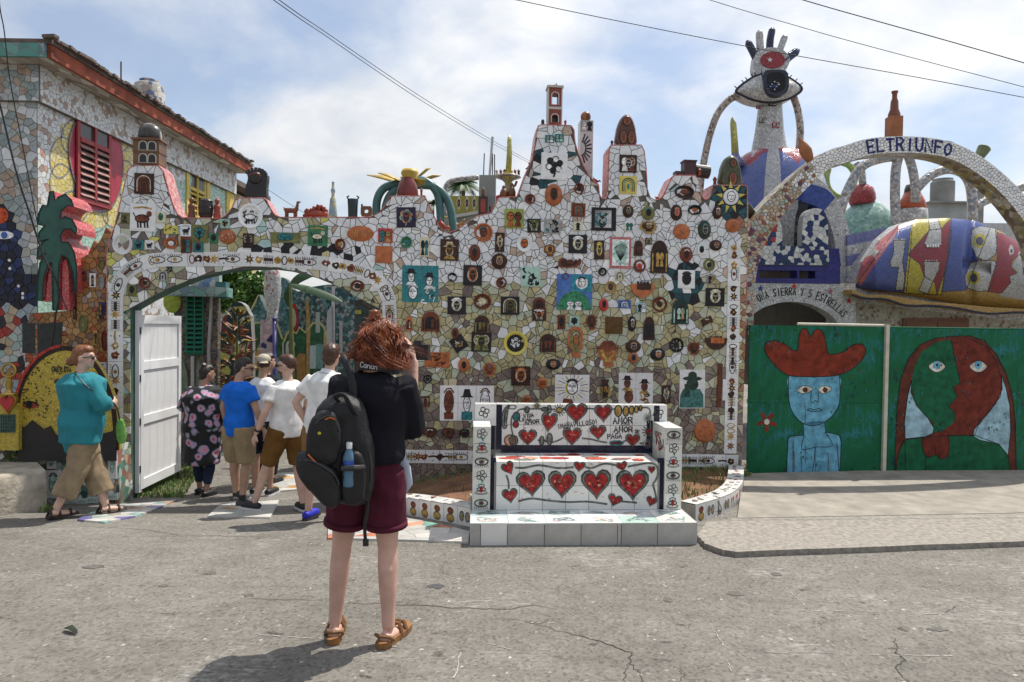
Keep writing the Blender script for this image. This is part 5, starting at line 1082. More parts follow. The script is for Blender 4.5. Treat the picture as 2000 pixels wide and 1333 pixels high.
mb = MB(); mb.box((HX - 3 + OV / 2, HY + HEND / 2 - OV / 2 + .05, HTOP + .075),6 + OV - .04, HEND + OV - .04,.15 - .01); rf = mb.build('roof', sof, house)
mb = MB(); mb.box((HX + OV, HY + HEND / 2 - OV / 2 + .05, HTOP + .075),.05, HEND + OV, .16); mb.build('fascia', fas, rf)
mb = MB(); mb.box((HX - 3 + OV / 2 - .03, HY - OV + .03, HTOP + .075),6 + OV, .05,.158); mb.build('fascia', mosaic('teal_fascia', [(.1,.32,.27),(.16,.38,.34),(.2,.3,.34),(.08,.25,.22)], 7,.03), rf)
mb = MB(); mb.box((HX - 3 + OV / 2 + .02, HY + HEND / 2 - OV / 2 + .05, HTOP + .185),6 + OV + .05, HEND + OV + .05,.055)
for q in range(60): y = HY - OV + q * .105; mb.box((HX + OV + .02 + RNG.uniform(-.03,.03), y, HTOP + .215 + RNG.uniform(-.01,.01)),.16, RNG.uniform(.08,.13),.035, RNG.uniform(-.2,.2))
mb.build('roof_edging', roofm, rf)
t0 = at_depth(291,222,11.6); mb = MB(); mb.lathe((t0.x, t0.y, HTOP + .2), [(.24,0),(.25,.5),(.22,.62),(.15,.66),(.15,.7),(0.001,.71)], 20); tk = mb.build('water_tank', mosaic('tank_mosaic', [(.5,.5,.48),(.1,.13,.25),(.4,.34,.3),(.55,.52,.45)], 12,.03), label='round mosaic water tank on the red-eaved roof', cat='tank', auto=40)
mb = MB(); q = Vector((t0.x - .3, t0.y - .3, HTOP + .2)); mb.tube([q, q + Vector((0,0,.9))], .012,6); mb.build('rod', mat('rusty_rod', (.14,.05,.03),.8), tk)
mb = MB(); a = at_depth(440,342,15.2); b_ = at_depth(500,372,17.5); mb.box(((a.x + b_.x) / 2 - 1.2,16.4, a.z - .02),2.6,3.4,.12); b2 = mb.build('roof', roofm, house)
mb = MB(); mb.box(((a.x + b_.x) / 2 - 1.35,16.6, a.z / 2 - .1),2.3,3.0, a.z - .1); mb.build('rear_wall', mat('stained_plaster', (.5,.44,.25),.85,.35,3), house)

# ================================================================== ochre mosaic buttress between house and gate wall
BF_ = Frame(WF.w(0,0,-.16), WF.u); BTP = [(40,1000),(52,640),(60,612),(100,610),(150,606),(152,560),(158,505),(172,497),(184,470),(192,476),(200,462),(207,444),(216,452),(218,1000)]
bst = BF_.sts(BTP); butt = empty('ochre_mosaic_buttress', BF_.w(-.5,-.2,-.1), 'rough ochre broken-tile buttress beside the left gate jamb', 'wall'); butt['kind'] = 'thing'
mb = MB(); mb.prism(BF_, bst, -.25,0, back=True); mb.build('wall_core', mat('buttress_mortar', (.2,.13,.08),.95,.3,6, bump=.6), butt)
OC = [glaze(c, .4) for c in ((.36,.17,.05),(.32,.15,.045),(.4,.2,.07),(.27,.2,.16),(.2,.12,.09),(.5,.46,.42),(.36,.09,.04),(.42,.24,.1))]
rs = MB(); n_ = 0; SHb = shards(bst, .10,.007, [], 31,.5,.8); SHb.sort(key=lambda e: -area(e[0]))
for P_, c in SHb:
 px, py = proj(BF_.w(*c))
 if py > 975: continue
 k_ = rng.choice([0,0,1,1,2,7,3,4,5 if rng.random() < .4 else 0,6]) if (py < 700 or px > 140) else rng.choice([3,4,5,5,6,4])
 mb = MB(); mb.prism(BF_, P_, 0,.012, jit=.002); mb.build('tile_shard', OC[k_], butt)
for (x, y, w, h, k_, cc) in ((200,517,13,22, 'd', OLV),(166,540,10,20, 'd', RBR),(183,548,12,28, 's', W_),(200,552,12,30, 'd', GRY),(201,604,12,28, 's', (.03,.04,.12)),(164,632,18,38, 'd', OLV),(148,612,6,26, 's', BLK),(205,665,10,44, 'd', RBR),(203,725,14,36, 's', W_),(188,660,8,30, 's', OCH),(196,615,14,20, 's', RBR)):
 c = BF_.st(x, y); s_ = BF_.scale(x, y); mb = MB()
 if k_ == 's': mb.prism(BF_, rect(c[0], c[1], w * s_, h * s_),0,.025); doodle(mb, BF_, c[0], c[1], w * s_ * .9, h * s_ * .9,.027, rng, (1,2,1))
 else: r = w * s_ / 2; mb.lathe(BF_.w(*c), [(r, 0),(r, .025),(r * .85,.03),(r * .7,.014),(0.0001,.012)], 16,0, BF_.n, BF_.u, 1, h / w)
 mb.build('ceramic_tile' if k_ == 's' else 'ceramic_dish', [glaze(cc, .3), paint(BLK), paint(OCH)], butt)
for px in ([(45,632),(70,632),(70,690),(45,690)], [(74,633),(124,630),(120,690),(76,692)]): mb = MB(); mb.prism(BF_, BF_.sts(px),.005,.016); mb.build('dark_niche_tile', glaze((.035,.04,.04),.3), butt)

# ================================================================== palm relief
PF = Frame(WF.w(0,0,-.02), WF.u)
palm_o = [(104,606),(103,545),(101,512),(93,520),(86,545),(83,588),(72,588),(74,545),(79,515),(89,494),(80,500),(73,507),(75,485),(85,472),(95,468),(82,471),(74,474),(77,455),(88,441),(80,438),(74,440),(76,418),(84,401),(93,403),(95,392),(98,375),(105,374),(108,392),(114,386),(128,380),(140,392),(144,404),(132,402),(121,412),(118,428),(128,424),(142,430),(150,446),(150,458),(138,448),(126,448),(118,462),(121,474),(134,474),(145,492),(150,520),(150,570),(147,572),(143,535),(133,505),(121,498),(116,520),(114,560),(116,606)]
palm = empty('palm_relief', PF.w(*PF.st(108,606),.1), 'green and red raised palm tree relief on the house wall', 'relief')
pst = PF.sts(palm_o); mb = MB(); mb.prism(PF, pst, -.42,0.0); mb.build('relief_body', mosaic('palm_red', [(.5,.03,.035),(.58,.06,.06),(.42,.025,.03)], 30,.06,(.5,.3,.3)), palm)
cx = sum(p[0] for p in pst) / len(pst); ins = []
mb = MB(); mb.flat(PF, pst, .004,0); mb.stroke(PF, pst + pst[:1], .018,.007,1); mb.build('painted_front', [mat('palm_green', (.02,.085,.065),.4,.3,7), paint((.012,.03,.028))], palm)
for px in ([(84,590),(94,520),(100,515),(102,540),(100,588)], [(117,606),(119,512),(126,506),(131,530),(133,606)]): mb = MB(); mb.prism(PF, PF.sts(px),-.3,-.03); mb.build('red_inlay', MC['palm_red'], palm)

# ================================================================== yellow mosaic whale panel, heart, valve, low planter
YF = Frame(WF.w(0,0,.42), WF.u)
yo = smoothpts([(36,880),(33,800),(44,748),(72,706),(108,684),(140,682),(175,700),(205,745),(222,800),(228,880)], 5)
yst = YF.sts(yo); yp = empty('yellow_mosaic_panel', YF.w(*YF.st(120,890)), 'yellow fine-mosaic panel with a red eye and jagged dark mouth', 'panel')
mb = MB(); mb.prism(YF, yst, -.12,0, back=True); mb.build('panel_body', mosaic('yellow_fine', [(.55,.4,.03),(.5,.36,.025),(.6,.46,.06),(.45,.33,.05)], 60,.05,(.3,.24,.08),.35), yp)
mb = MB(); mb.stroke(YF, yst, .05,.004,0); mb.stroke(YF, [(a - .012, b + .028) for a, b in yst[:len(yst) // 2]], .03,.006,1); mb.build('painted_rim', [paint((.03,.015,.012)), paint((.4,.04,.03))], yp)
jaw = YF.sts([(36,900),(36,826),(48,836),(64,821),(86,838),(100,832),(110,850),(128,846),(160,838),(190,850),(228,840),(228,900)]); mb = MB(); mb.prism(YF, jaw, 0,.02); mb.build('dark_mouth', mat('dark_plaster', (.03,.025,.025),.8), yp)
c = YF.st(60,792); mb = MB(); mb.flat(YF, [(c[0] + .085 * x, c[1] + .04 * y) for x, y in smoothpts([(-1,0),(-.3,1),(.5,.6),(1,-.1),(.2,-.9),(-.5,-.7)], 4, True)], .006,0); mb.flat(YF, ell(c[0] - .01, c[1] + .005,.035,.035,14),.008,1); mb.stroke(YF, [(c[0] - .085, c[1]),(c[0] - .02, c[1] + .045),(c[0] + .05, c[1] + .03),(c[0] + .085, c[1] - .006)], .014,.009,1); mb.build('painted_eye', [paint((.35,.06,.03)), paint(BLK)], yp)
mb = MB(); letters(mb, YF, 'CHAILDIA', [YF.st(101,726), YF.st(140,727)], .05,.009,0,.005,2); letters(mb, YF, 'RUE', [YF.st(107,749), YF.st(122,749)], .045,.009,0,.005,3)
mb.build('lettering', [paint(BLK), paint((.05,.04,.03))], yp); mb = MB()
for _ in range(120): p = YF.st(rng.uniform(45,130), rng.uniform(700,820)); mb.flat(YF, rect(p[0], p[1], rng.uniform(.01,.028), rng.uniform(.006,.016), rng.uniform(0,3)),.003,1)
mb.build('dark_speckles', [paint(BLK), paint((.05,.04,.03))], yp, kind='stuff')
Y2 = Frame(WF.w(0,0,.5), WF.u); mb = MB(); mb.prism(Y2, Y2.sts([(-60,880),(36,880),(36,792),(20,786),(-60,786)]),-.1,0, back=True); mb.build('lower_panel', MC['yellow_fine'], yp)
mb = MB(); mb.prism(Y2, Y2.sts([(2,845),(30,845),(30,810),(2,810)]),0,.012)
for k_ in range(7): a = Y2.st(2 + k_ * 4.6,845); b_ = Y2.st(2 + k_ * 4.6,810); mb.stroke(Y2, [a, b_], .006,.014,1)
for k_ in range(6): a = Y2.st(2,812 + k_ * 6.4); b_ = Y2.st(30,812 + k_ * 6.4); mb.stroke(Y2, [a, b_], .006,.0145,1)
mb.build('grid_plate', [glaze((.02,.05,.035),.35), paint((.06,.12,.1))], yp)
HT = Frame(WF.w(0,0,.62), WF.u); c = HT.st(14,790); hs = HT.scale(14,790); mb = MB(); mb.prism(HT, heart_pts(c[0], c[1], 36 * hs, 42 * hs),-.05,0,1, back=True); mb.prism(HT, heart_pts(c[0], c[1], 29 * hs, 34 * hs),0,.015); br_m = mat('brass', (.42,.27,.07),.35,.2,10, metal=.8)
ho = mb.build('heart_sign', [mat('heart_red', (.45,.025,.03),.4), br_m], label='red heart with gold rim below the brass hand wheel', cat='heart sign')
c2 = HT.w(*HT.st(17,724),0); s_ = hs; mb = MB()
vw = empty('brass_hand_wheel', HT.w(*HT.st(14,772)), 'brass hand wheel valve above the red heart at the left edge', 'valve')
mb.tube([c2 + HT.u * (13.5 * s_ * math.cos(a)) + HT.v * (13.5 * s_ * math.sin(a)) for a in np.linspace(0,2 * math.pi, 25)], 2.4 * s_, 8, cap=False); mb.build('wheel', br_m, vw, smooth=True)
for k_ in range(3): a = k_ * 2.09 + .5; mb = MB(); mb.tube([c2, c2 + HT.u * (13 * s_ * math.cos(a)) + HT.v * (13 * s_ * math.sin(a))], 1.3 * s_, 6); mb.build('spoke', br_m, vw)
mb = MB(); mb.lathe(HT.w(*HT.st(14,772),-.03), [(16 * s_, 0),(16 * s_, 3 * s_),(7 * s_, 5 * s_),(5 * s_, 12 * s_),(7 * s_, 20 * s_),(5 * s_, 34 * s_),(4 * s_, 46 * s_),(0.001,48 * s_)], 16); mb.build('stem', br_m, vw, smooth=True)

lp = empty('tiled_planter', gp(150,965), 'low planter faced with green and brown tile scraps behind the teal shirt', 'planter')
LPf = Frame(WF.w(0,0,.30), WF.u); lst = LPf.sts([(95,1000),(95,885),(160,880),(230,872),(236,1000)]); mb = MB(); mb.prism(LPf, lst, -.3,0, back=True); mb.build('planter_core', mosaic('planter_scraps', [(.08,.2,.15),(.3,.4,.36),(.55,.55,.52),(.3,.12,.08),(.42,.28,.2),(.2,.17,.14)], 11,.04,(.2,.19,.17)), lp)
scr = [glaze(c, .3) for c in ((.08,.2,.15),(.3,.4,.36),(.62,.62,.6),(.3,.12,.08),(.05,.1,.09),(.5,.5,.42),(.42,.28,.2))]
for P_, c in shards(lst, .075,.008, [], 41,.5):
 mb = MB(); mb.prism(LPf, P_, 0,.012, jit=.002); mb.build('tile_shard', rng.choice(scr), lp)
for x, y, w, h in ((107,945,30,58),(103,900,18,32),(222,905,16,62)):
 c = LPf.st(x, y); s_ = LPf.scale(x, y); mb = MB(); mb.prism(LPf, rect(c[0], c[1], w * s_, h * s_, .02),.004,.03); doodle(mb, LPf, c[0], c[1], w * s_ * .9, h * s_ * .9,.032, rng, (1,2,1), 'face'); mb.build('ceramic_tile', [twh, paint(BLK), paint(MNT)], lp)
for k_ in range(6):
 x = 122 + k_ * 20; c = LPf.st(x, 985 - k_ * 3.0); mb = MB(); mb.prism(LPf, rect(c[0], c[1], .11,.065,.04),.005,.028); [mb.stroke(LPf, ell(c[0] - .03 + q * .03, c[1], .01,.015,8) + [(c[0] - .02 + q * .03, c[1])], .004,.03,1) for q in range(3)]; mb.build('border_tile', [glaze((.5,.56,.52),.3), paint((.1,.2,.16))], lp)
a, b_ = gp(-60,1010), gp(92,998); mb = MB(); dirn = (b_ - a); dirn.z = 0; fr = Frame(Vector((a.x, a.y, zg(a.x, a.y) - .05)), dirn); Lk = dirn.length; kx_ = 14
V = []; F = []
for i in range(kx_ + 1):
 for j, (o_, h) in enumerate(((.0,0),(-.02,.16),(-.06,.36),(-.1,.40),(-.7,.42),(-.7,0))):
  s_ = Lk * i / kx_; V.append(fr.w(s_, h + .02 * mnoise.noise(Vector((s_ * 3, j, 0))), o_ + .03 * mnoise.noise(Vector((s_ * 4, j * 2,5)))))
for i in range(kx_):
 for j in range(5): F.append((i * 6 + j, (i + 1) * 6 + j, (i + 1) * 6 + j + 1, i * 6 + j + 1))
F += [tuple(range(5,-1,-1)), tuple(kx_ * 6 + j for j in range(6))]
mb.add(V, F); mb.build('kerb_stone', mat('old_kerb', (.36,.32,.26),.95,.35,6, bump=.9, bscale=18), label='broken old concrete kerb at the far left', cat='kerb', auto=50)
for i, (x, y, r, lb) in enumerate(((14,890,.17, 'small tile-covered boulder at the far left edge'),(83,897,.16, 'tile-covered boulder on the broken kerb beside the planter'),(118,880,.10, 'small colourful tiled stone by the yellow panel'))):
 p = LPf.w(*LPf.st(x, y),-.12); mb = MB(); mb.ball(p, r * 1.1, r, r, 16,10)
 for q in range(len(mb.V)): v = mb.V[q]; mb.V[q] = p + (v - p) * (1 + .16 * mnoise.noise(v * 7))
 root = mb.build('tiled_boulder', mat('boulder_mortar', (.14,.14,.11),.95,.3,9), label=lb, cat='boulder', group='tile-covered boulders')
 for q in range(34):
  d = Vector((rng.gauss(0,1), rng.gauss(-.6,1), rng.gauss(.3,.8))).normalized(); c = p + Vector((d.x * r * 1.1, d.y * r, d.z * r)) * 1.04; fr = Frame(c, d.cross(Vector((0,0,1))) if abs(d.z) < .95 else Vector((1,0,0)), d.orthogonal()); fr.n = d; fr.u = d.orthogonal().normalized(); fr.v = d.cross(fr.u)
  mb = MB(); k_ = rng.uniform(.022,.042) * r / .16; mb.prism(fr, [(k_ * math.cos(t) * rng.uniform(.7,1.2), k_ * math.sin(t) * rng.uniform(.7,1.2)) for t in np.linspace(0,5.2,5)], -.012,.006); mb.build('tile_shard', rng.choice(scr + [glaze((.6,.5,.1),.3), glaze((.3,.5,.5),.3)]), root)
def leafy(name, p, n_, r, h, m, seed, label, cat, size=.05, group=None):
 rr = random.Random(seed); mb = MB(); root = empty(name, p, label, cat, group)
 for _ in range(n_):
  a = rr.uniform(0,6.28); q = math.sqrt(rr.random()) * r; c = Vector(p) + Vector((q * math.cos(a), q * math.sin(a), rr.uniform(.05,1) * h * (1 - .5 * q / r))); d = Vector((rr.gauss(0,1), rr.gauss(0,1), rr.uniform(-.2,.9))).normalized(); u = d.orthogonal().normalized() * size * rr.uniform(.2,.35); l_ = d * size * rr.uniform(.7,1.4)
  mb.add([c, c + l_ * .5 + u, c + l_, c + l_ * .5 - u], [(0,1,2,3)], rr.randrange(len(m)))
 mb.build('leaves', m, root)
 st = MB()
 for _ in range(max(3, n_ // 25)): a = rr.uniform(0,6.28); q = r * rr.uniform(.1,.7); st.tube([Vector(p) + Vector((0,0,-.03)), Vector(p) + Vector((q * math.cos(a) * .6, q * math.sin(a) * .6, h * .5)), Vector(p) + Vector((q * math.cos(a), q * math.sin(a), h * rr.uniform(.7,1)))], .006,5)
 st.build('stems', mat('stem_green', (.09,.1,.03),.8), root); return root
for i, (x, y, lb) in enumerate(((36,905, 'weedy green plant between the two tiled boulders'),(8,868, 'green weeds in front of the yellow panel at the far left'),(90,868, 'weeds growing under the dark jagged mouth'))): leafy('weed_plant', LPf.w(*LPf.st(x, y),-.05),240,.16,.2, gm, i, lb, 'plant', .05, 'weeds along the left planter')
leafy('weed_tuft', gp(92,1000),70,.07,.09, gm, 9, 'small weed tuft at the foot of the old kerb', 'plant', .035)
leafy('weed_tuft', gp(1453,938),90,.07,.2, gm, 10, 'leafy weed growing where kerb meets the green gate', 'plant', .05)

# ================================================================== mosaic paving let into the ground
def paving(px, spacing, cols, label, seed, straight=None):
 P_ = gst(px, .01); c = gp(*px[0]); root = empty('mosaic_paving', (sum(p[0] for p in P_) / len(P_), sum(p[1] for p in P_) / len(P_), zg(*P_[0])), label, 'paving'); mb = MB(); pass
 for Q, c in shards(P_, spacing, .004, [], seed, .5,1.7): mb = MB(); mb.prism(GF, Q, -.01,.016); mb.build('paving_tile', random.Random(int(c[0] * 1e4)).choice(cols), root)
wt = [glaze(c, .4) for c in ((.5,.49,.46),(.45,.45,.43),(.54,.52,.49))]
paving([(215,988),(345,977),(270,1008),(205,1021),(150,1016),(175,1003)], .13, wt * 2 + [glaze((.3,.45,.42),.35), glaze((.2,.33,.32),.35), glaze((.16,.15,.35),.35), glaze((.4,.2,.12),.35), glaze((.35,.33,.3),.35)], 'pale mosaic paving by the left gate jamb', 3)
paving([(432,984),(545,978),(528,1012),(405,1009)], .15, wt * 2 + [glaze((.5,.27,.08),.35), glaze((.45,.24,.08),.35), glaze((.45,.55,.52),.35)], 'white and ochre mosaic paving beneath the walking men', 4)
paving([(540,925),(640,920),(600,955),(520,962)], .2, wt + [glaze((.5,.27,.08),.35), glaze((.5,.3,.12),.35)], 'ochre and white paving further inside the gateway', 6)
paving([(640,1022),(760,1008),(845,1022),(918,1036),(915,1060),(800,1056),(640,1052)], .17, wt * 2 + [glaze((.5,.2,.12),.35), glaze((.46,.17,.1),.35), glaze((.55,.3,.2),.35), glaze((.2,.4,.32),.35)], 'white and terracotta mosaic paving left of the bench', 5)
# ================================================================== arch over the gate with lettering
AF = Frame(WF.w(0,0,-.22), WF.u)
ctr = smoothpts([(1446,640),(1449,560),(1458,505),(1482,450),(1527,392),(1580,341),(1620,311),(1650,302),(1700,287),(1770,283),(1840,290),(1895,312),(1952,354),(2000,406),(2036,465),(2052,560),(2058,640)], 6)
AS = AF.sts(ctr); Ls = [0]
for a, b in zip(AS, AS[1:]): Ls.append(Ls[-1] + math.hypot(b[0] - a[0], b[1] - a[1]))
TA = Ls[-1]; aw_ = [(.34 if l < TA * .12 else lerp(.34,.212, min(1,(l / TA - .12) / .2))) if l < TA * .5 else lerp(.212,.28, max(0,(l / TA - .72) / .28)) for l in Ls]
def apt(l, o_):
 l = max(0, min(TA, l)); x = np.interp(l, Ls, [p[0] for p in AS]); y = np.interp(l, Ls, [p[1] for p in AS]); l1, l2 = max(0, l - .04), min(TA, l + .04)
 d = Vector((np.interp(l2, Ls, [p[0] for p in AS]) - np.interp(l1, Ls, [p[0] for p in AS]), np.interp(l2, Ls, [p[1] for p in AS]) - np.interp(l1, Ls, [p[1] for p in AS]))).normalized(); w_ = float(np.interp(l, Ls, aw_)); return (float(x - d.y * o_ * w_), float(y + d.x * o_ * w_))
tri = empty('lettered_arch', AF.w(*AS[len(AS) // 2]) - Vector((0,0,3)), 'white mosaic arch with blue lettering spanning above the green gate', 'arch'); tri['kind'] = 'thing'
mb = MB(); V = []; F = []; na = 70
for i in range(na + 1):
 l = TA * i / na; a, b = apt(l, -.5), apt(l, .5); V += [AF.w(*a, 0), AF.w(*b, 0), AF.w(*b, -.26), AF.w(*a, -.26)]
for i in range(na):
 for j in range(4): F.append((4 * i + j, 4 * i + 4 + j, 4 * i + 4 + (j + 1) % 4,4 * i + (j + 1) % 4))
F += [(0,1,2,3),(4 * na + 3,4 * na + 2,4 * na + 1,4 * na)]
mb.add(V, F); mb.build('arch_core', mosaic('arch_side', [(.42,.36,.24),(.3,.26,.2),(.5,.46,.4),(.35,.3,.12),(.2,.14,.1)], 13,.04,(.16,.14,.12)), tri)
class Strip:
 def w(s, a, b, c=0): q = apt(a, b / float(np.interp(a, Ls, aw_))); return AF.w(*q, c)
SF = Strip(); wm_ = [glaze(c, .3) for c in WHT]; multi = [glaze(c, .3) for c in ((.5,.42,.34),(.35,.28,.2),(.3,.12,.08),(.3,.42,.34),(.4,.44,.46),(.6,.56,.45),(.42,.3,.22),(.42,.3,.2),(.46,.42,.36),(.4,.35,.27),(.13,.05,.1))]; rA = random.Random(3)
strip_poly = [(0,-.12),(TA, -.12),(TA, .12),(0,.12)]; nn = 0; SA = shards([(0,-.118),(TA, -.118),(TA, .118),(0,.118)], .056,.009, [], 51,.45); SA.sort(key=lambda e: -area(e[0])); rest = MB(); am = wm_ + multi
for P_, c in SA:
 f = c[0] / TA; k_ = float(np.interp(c[0], Ls, aw_)) / .236; P2 = [(a, b * k_) for a, b in P_]
 m_ = rA.randrange(len(wm_)) if .33 < f < .80 or (.28 < f < .36 and rA.random() < .5) else len(wm_) + rA.randrange(len(multi))
 if nn < 300: mb = MB(); mb.prism(SF, P2,0,.009); mb.build('tile_shard', am[m_], tri); nn += 1
 else: rest.prism(SF, P2,0,.009, m_)
rest.build('small_tile_shards', am, tri, kind='stuff')
mb = MB(); la = min(range(len(AS)), key=lambda i: abs(ctr[i][0] - 1694)); lb = min(range(len(AS)), key=lambda i: abs(ctr[i][0] - 1856))
letters(mb, SF, 'EL TRIUNFO'.replace(' ', ''), [(lerp(Ls[la], Ls[lb], t),-.075) for t in np.linspace(0,1,12)], .15,.029,0,.0125,5,.04,.66,(glaze((.018,.02,.13),.3), tri))
clay = mat('terracotta', (.33,.12,.045),.6,.25,9, bump=.15)
def onarch(px): i = min(range(len(AS)), key=lambda i: abs(ctr[i][0] - px) + (999 if ctr[i][1] > 560 else 0)); l = Ls[i]; a = AF.w(*apt(l, .5),-.13); b = AF.w(*apt(l, 0),-.13); return a, (a - b).normalized()
def lathe_thing(name, base, axis, prof, m, label, cat, group=None, n=16, sx=1, sy=1, mats2=None, k=1.0):
 mb = MB(); mb.lathe(base, [(r * k, h * k) for r, h in prof], n, 0, axis, None, sx, sy); return mb.build(name, m, label=label, cat=cat, group=group, auto=50)
a, d = onarch(1604); lathe_thing('clay_leaf', a - d * .02, Vector((-.45,0,.9)), [(.05,0),(.085,.1),(.1,.18),(.075,.27),(.04,.34),(.0,.42)], clay, 'pointed terracotta leaf on the left shoulder of the lettered arch', 'ornament', sy=.5, k=.85)
a, d = onarch(1757); bt = empty('brick_bottle', a, 'red clay bottle standing on top of the lettered arch', 'ornament'); mb = MB(); mb.box(a + Vector((0,0,.13)),.16,.14,.3); mb.build('block', clay, bt)
mb = MB(); mb.lathe(a + Vector((-.0,0,.28)), [(.07,0),(.075,.03),(.05,.1),(.045,.2),(.03,.24),(.03,.30),(.04,.31),(.04,.33),(.0,.335)], 14); mb.build('bottle', mat('dark_clay', (.2,.06,.03),.4,.2,8), bt, auto=50)
for px, lbl, m_, s_ in ((1858, 'flat brown clay disc on the right of the lettered arch', clay, .1),(1948, 'small red disc low on the right of the lettered arch', mat('red_glaze', (.3,.02,.03),.3),.08)): a, d = onarch(px); lathe_thing('clay_disc', a, d, [(s_ * .7,-.02),(s_, .015),(s_ * .9,.04),(s_ * .5,.05),(0,.05)], m_, lbl, 'ornament', n=18, sy=.7)
a, d = onarch(1915); lathe_thing('green_cup', a - d * .02, d, [(.055,0),(.06,.08),(.075,.18),(.08,.22),(.07,.23),(.06,.16),(0,.15)], mat('olive_glaze', (.14,.17,.08),.35,.3,12), 'olive green clay cup on the right of the lettered arch', 'ornament')
a, d = onarch(1496); lathe_thing('dark_leaf', a, Vector((-.8,-.2,.5)), [(.06,0),(.09,.12),(.08,.2),(0,.26)], mat('dark_leaf_glaze', (.03,.045,.02),.35), 'dark green glazed leaf at the foot of the lettered arch', 'ornament', sy=.4)

# ================================================================== house behind the gate
RFo = Vector((2.6,10.9,0)); RF = Frame(RFo, WF.u)
rh_ = empty('painted_house', RF.w(3.5,-.1,-1), 'white and ochre mosaic house behind the gate with a painted parapet', 'house'); rh_['kind'] = 'thing'
beige = mosaic('beige_fragments', [(.36,.33,.27),(.38,.35,.29),(.34,.31,.25),(.40,.37,.30),(.37,.33,.27),(.2,.14,.1),(.39,.35,.28),(.35,.33,.27)], 22,.006,(.33,.30,.24),.7, bump=.1)
fw = mosaic('white_fine', [(.55,.55,.56),(.6,.6,.6),(.5,.5,.51),(.62,.61,.6)], 24,.06,(.2,.2,.2),.3)
mb = MB(); mb.prism(RF, RF.sts([(1662,760),(2400,760),(2400,560),(1662,560)]),-3.0,0, back=True); mb.build('wall', beige, rh_)
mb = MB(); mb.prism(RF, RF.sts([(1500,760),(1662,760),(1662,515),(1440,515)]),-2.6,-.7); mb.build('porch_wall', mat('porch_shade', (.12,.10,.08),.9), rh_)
c = RF.sts([(1762,700),(1890,700),(1890,622),(1762,622)]); mb = MB(); mb.prism(RF, c, -.01,.03); dr = mb.build('door', mat('brown_door', (.16,.065,.03),.6,.2,6), rh_)
for k_ in range(2): mb = MB(); x0, x1 = (1768,1824) if k_ == 0 else (1829,1884); mb.prism(RF, RF.sts([(x0,690),(x1,690),(x1,628),(x0,628)]),.03,.04); mb.build('door_panel', MC['brown_door'], dr)
RA = Frame(RF.w(0,0,.12), WF.u)
op = smoothpts([(1466,618),(1490,602),(1522,592),(1550,590),(1580,594),(1612,608),(1632,626),(1642,648),(1646,700)], 5)
pan = [(1462,552),(1671,554),(1672,760),(1646,760)] + op[::-1] + [(1462,622)]
mb = MB(); mb.prism(RA, RA.sts(pan),-.25,0, back=True); ap_ = mb.build('arch_panel', fw, rh_)
mb = MB(); letters(mb, RA, 'ON UNA SIERRA Y 5 ESTRELLAS', RA.sts(smoothpts([(1463,604),(1490,586),(1522,578),(1560,577),(1595,585),(1625,601),(1646,622)], 6)),.115,.017,0,.004,6,.03,.62,(paint(BLK), ap_))
for x, y, m_ in ((1485,564,1),(1551,560,0),(1622,570,2),(1658,588,0)):
 c = RA.st(x, y); mb = MB(); mb.prism(RA, [(c[0] + (.055 if q % 2 == 0 else .023) * math.sin(q * math.pi / 5), c[1] + (.055 if q % 2 == 0 else .023) * math.cos(q * math.pi / 5)) for q in range(10)], 0,.006); mb.build('star', paint([(.5,.03,.03),(.04,.05,.25),(.38,.12,.16)][m_]), ap_)
bl_t = glaze((.035,.035,.2),.2)
mb = MB()
for px in ([(1465,553),(1640,555),(1640,545),(1465,544)], [(1465,528),(1640,530),(1640,517),(1465,516)], [(1465,545),(1482,545),(1482,527),(1465,527)], [(1592,546),(1640,546),(1640,529),(1592,529)], [(1556,546),(1560,546),(1560,529),(1556,529)], [(1620,520),(1642,520),(1638,486),(1620,486)]):
 b_ = MB(); b_.prism(RA, RA.sts(px),-.22,.01 + RNG.uniform(0,.006), back=True); b_.build('balcony_beam', bl_t, rh_)
bw = [glaze(c, .3) for c in ((.62,.62,.62),(.03,.04,.16),(.56,.57,.58),(.02,.05,.13),(.66,.66,.65))]
def shard_panel(px, fr, sp_, seed, cols, root, th=.15, wts=None, name='parapet'):
 st = fr.sts(px); mb = MB(); mb.prism(fr, st, -th, 0, back=True); b_ = mb.build(name, mat('panel_mortar', (.25,.25,.25),.9), root); rr = random.Random(seed)
 for P_, c in shards(st, sp_, .006, [], seed, .45): mb = MB(); mb.prism(fr, P_, 0,.008); mb.build('tile_shard', rr.choice(cols), b_)
RB = Frame(RF.w(0,0,.16), WF.u)
shard_panel([(1470,517),(1620,519),(1618,482),(1480,480)], RB, .085,61, bw, rh_)
shard_panel(smoothpts([(1566,482),(1568,430),(1578,412),(1594,407),(1610,414),(1617,440),(1617,483)], 3), RB, .1,62, bw, rh_)
shard_panel(smoothpts([(1480,480),(1492,455),(1505,438),(1518,428),(1527,445),(1528,481)], 3), RB, .09,63, bw + [glaze((.4,.04,.05),.3)], rh_)
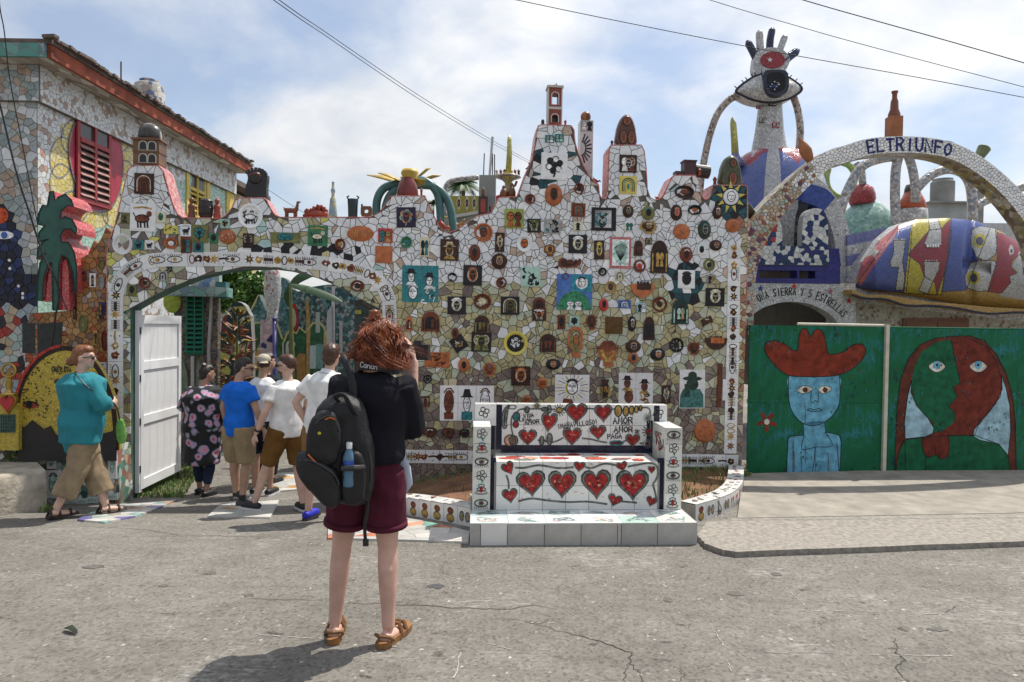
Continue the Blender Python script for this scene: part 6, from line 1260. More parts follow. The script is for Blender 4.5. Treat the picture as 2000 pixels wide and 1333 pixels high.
def ribbon(px_c, fr, wpx, th, m, name, root, seg=5):
 S = fr.sts(smoothpts(px_c, seg)); mb = MB(); V = []; F = []; n_ = len(S); sc = fr.scale(*px_c[0])
 if not isinstance(wpx, list): wpx = [wpx] * len(px_c)
 for i in range(n_):
  a = Vector(S[max(0, i - 1)]); b = Vector(S[min(n_ - 1, i + 1)]); d = (b - a).normalized(); w_ = float(np.interp(i / (n_ - 1), np.linspace(0,1, len(wpx)), wpx)) * sc / 2; p = Vector(S[i]); q = Vector((-d.y, d.x)) * w_
  V += [fr.w(*(p + q),0), fr.w(*(p - q),0), fr.w(*(p - q),-th), fr.w(*(p + q),-th)]
 for i in range(n_ - 1):
  for j in range(4): F.append((4 * i + j, 4 * i + (j + 1) % 4,4 * i + 4 + (j + 1) % 4,4 * i + 4 + j))
 F += [(3,2,1,0), tuple(4 * (n_ - 1) + j for j in range(4))]; mb.add(V, F); return mb.build(name, m, root)
RC = Frame(RF.w(0,0,-.3), WF.u); gfine = mosaic('grey_fine', [(.3,.3,.31),(.36,.36,.36),(.26,.26,.27)], 30,.06,(.12,.12,.12),.35)
ribbon([(1560,348),(1596,370),(1628,412),(1644,460),(1652,520),(1656,640)], RC, [30,36,34,32,34,36], .6, fw, 'white_leg', rh_)
ribbon([(1570,376),(1603,386),(1620,400)], Frame(RF.w(0,0,-.28), WF.u), [36,38,34], .3, glaze((.05,.08,.3),.3), 'blue_shoe', rh_)
ribbon([(1530,395),(1535,430),(1542,482)], RC, [60,48,26], .5, gfine, 'grey_leg', rh_)
ribbon([(1572,395),(1560,430),(1556,490)], RC, [20,14,12], .4, glaze((.02,.02,.025),.3), 'dark_leg', rh_)

PFm = Frame(RF.w(0,0,.02), WF.u)
topc = [(1668,556),(1684,512),(1720,468),(1755,440),(1790,429),(1850,426),(1905,431),(1960,455),(2010,487),(2060,520),(2100,560)]
botc = [(1668,560),(1700,571),(1740,574),(1790,580),(1850,590),(1905,598),(1960,604),(2010,610),(2060,615),(2100,620)]
cB, cY, cR, cW, cK, cO, cP = (.06,.10,.36),(.52,.44,.04),(.28,.015,.03),(.5,.5,.49),(.02,.02,.03),(.42,.26,.06),(.5,.12,.13)
def z8(*p): return [(1440 + x / 3.332,240 + y / 3.332) for x, y in p]
REG = [(z8((760,1070),(1070,640),(1140,630),(1130,800),(1100,1110),(860,1090)), cB),(z8((785,930),(820,880),(1060,640),(1075,660),(800,1065),(785,1000)), cP),(z8((1135,630),(1395,615),(1390,800),(1330,1120),(1085,1110),(1105,900)), cY),(z8((1110,860),(1250,700),(1330,690),(1390,620),(1375,850),(1340,1000),(1300,1120),(1285,1040),(1215,1000),(1190,920)), cR),
  (z8((1390,615),(1560,640),(1640,670),(1640,700),(1560,900),(1490,1090),(1330,1100),(1370,850)), cB),(z8((1525,700),(1580,670),(1680,690),(1690,800),(1680,860),(1620,900),(1560,880),(1520,800)), cW),(z8((1480,1000),(1520,910),(1600,895),(1680,900),(1690,960),(1640,1090),(1560,1100),(1490,1070)), cW),(z8((1690,715),(1780,740),(1860,800),(1866,830),(1790,900),(1780,940),(1820,980),(1770,1000),(1780,1040),(1720,1110),(1630,1100),(1640,1060),(1690,900)), cR),
  (z8((1866,820),(2100,900),(2200,1200),(1700,1130),(1780,1040),(1770,1000),(1830,975),(1785,930)),(.42,.42,.41)),(z8((1245,620),(1305,620),(1330,700),(1330,800),(1240,800),(1215,790),(1250,700)), cW),(z8((1020,765),(1095,765),(1085,850),(1075,900),(1090,1000),(1080,1090),(1030,1090),(1050,940),(1000,940),(995,900),(1015,860)), cW),(z8((1215,905),(1320,905),(1310,960),(1280,1020),(1240,1115),(1180,1095),(1220,1000)), cW),
  (ell(1440 + 1577 / 3.332,240 + 768 / 3.332,13,14,16), cY),(ell(1440 + 1577 / 3.332,240 + 770 / 3.332,7.5,8.5,16),(.06,.07,.12)),(ell(1440 + 1538 / 3.332,240 + 1008 / 3.332,12.5,14,16), cY),(ell(1440 + 1538 / 3.332,240 + 1010 / 3.332,7.5,8.5,16),(.06,.07,.12)),(z8((1765,820),(1780,795),(1795,805),(1800,850),(1775,865)), cW),(z8((1825,860),(1840,830),(1866,830),(1850,885),(1830,880)), cW),(ell(1440 + 1785 / 3.332,240 + 835 / 3.332,2.5,4,10), cK),(ell(1440 + 1847 / 3.332,240 + 858 / 3.332,2.5,4,10), cK)]
st_ = [(1440 + (885 + (58 if q % 2 == 0 else 20) * math.sin(q * math.pi / 5 + .3)) / 3.332,240 + (840 - (58 if q % 2 == 0 else 20) * math.cos(q * math.pi / 5 + .3)) / 3.332) for q in range(10)]; REG.append((st_, cW))
OUT = [REG[i][0] for i in (0,2,3,4,5,6,7,9,10,11)]
segs = []
for p in OUT:
 for i in range(len(p)): segs.append((p[i], p[(i + 1) % len(p)]))
SA_ = np.array([[a[0], a[1], b[0], b[1]] for a, b in segs])
def par_cols(X, Y):
 C = np.tile(np.array(cO),(len(X),1)); D = np.full(len(X),99.0)
 for p, c in REG:
  r = np.zeros(len(X), bool)
  for k in range(len(p)):
   (xi, yi),(xj, yj) = p[k], p[k - 1]
   if yi != yj: r ^= ((yi > Y) != (yj > Y)) & (X < (xj - xi) * (Y - yi) / (yj - yi) + xi)
  C[r] = c
 for x0, y0, x1, y1 in SA_:
  dx, dy = x1 - x0, y1 - y0; t = np.clip(((X - x0) * dx + (Y - y0) * dy) / (dx * dx + dy * dy + 1e-9),0,1); D = np.minimum(D, np.hypot(X - x0 - dx * t, Y - y0 - dy * t))
 C[D < .8] = (.03,.03,.035); return C
nu, nv = 400,120; mb = MB(); V = []; cols = []
for i in range(nu + 1):
 x = lerp(1669,2098, i / nu); y0 = interp(x, [p[0] for p in topc], [p[1] for p in topc]); y1 = interp(x, [p[0] for p in botc], [p[1] for p in botc])
 for j in range(nv + 1):
  v = j / nv; y = lerp(y0, y1, v); blg = .38 * math.sqrt(max(0, math.sin(math.pi * min(1, v * .96 + .02)))) * (1 - .25 * math.exp(-((x - 1895) / 9) ** 2)) * (1 - .3 * math.exp(-((v - .52) / .05) ** 2) * (1 if 1880 < x < 1935 else 0)) * min(1,(x - 1660) / 50)
  V.append(PFm.w(*PFm.st(x, y, blg), blg))
px_ = []; py_ = []
for i in range(nu):
 x = lerp(1669,2098,(i + .5) / nu); y0 = interp(x, [p[0] for p in topc], [p[1] for p in topc]); y1 = interp(x, [p[0] for p in botc], [p[1] for p in botc])
 for j in range(nv): a = i * (nv + 1) + j; mb.F.append([a, a + 1, a + nv + 2, a + nv + 1]); mb.M.append(0); px_.append(x); py_.append(lerp(y0, y1,(j + .5) / nv))
mb.C = [tuple(q) for q in par_cols(np.array(px_), np.array(py_))]
mb.V = V; par = mb.build('painted_parapet', mosaic('parapet_skin', None, 42,.05,(.12,.11,.11),.25, attr=True, bump=.2), rh_, smooth=True)
mb = MB()
for px in ([(1668,557)] + [(x, interp(x, [p[0] for p in topc], [p[1] for p in topc])) for x in range(1684,2100,12)],): mb.prism(PFm, PFm.sts(px + [(2100,640),(1668,590)]),-.3,-.01, back=True)
mb.build('parapet_back', fw, rh_)
mb = MB(); led = [(1664,566),(1690,577),(1730,576),(1770,583),(1820,590),(1870,594),(1930,600),(2000,604),(2100,612)]; led2 = [(x, y + 9 + 4 * math.sin(x / 23)) for x, y in led]
mb.prism(PFm, PFm.sts(led + led2[::-1], .34),-.2,.34, back=True); mb.build('cloud_ledge', mosaic('ochre_fine', [(.42,.25,.06),(.38,.22,.05),(.46,.29,.09)], 40,.05,(.2,.13,.05)), rh_)
mb = MB(); mb.tube([PFm.w(*PFm.st(x, y + 1,.34),.34) for x, y in smoothpts(led2,4)], .018,6); mb.build('ledge_line', paint((.03,.03,.05)), rh_)
mb = MB()
for cx_, cy_, n_, dx, ln in ((1440 + 1022 / 3.332,240 + 765 / 3.332,5,6.0,-2),(1440 + 1236 / 3.332,240 + 795 / 3.332,5,6.5,5),(1440 + 1225 / 3.332,240 + 908 / 3.332,5,6.5,-4)):
 for q in range(n_):
  x = cx_ + q * dx * .8; mb.tube([PFm.w(*PFm.st(x, cy_, .35),.35), PFm.w(*PFm.st(x + .8, cy_ + ln, .38),.38)], .016,6)
mb.build('mosaic_fingers', fw, rh_)
mb = MB(); RD = Frame(RF.w(0,0,-.25), WF.u)
for k_ in range(6): y = 458 + k_ * 20; mb = MB(); mb.prism(RD, RD.sts([(1655, y + 22),(1655, y + 2),(1762, y - 20),(1762, y)]),-.12,0, back=True); mb.build('stripe_slab', [glaze((.16,.17,.36),.35), fw][k_ % 2], rh_)

# ================================================================== eye tower
ET = at_depth(1506,470,12.6); es = 12.6 / FPX
eye = empty('eye_tower', (ET.x, ET.y, 2.6), 'flag-striped mosaic dome with a tower, giant eye and open hand', 'tower'); eye['kind'] = 'thing'
def zpx(y, d=12.6, x=1506): return at_depth(x, y, d).z
red_, blu_, wht_ = (.36,.03,.05),(.07,.11,.36),(.5,.5,.51)
mb = MB(); rD = 116 * es; zb, zt = zpx(520), zpx(298); nu, nv = 90,36; V = []
def dome_p(u, v): th = u * 2 * math.pi; r = rD * math.cos(v * math.pi / 2 * .93) ** .62; return Vector((ET.x + r * math.sin(th), ET.y - r * math.cos(th), lerp(zb, zt, math.sin(v * math.pi / 2) ** 1.05)))
for i in range(nu):
 for j in range(nv + 1): mb.V.append(dome_p(i / nu, j / nv))
for i in range(nu):
 for j in range(nv):
  u, v = ((i + .5) / nu * 360 + 180) % 360 - 180,(j + .5) / nv; p = proj(dome_p((i + .5) / nu, v)); c = wht_
  g = (u + 8) % 60 - 30 + 360
  g = (u + 10) % 62
  if g < 43 and v < .8: c = blu_
  if g < 43 and abs(g - 21) < 24 * (1 - abs(v - .8) / .2) and v > .6: c = red_
  if abs(g - 21) < 5 * (1 - abs(v - .8) / .08) : c = wht_
  mb.F.append([i * (nv + 1) + j, ((i + 1) % nu) * (nv + 1) + j, ((i + 1) % nu) * (nv + 1) + j + 1, i * (nv + 1) + j + 1]); mb.M.append(0); mb.C.append(c)
mb.build('dome', mosaic('dome_skin', None, 32,.05,(.16,.16,.17),.22, attr=True, bump=.25), eye, smooth=True)
mb = MB(); zt2 = zpx(200); mb.lathe((ET.x - 8 * es, ET.y, zpx(306)), [(36 * es, -.1),(34 * es, .05),(27 * es, .45),(23 * es, .8),(22 * es, zt2 - zpx(306) + .05)], 24); mb.build('tower_neck', fw, eye, smooth=True)
EF = Frame(Vector((ET.x, ET.y - 30 * es, 0)),(1,0,0))
eo = smoothpts([(1437,178),(1460,158),(1482,147),(1506,144),(1530,148),(1552,160),(1566,175),(1548,190),(1525,198),(1500,201),(1470,196),(1450,187)], 4, True)
mb = MB(); est = EF.sts(eo); ce = EF.st(1503,174); V = [EF.w(*p, 0) for p in est]; n_ = len(est); rings = [(1.0,0),(.8,.10),(.5,.17),(.2,.2)]
V = []; [V.extend([EF.w(lerp(ce[0], p[0], k_), lerp(ce[1], p[1], k_), h) for p in est]) for k_, h in [(1.0,-.32)] + rings]
F = [(r * n_ + i, r * n_ + (i + 1) % n_, (r + 1) * n_ + (i + 1) % n_, (r + 1) * n_ + i) for r in range(4) for i in range(n_)] + [tuple(4 * n_ + i for i in range(n_)), tuple(range(n_ - 1,-1,-1))]; mb.add(V, F); mb.build('eyeball', fw, eye)
mb = MB(); mb.tube([EF.w(*p, .01) for p in est + est[:1]], .022,6); mb.build('eye_rim', paint((.03,.03,.04)), eye)
for q in range(14):
 x = 1443 + q * 9; i = min(range(n_), key=lambda i: abs(eo[i][0] - x) + (500 if eo[i][1] > 178 else 0)); p = EF.w(*est[i], 0); a = R(lerp(140,40, q / 13)); mb = MB(); mb.tube([p, p + Vector((math.cos(a) * .07,0, math.sin(a) * .07))], .009,5); mb.build('eyelash', paint((.03,.03,.04)), eye)
ir = smoothpts([(1483,153),(1490,147),(1520,147),(1529,156),(1530,180),(1522,193),(1505,196),(1490,190),(1484,178)], 3, True); mb = MB(); mb.prism(EF, EF.sts(ir),.1,.24); mb.build('iris', glaze((.035,.04,.06),.3), eye)
mb = MB(); mb.prism(EF, EF.sts(smoothpts([(1490,155),(1520,154),(1522,180),(1508,190),(1492,184)], 3, True)),.24,.246,0)
for _ in range(30): p = EF.st(RNG.uniform(1490,1512), RNG.uniform(168,186)); mb.flat(EF, ell(p[0], p[1], RNG.uniform(.008,.022), RNG.uniform(.006,.016),6),.25, RNG.choice([1,2,0]))
mb.build('pupil', [glaze((.01,.01,.012),.3), paint((.6,.6,.65)), paint((.05,.1,.3))], eye)
HFr = Frame(Vector((ET.x, ET.y - 8 * es, 0)),(1,0,0)); hd = EF
def fin(pts, wpx, m, nm='finger'):
 S = [HFr.w(*HFr.st(x, y),0) for x, y in smoothpts(pts, 3)]; r = wpx * es / 2; S = S + [S[-1] + (S[-1] - S[-2]).normalized() * r * .7]; k_ = len(S); mb = MB(); mb.tube(S, [r] * (k_ - 2) + [r * .9, r * .35], 12, up=(0,-1,0)); return mb.build(nm, m, hand)
pm_ = smoothpts([(1474,150),(1470,120),(1478,104),(1500,96),(1525,100),(1540,118),(1532,140),(1526,152)], 4, True); mb = MB(); mb.prism(HFr, HFr.sts(pm_),-.1,.07, back=True); hand = mb.build('hand', fw, eye)
nvy = mosaic('navy_fine', [(.015,.02,.07),(.03,.04,.12),(.01,.012,.03)], 34,.05,(.06,.06,.08),.25)
fin([(1478,118),(1468,97),(1461,84)], 14, nvy); fin([(1486,108),(1484,85),(1483,64)], 14, fw); fin([(1503,104),(1504,80),(1508,59)], 14, nvy); fin([(1520,106),(1527,88),(1533,72)], 13, fw); fin([(1530,122),(1543,110),(1556,101)], 16, mosaic('blue_fine', [(.02,.05,.14),(.04,.12,.2),(.015,.02,.06)], 30,.05,(.05,.06,.08),.25))
mb = MB(); mb.prism(HFr, HFr.sts(ell(1506,121,24,16,22)),.07,.085); mb.build('red_palm', mosaic('red_fine', [(.3,.02,.03),(.36,.03,.04),(.24,.015,.025)], 34,.05,(.15,.05,.05),.25), hand)
c = HFr.st(1500,121); mb = MB(); mb.prism(HFr, [(c[0] + (.05 if q % 2 == 0 else .018) * math.sin(q * math.pi / 5), c[1] + (.05 if q % 2 == 0 else .018) * math.cos(q * math.pi / 5)) for q in range(10)], .085,.095); mb.build('white_star', paint(W_), hand)
armm = mosaic('arm_mosaic', [(.45,.4,.36),(.4,.3,.25),(.5,.47,.43),(.12,.08,.06),(.42,.36,.3),(.35,.22,.17)], 24,.04,(.25,.22,.2))
for pts in ([(1450,184),(1425,195),(1402,222),(1387,262),(1378,300),(1370,345),(1366,390)], [(1550,190),(1558,215),(1563,250),(1561,290),(1557,330)]):
 S = [at_depth(x, y, 12.4) for x, y in smoothpts(pts, 5)]; mb = MB(); mb.tube(S, 6.8 * es, 10); mb.build('arm', armm, eye, smooth=True)
for x, y, c_ in ((1498,212, BLK),(1479,212,(.3,.03,.04)),(1481,242,(.12,.08,.06)),(1503,254,(.34,.02,.04))):
 p = at_depth(x, y, 12.6); r = lerp(34,22,(306 - y) / 110) * es; fr = Frame(Vector((p.x, ET.y - math.sqrt(max(.001, r * r - (p.x - ET.x + 8 * es) ** 2)) - .002, p.z)),(1,-(p.x - ET.x + 8 * es) * -1.2,0)); mb = MB(); mb.prism(fr, rect(0,0,.13,.085),-.02,.012); mb.flat(fr, rect(0,0,.105,.06),.0135,1); mb.stroke(fr, ell(0,0,.04,.02,12) + [(.04,0)], .008,.015,2); mb.flat(fr, ell(0,0,.013,.014,8),.0155,2); mb.build('eye_tile', [paint(c_), paint((.55,.55,.55)), paint(BLK)], eye)
p = at_depth(1436,304,12.2); pc = empty('yellow_pencil_post', p, 'yellow pencil-shaped mosaic post left of the eye tower dome', 'post'); mb = MB(); k_ = 12.2 / FPX
mb.tube([p, at_depth(1434,270,12.2), at_depth(1432,242,12.2), at_depth(1430,234,12.2), at_depth(1430,229,12.2)], [7 * k_, 6.5 * k_, 6 * k_, 3 * k_, .6 * k_], 10); mb.build('shaft', mosaic('yellow_post', [(.45,.42,.08),(.5,.48,.14),(.4,.4,.14)], 20,.04,(.3,.28,.1)), pc, smooth=True)
mb = MB(); mb.lathe(p - Vector((0,0,.2)), [(.16,0),(.13,.1),(.07,.2),(.06,.24)], 14); mb.build('foot', mosaic('violet_fine', [(.12,.12,.3),(.2,.18,.36)], 26,.05), pc, smooth=True)

# ================================================================== roof ornaments behind the lettered arch
def tubepx(px, d, r, m, name, root=None, **k):
 S = [at_depth(x, y, d) for x, y in smoothpts(px, 6)]; mb = MB(); mb.tube(S, r * d / FPX, 10); return mb.build(name, m, root, smooth=True, **k)
loop_m = mosaic('loop_mosaic', [(.48,.47,.45),(.42,.4,.36),(.52,.51,.5),(.3,.24,.2),(.2,.24,.32)], 22,.045,(.22,.21,.2))
D2 = 13.2
for i, (px, r, lb) in enumerate((([(1640,420),(1652,380),(1680,330),(1715,312),(1760,305)], 9, 'curved mosaic pipe behind the left half of the lettered arch'),([(1750,440),(1748,380),(1750,330),(1757,300)], 9, 'upright mosaic pipe behind the middle of the lettered arch'),([(1772,300),(1782,330),(1788,370),(1788,395)], 8.5, 'short mosaic pipe rising above the orange bottle dome'),([(1790,370),(1815,345),(1845,332),(1872,335),(1890,350),(1898,380),(1900,435)], 9, 'looping mosaic pipe under the right of the lettered arch'),([(1905,405),(1925,393),(1950,386),(1990,380)], 8, 'thin mosaic pipe at the right edge of the roof'),([(1982,372),(2000,365),(2040,362)], 9, 'mosaic pipe end beyond the lettered arch at right'))): tubepx(px, D2, r, loop_m, 'mosaic_pipe', label=lb, cat='pipe', group='mosaic pipes on the roof')
tubepx([(1618,330),(1614,350),(1620,372),(1640,385),(1662,370),(1670,345),(1660,325),(1645,318)], 13.5,6, mosaic('lime_fine', [(.25,.4,.06),(.32,.46,.1),(.4,.45,.15)], 24,.05), 'green_loop', label='lime green mosaic loop behind the lettered arch', cat='ornament')
tubepx([(1672,318),(1682,335),(1685,362)], 14,7, loop_m, 'dome_pipe', label='small pipe rising from the red-topped dome', cat='pipe')
def dome(cx, ytop, ybot, rpx, d, m, name, label, prof=None):
 p = at_depth(cx, ybot, d); k_ = d / FPX; h = (ybot - ytop) * k_; mb = MB(); mb.lathe(p, [(rpx * k_ * r, h * t) for r, t in (prof or [(1,0),(.99,.2),(.92,.45),(.75,.7),(.5,.88),(.25,.97),(.0,1)])], 28); return mb, p
d3 = empty('teal_dome', at_depth(1690,470,14.2), 'pale teal mosaic dome topped by a red ball', 'dome'); d3['kind'] = 'thing'
mb, p = dome(1690,392,470,54,14.2, None, '', ''); mb.build('dome_shell', mosaic('teal_fine', [(.22,.4,.34),(.28,.46,.4),(.18,.34,.3)], 18,.04,(.2,.3,.27),.2), d3, smooth=True)
mb, p = dome(1683,360,400,25,14.1, None, '', '', [(.85,0),(1,.25),(.97,.5),(.8,.78),(.45,.95),(0,1)]); mb.build('red_ball', mosaic('crimson_fine', [(.28,.02,.03),(.34,.03,.04)], 22,.04,(.3,.15,.15),.2), d3, smooth=True)
d4 = empty('orange_bottle_dome', at_depth(1781,440,13.6), 'bottle-shaped orange and black mosaic dome with white base', 'dome'); d4['kind'] = 'thing'
for y0, y1, r0, r1, c_, nm in ((440,410,27,26,(.5,.5,.5), 'white_base'),(412,376,26,14,(.5,.09,.02), 'orange_body'),(378,362,14,11,(.05,.04,.04), 'black_neck')):
 p = at_depth(1781, y0,13.6); k_ = 13.6 / FPX; mb = MB(); mb.lathe(p, [(r0 * k_, 0),(lerp(r0, r1,.35) * k_ * 1.03,(y0 - y1) * k_ * .5),(r1 * k_, (y0 - y1) * k_)], 22); mb.build(nm, mosaic('bottle_' + nm, [c_, tuple(x * 1.2 for x in c_), tuple(x * .8 for x in c_)], 24,.045,(.15,.13,.12),.3), d4, smooth=True)
wtb = empty('rooftop_water_tank', at_depth(1850,430,22), 'grey concrete water tank on a distant flat roof', 'tank'); cg = mat('weathered_concrete', (.26,.26,.25),.9,.25,2.0, bump=.3)
k_ = 22 / FPX; p = at_depth(1840,397,22); mb = MB(); mb.lathe(p, [(21 * k_, 0),(21 * k_, 40 * k_),(18 * k_, 43 * k_),(18 * k_, 46 * k_),(0,47 * k_)], 24); mb.build('tank', cg, wtb, auto=40)
p = at_depth(1850,430,22); mb = MB(); mb.box(p + Vector((0,.6,14 * k_)),80 * k_, 1.4,34 * k_); mb.build('roof_room', mat('pale_render', (.36,.38,.39),.85,.2,2), wtb)
mb = MB(); mb.box(p + Vector((0,.5,31.5 * k_)),92 * k_, 1.7,3 * k_); mb.build('roof_slab', cg, wtb)
mb = MB(); mb.box(at_depth(1912,420,20),.16,.16,1.4); mb.build('concrete_post', cg, label='bare concrete post right of the distant water tank', cat='post')
mb = MB(); mb.box(at_depth(1960,455,20),1.8,.3,.5); mb.build('low_roof_wall', mat('pale_wall', (.45,.46,.46),.8), label='pale low roof wall at the right edge', cat='wall')['kind'] = 'thing'
# ================================================================== figures standing on the wall
def wt_(px, py): return WF.w(*WF.st(px, py, -.13),-.13)
PXM = WS * 1.02
dkc = mat('black_clay', (.02,.018,.018),.35,.2,10); brc = mat('brown_clay', (.15,.06,.025),.4,.25,10); rdc = mat('red_clay', (.26,.05,.025),.45,.25,10); clw = mat('white_slip', (.5,.48,.44),.5)
def boxp(mb, p, x, y, w, h, dpt, m=0):
 mb.box(p + WF.u * (x * PXM) + Vector((0,0,(y + h / 2) * PXM)), w * PXM, dpt * PXM, h * PXM, R(5), m)
p = wt_(293,325); h1 = empty('clay_dome_house', p, 'brown clay house with arched windows and black dome on the left tower', 'figurine')
mb = MB(); boxp(mb, p, 0,0,46,45,34); boxp(mb, p, 0,44,52,4,40); boxp(mb, p, 0,22,48,2.5,36); mb.build('storeys', mat('house_clay', (.16,.075,.03),.45,.25,10), h1)
fr = Frame(p + WF.n * 17.3 * PXM, WF.u)
for x in (-11,5):
 for y in (3,26):
  mb = MB(); o_ = [(x * PXM, y * PXM),((x + 12) * PXM, y * PXM)] + [((x + 6 + 6 * math.cos(a)) * PXM, (y + 9 + 6 * math.sin(a)) * PXM) for a in np.linspace(0, math.pi, 8)]; mb.prism(fr, [((a / PXM - x - 6) * 1.3 * PXM + (x + 6) * PXM, (b / PXM - y) * 1.18 * PXM + (y - 1) * PXM) for a, b in o_], 0,.006,1); mb.prism(fr, o_, .006,.008); mb.build('arched_window', [dkc, clw], h1)
mb = MB(); mb.lathe(p + Vector((0,0,48 * PXM)), [(20 * PXM, 0),(21 * PXM, 8 * PXM),(20 * PXM, 18 * PXM),(15 * PXM, 26 * PXM),(6 * PXM, 29 * PXM),(0,29.5 * PXM)], 20, sy=.8); mb.build('dome', mat('dome_black', (.05,.045,.045),.35,.4,30), h1, smooth=True)
mb = MB(); mb.tube([p + Vector((0,0,48 * PXM)) + WF.u * (20.5 * PXM * math.cos(a)) - WF.n * -.02 + Vector((0,0,29 * PXM * math.sin(a))) for a in np.linspace(0, math.pi, 14)], 2.6 * PXM, 6); mb.build('dome_rim', clw, h1)
def figurine(name, px, py, prof, m, label, k=1.0, sy=.8, cat='figurine', group=None, extra=None, dep=None):
 p = wt_(px, py) if dep is None else at_depth(px, py, dep); q = PXM if dep is None else dep / FPX; mb = MB(); mb.lathe(p, [(r * q * k, h * q * k) for r, h in prof], 14, sy=sy)
 if extra: extra(mb, p, q)
 return mb.build(name, m, label=label, cat=cat, group=group, auto=55)
MAN = [(7,0),(8,4),(6,14),(7,22),(6.5,27),(3,29),(3.2,31),(5,34),(4.8,38),(2,41),(0,41.5)]
figurine('clay_figure', 374,427, MAN, brc, 'brown clay figure left of the black barrel on the gate crest', .95); figurine('clay_figure', 424,427, MAN, rdc, 'red clay figure right of the black barrel on the gate crest', .9)
def hoops(mb, p, q):
 for h in (8,20,32): mb.lathe(p + Vector((0,0, h * q)), [(13.4 * q, 0),(14.4 * q, q),(13.4 * q, 2 * q)], 14, sy=.8)
figurine('clay_barrel', 402,428, [(10,0),(13,8),(14,20),(13,32),(9,37),(0,38)], dkc, 'black glazed clay barrel above the gateway', 1.0, extra=hoops)
QF = Frame(WF.w(0,0,-.1), WF.u)
qo = smoothpts([(480,388),(478,372),(484,350),(483,342),(487,338),(518,340),(522,346),(520,366),(521,388)], 3); q_ = empty('black_queen_figure', QF.w(*QF.st(499,388),-.04), 'black clay crowned figure on the round-plate hump', 'figurine'); mb = MB(); mb.prism(QF, QF.sts(qo),-.1,0, back=True); mb.build('body', dkc, q_)
mb = MB()
for i in range(7): a = R(160 - i * 23); c = QF.st(499 + 17 * math.cos(a),341 - 10 * math.sin(a)); mb = MB(); mb.prism(QF, rect(c[0], c[1], .03,.05, a - math.pi / 2),-.08,-.01, back=True); mb.build('crown_point', dkc, q_)
c = QF.st(499,348); mb = MB(); mb.lathe(QF.w(*c, 0), [(.075,0),(.06,.02),(.03,.025),(0,.026)], 16,0, QF.n); mb.stroke(QF, ell(c[0], c[1], .07,.05,14,20,160),.012,.026,1); mb.build('face', [dkc, rdc], q_)
p = wt_(569,426); ll = MB(); c = p + Vector((0,0,14 * PXM)); ll.tube([c - WF.u * 12 * PXM, c, c + WF.u * 10 * PXM], [4.5 * PXM, 5 * PXM, 5 * PXM], 10)
for x in (-10,-7,6,9): ll.tube([c + WF.u * x * PXM, p + WF.u * x * PXM], [2.6 * PXM, 2 * PXM], 8)
ll.tube([c + WF.u * 9 * PXM, c + WF.u * 11 * PXM + Vector((0,0,10 * PXM)), c + WF.u * 12 * PXM + Vector((0,0,16 * PXM)), c + WF.u * 17 * PXM + Vector((0,0,17 * PXM))], [4 * PXM, 2.8 * PXM, 2.8 * PXM, 1.6 * PXM], 8); ll.tube([c - WF.u * 12 * PXM, c - WF.u * 14 * PXM + Vector((0,0,6 * PXM))], [2 * PXM, 1 * PXM], 6); ll.build('clay_llama', brc, label='brown clay llama standing above the gateway', cat='figurine', smooth=True)
p = wt_(617,426); g = empty('clay_crowd', p, 'cluster of small red clay heads above the gateway', 'figurine'); mb = MB(); mb.tube([p - WF.u * 24 * PXM + Vector((0,0,3 * PXM)), p + Vector((0,0,8 * PXM)), p + WF.u * 22 * PXM + Vector((0,0,6 * PXM))], [3 * PXM, 8 * PXM, 6 * PXM], 10); mb.build('base', rdc, g, smooth=True)
for i in range(13): mb = MB(); x = -20 + i * 3.3; z = 12 + 9 * math.exp(-((x - 6) / 11) ** 2) + (i % 2) * 2; mb.lathe(p + WF.u * x * PXM + WF.n * ((i % 3) - 1) * 3 * PXM + Vector((0,0,(z - 8) * PXM)), [(2.6 * PXM, 0),(2.2 * PXM, 5 * PXM),(3 * PXM, 8 * PXM),(2.4 * PXM, 11 * PXM),(0,12 * PXM)], 8); mb.build('head', rdc, g, smooth=True)
figurine('mosaic_spire', 650,436, [(9,0),(9,14),(7,30),(6,46),(3.5,50),(3,56),(4.5,62),(4,66),(2.5,68),(2.5,80),(0,81)], mosaic('spire_skin', [(.45,.47,.22),(.3,.4,.5),(.5,.5,.3),(.4,.48,.52)], 18,.04,(.3,.3,.25)), 'pale yellow and blue mosaic spire beyond the gateway crest', 1.0, dep=9.3)
def handles(mb, p, q): 
 for s_ in (-1,1): mb.tube([p + WF.u * s_ * 8 * q + Vector((0,0,34 * q)), p + WF.u * s_ * 11 * q + Vector((0,0,40 * q)), p + WF.u * s_ * 7 * q + Vector((0,0,42 * q))], 1.6 * q, 6)
figurine('dark_vessel', 689,426, [(9,0),(9.5,20),(10.5,34),(9.5,36),(8.5,30),(0,29)], mat('petrol_glaze', (.015,.03,.035),.3), 'dark open clay vessel with two ears above the gateway', 1.0, extra=handles)
p = wt_(716,425); mb = MB(); fr = Frame(p + WF.n * .04, WF.u); k_ = PXM; hole = ell(0,11 * k_, 4 * k_, 4 * k_, 14); outr = [(-10 * k_, 0),(11 * k_, 0),(11 * k_, 20 * k_),(8 * k_, 17 * k_),(-8 * k_, 17 * k_),(-11 * k_, 25 * k_)]
def seg_ring(mb, fr, oval, box, h0, h1):
 n_ = len(oval); P_ = []
 for x, y in oval:
  d = Vector((x, y - oval[0][1])); a = math.atan2(y - (oval[0][1]), x); P_.append((10.5 * k_ * max(-1, min(1,1.35 * math.cos(a))), oval[0][1] + 9.5 * k_ * max(-1, min(1,1.35 * math.sin(a)))))
 for i in range(n_): j = (i + 1) % n_; mb.prism(fr, [oval[i], P_[i], P_[j], oval[j]], h0, h1, back=True)
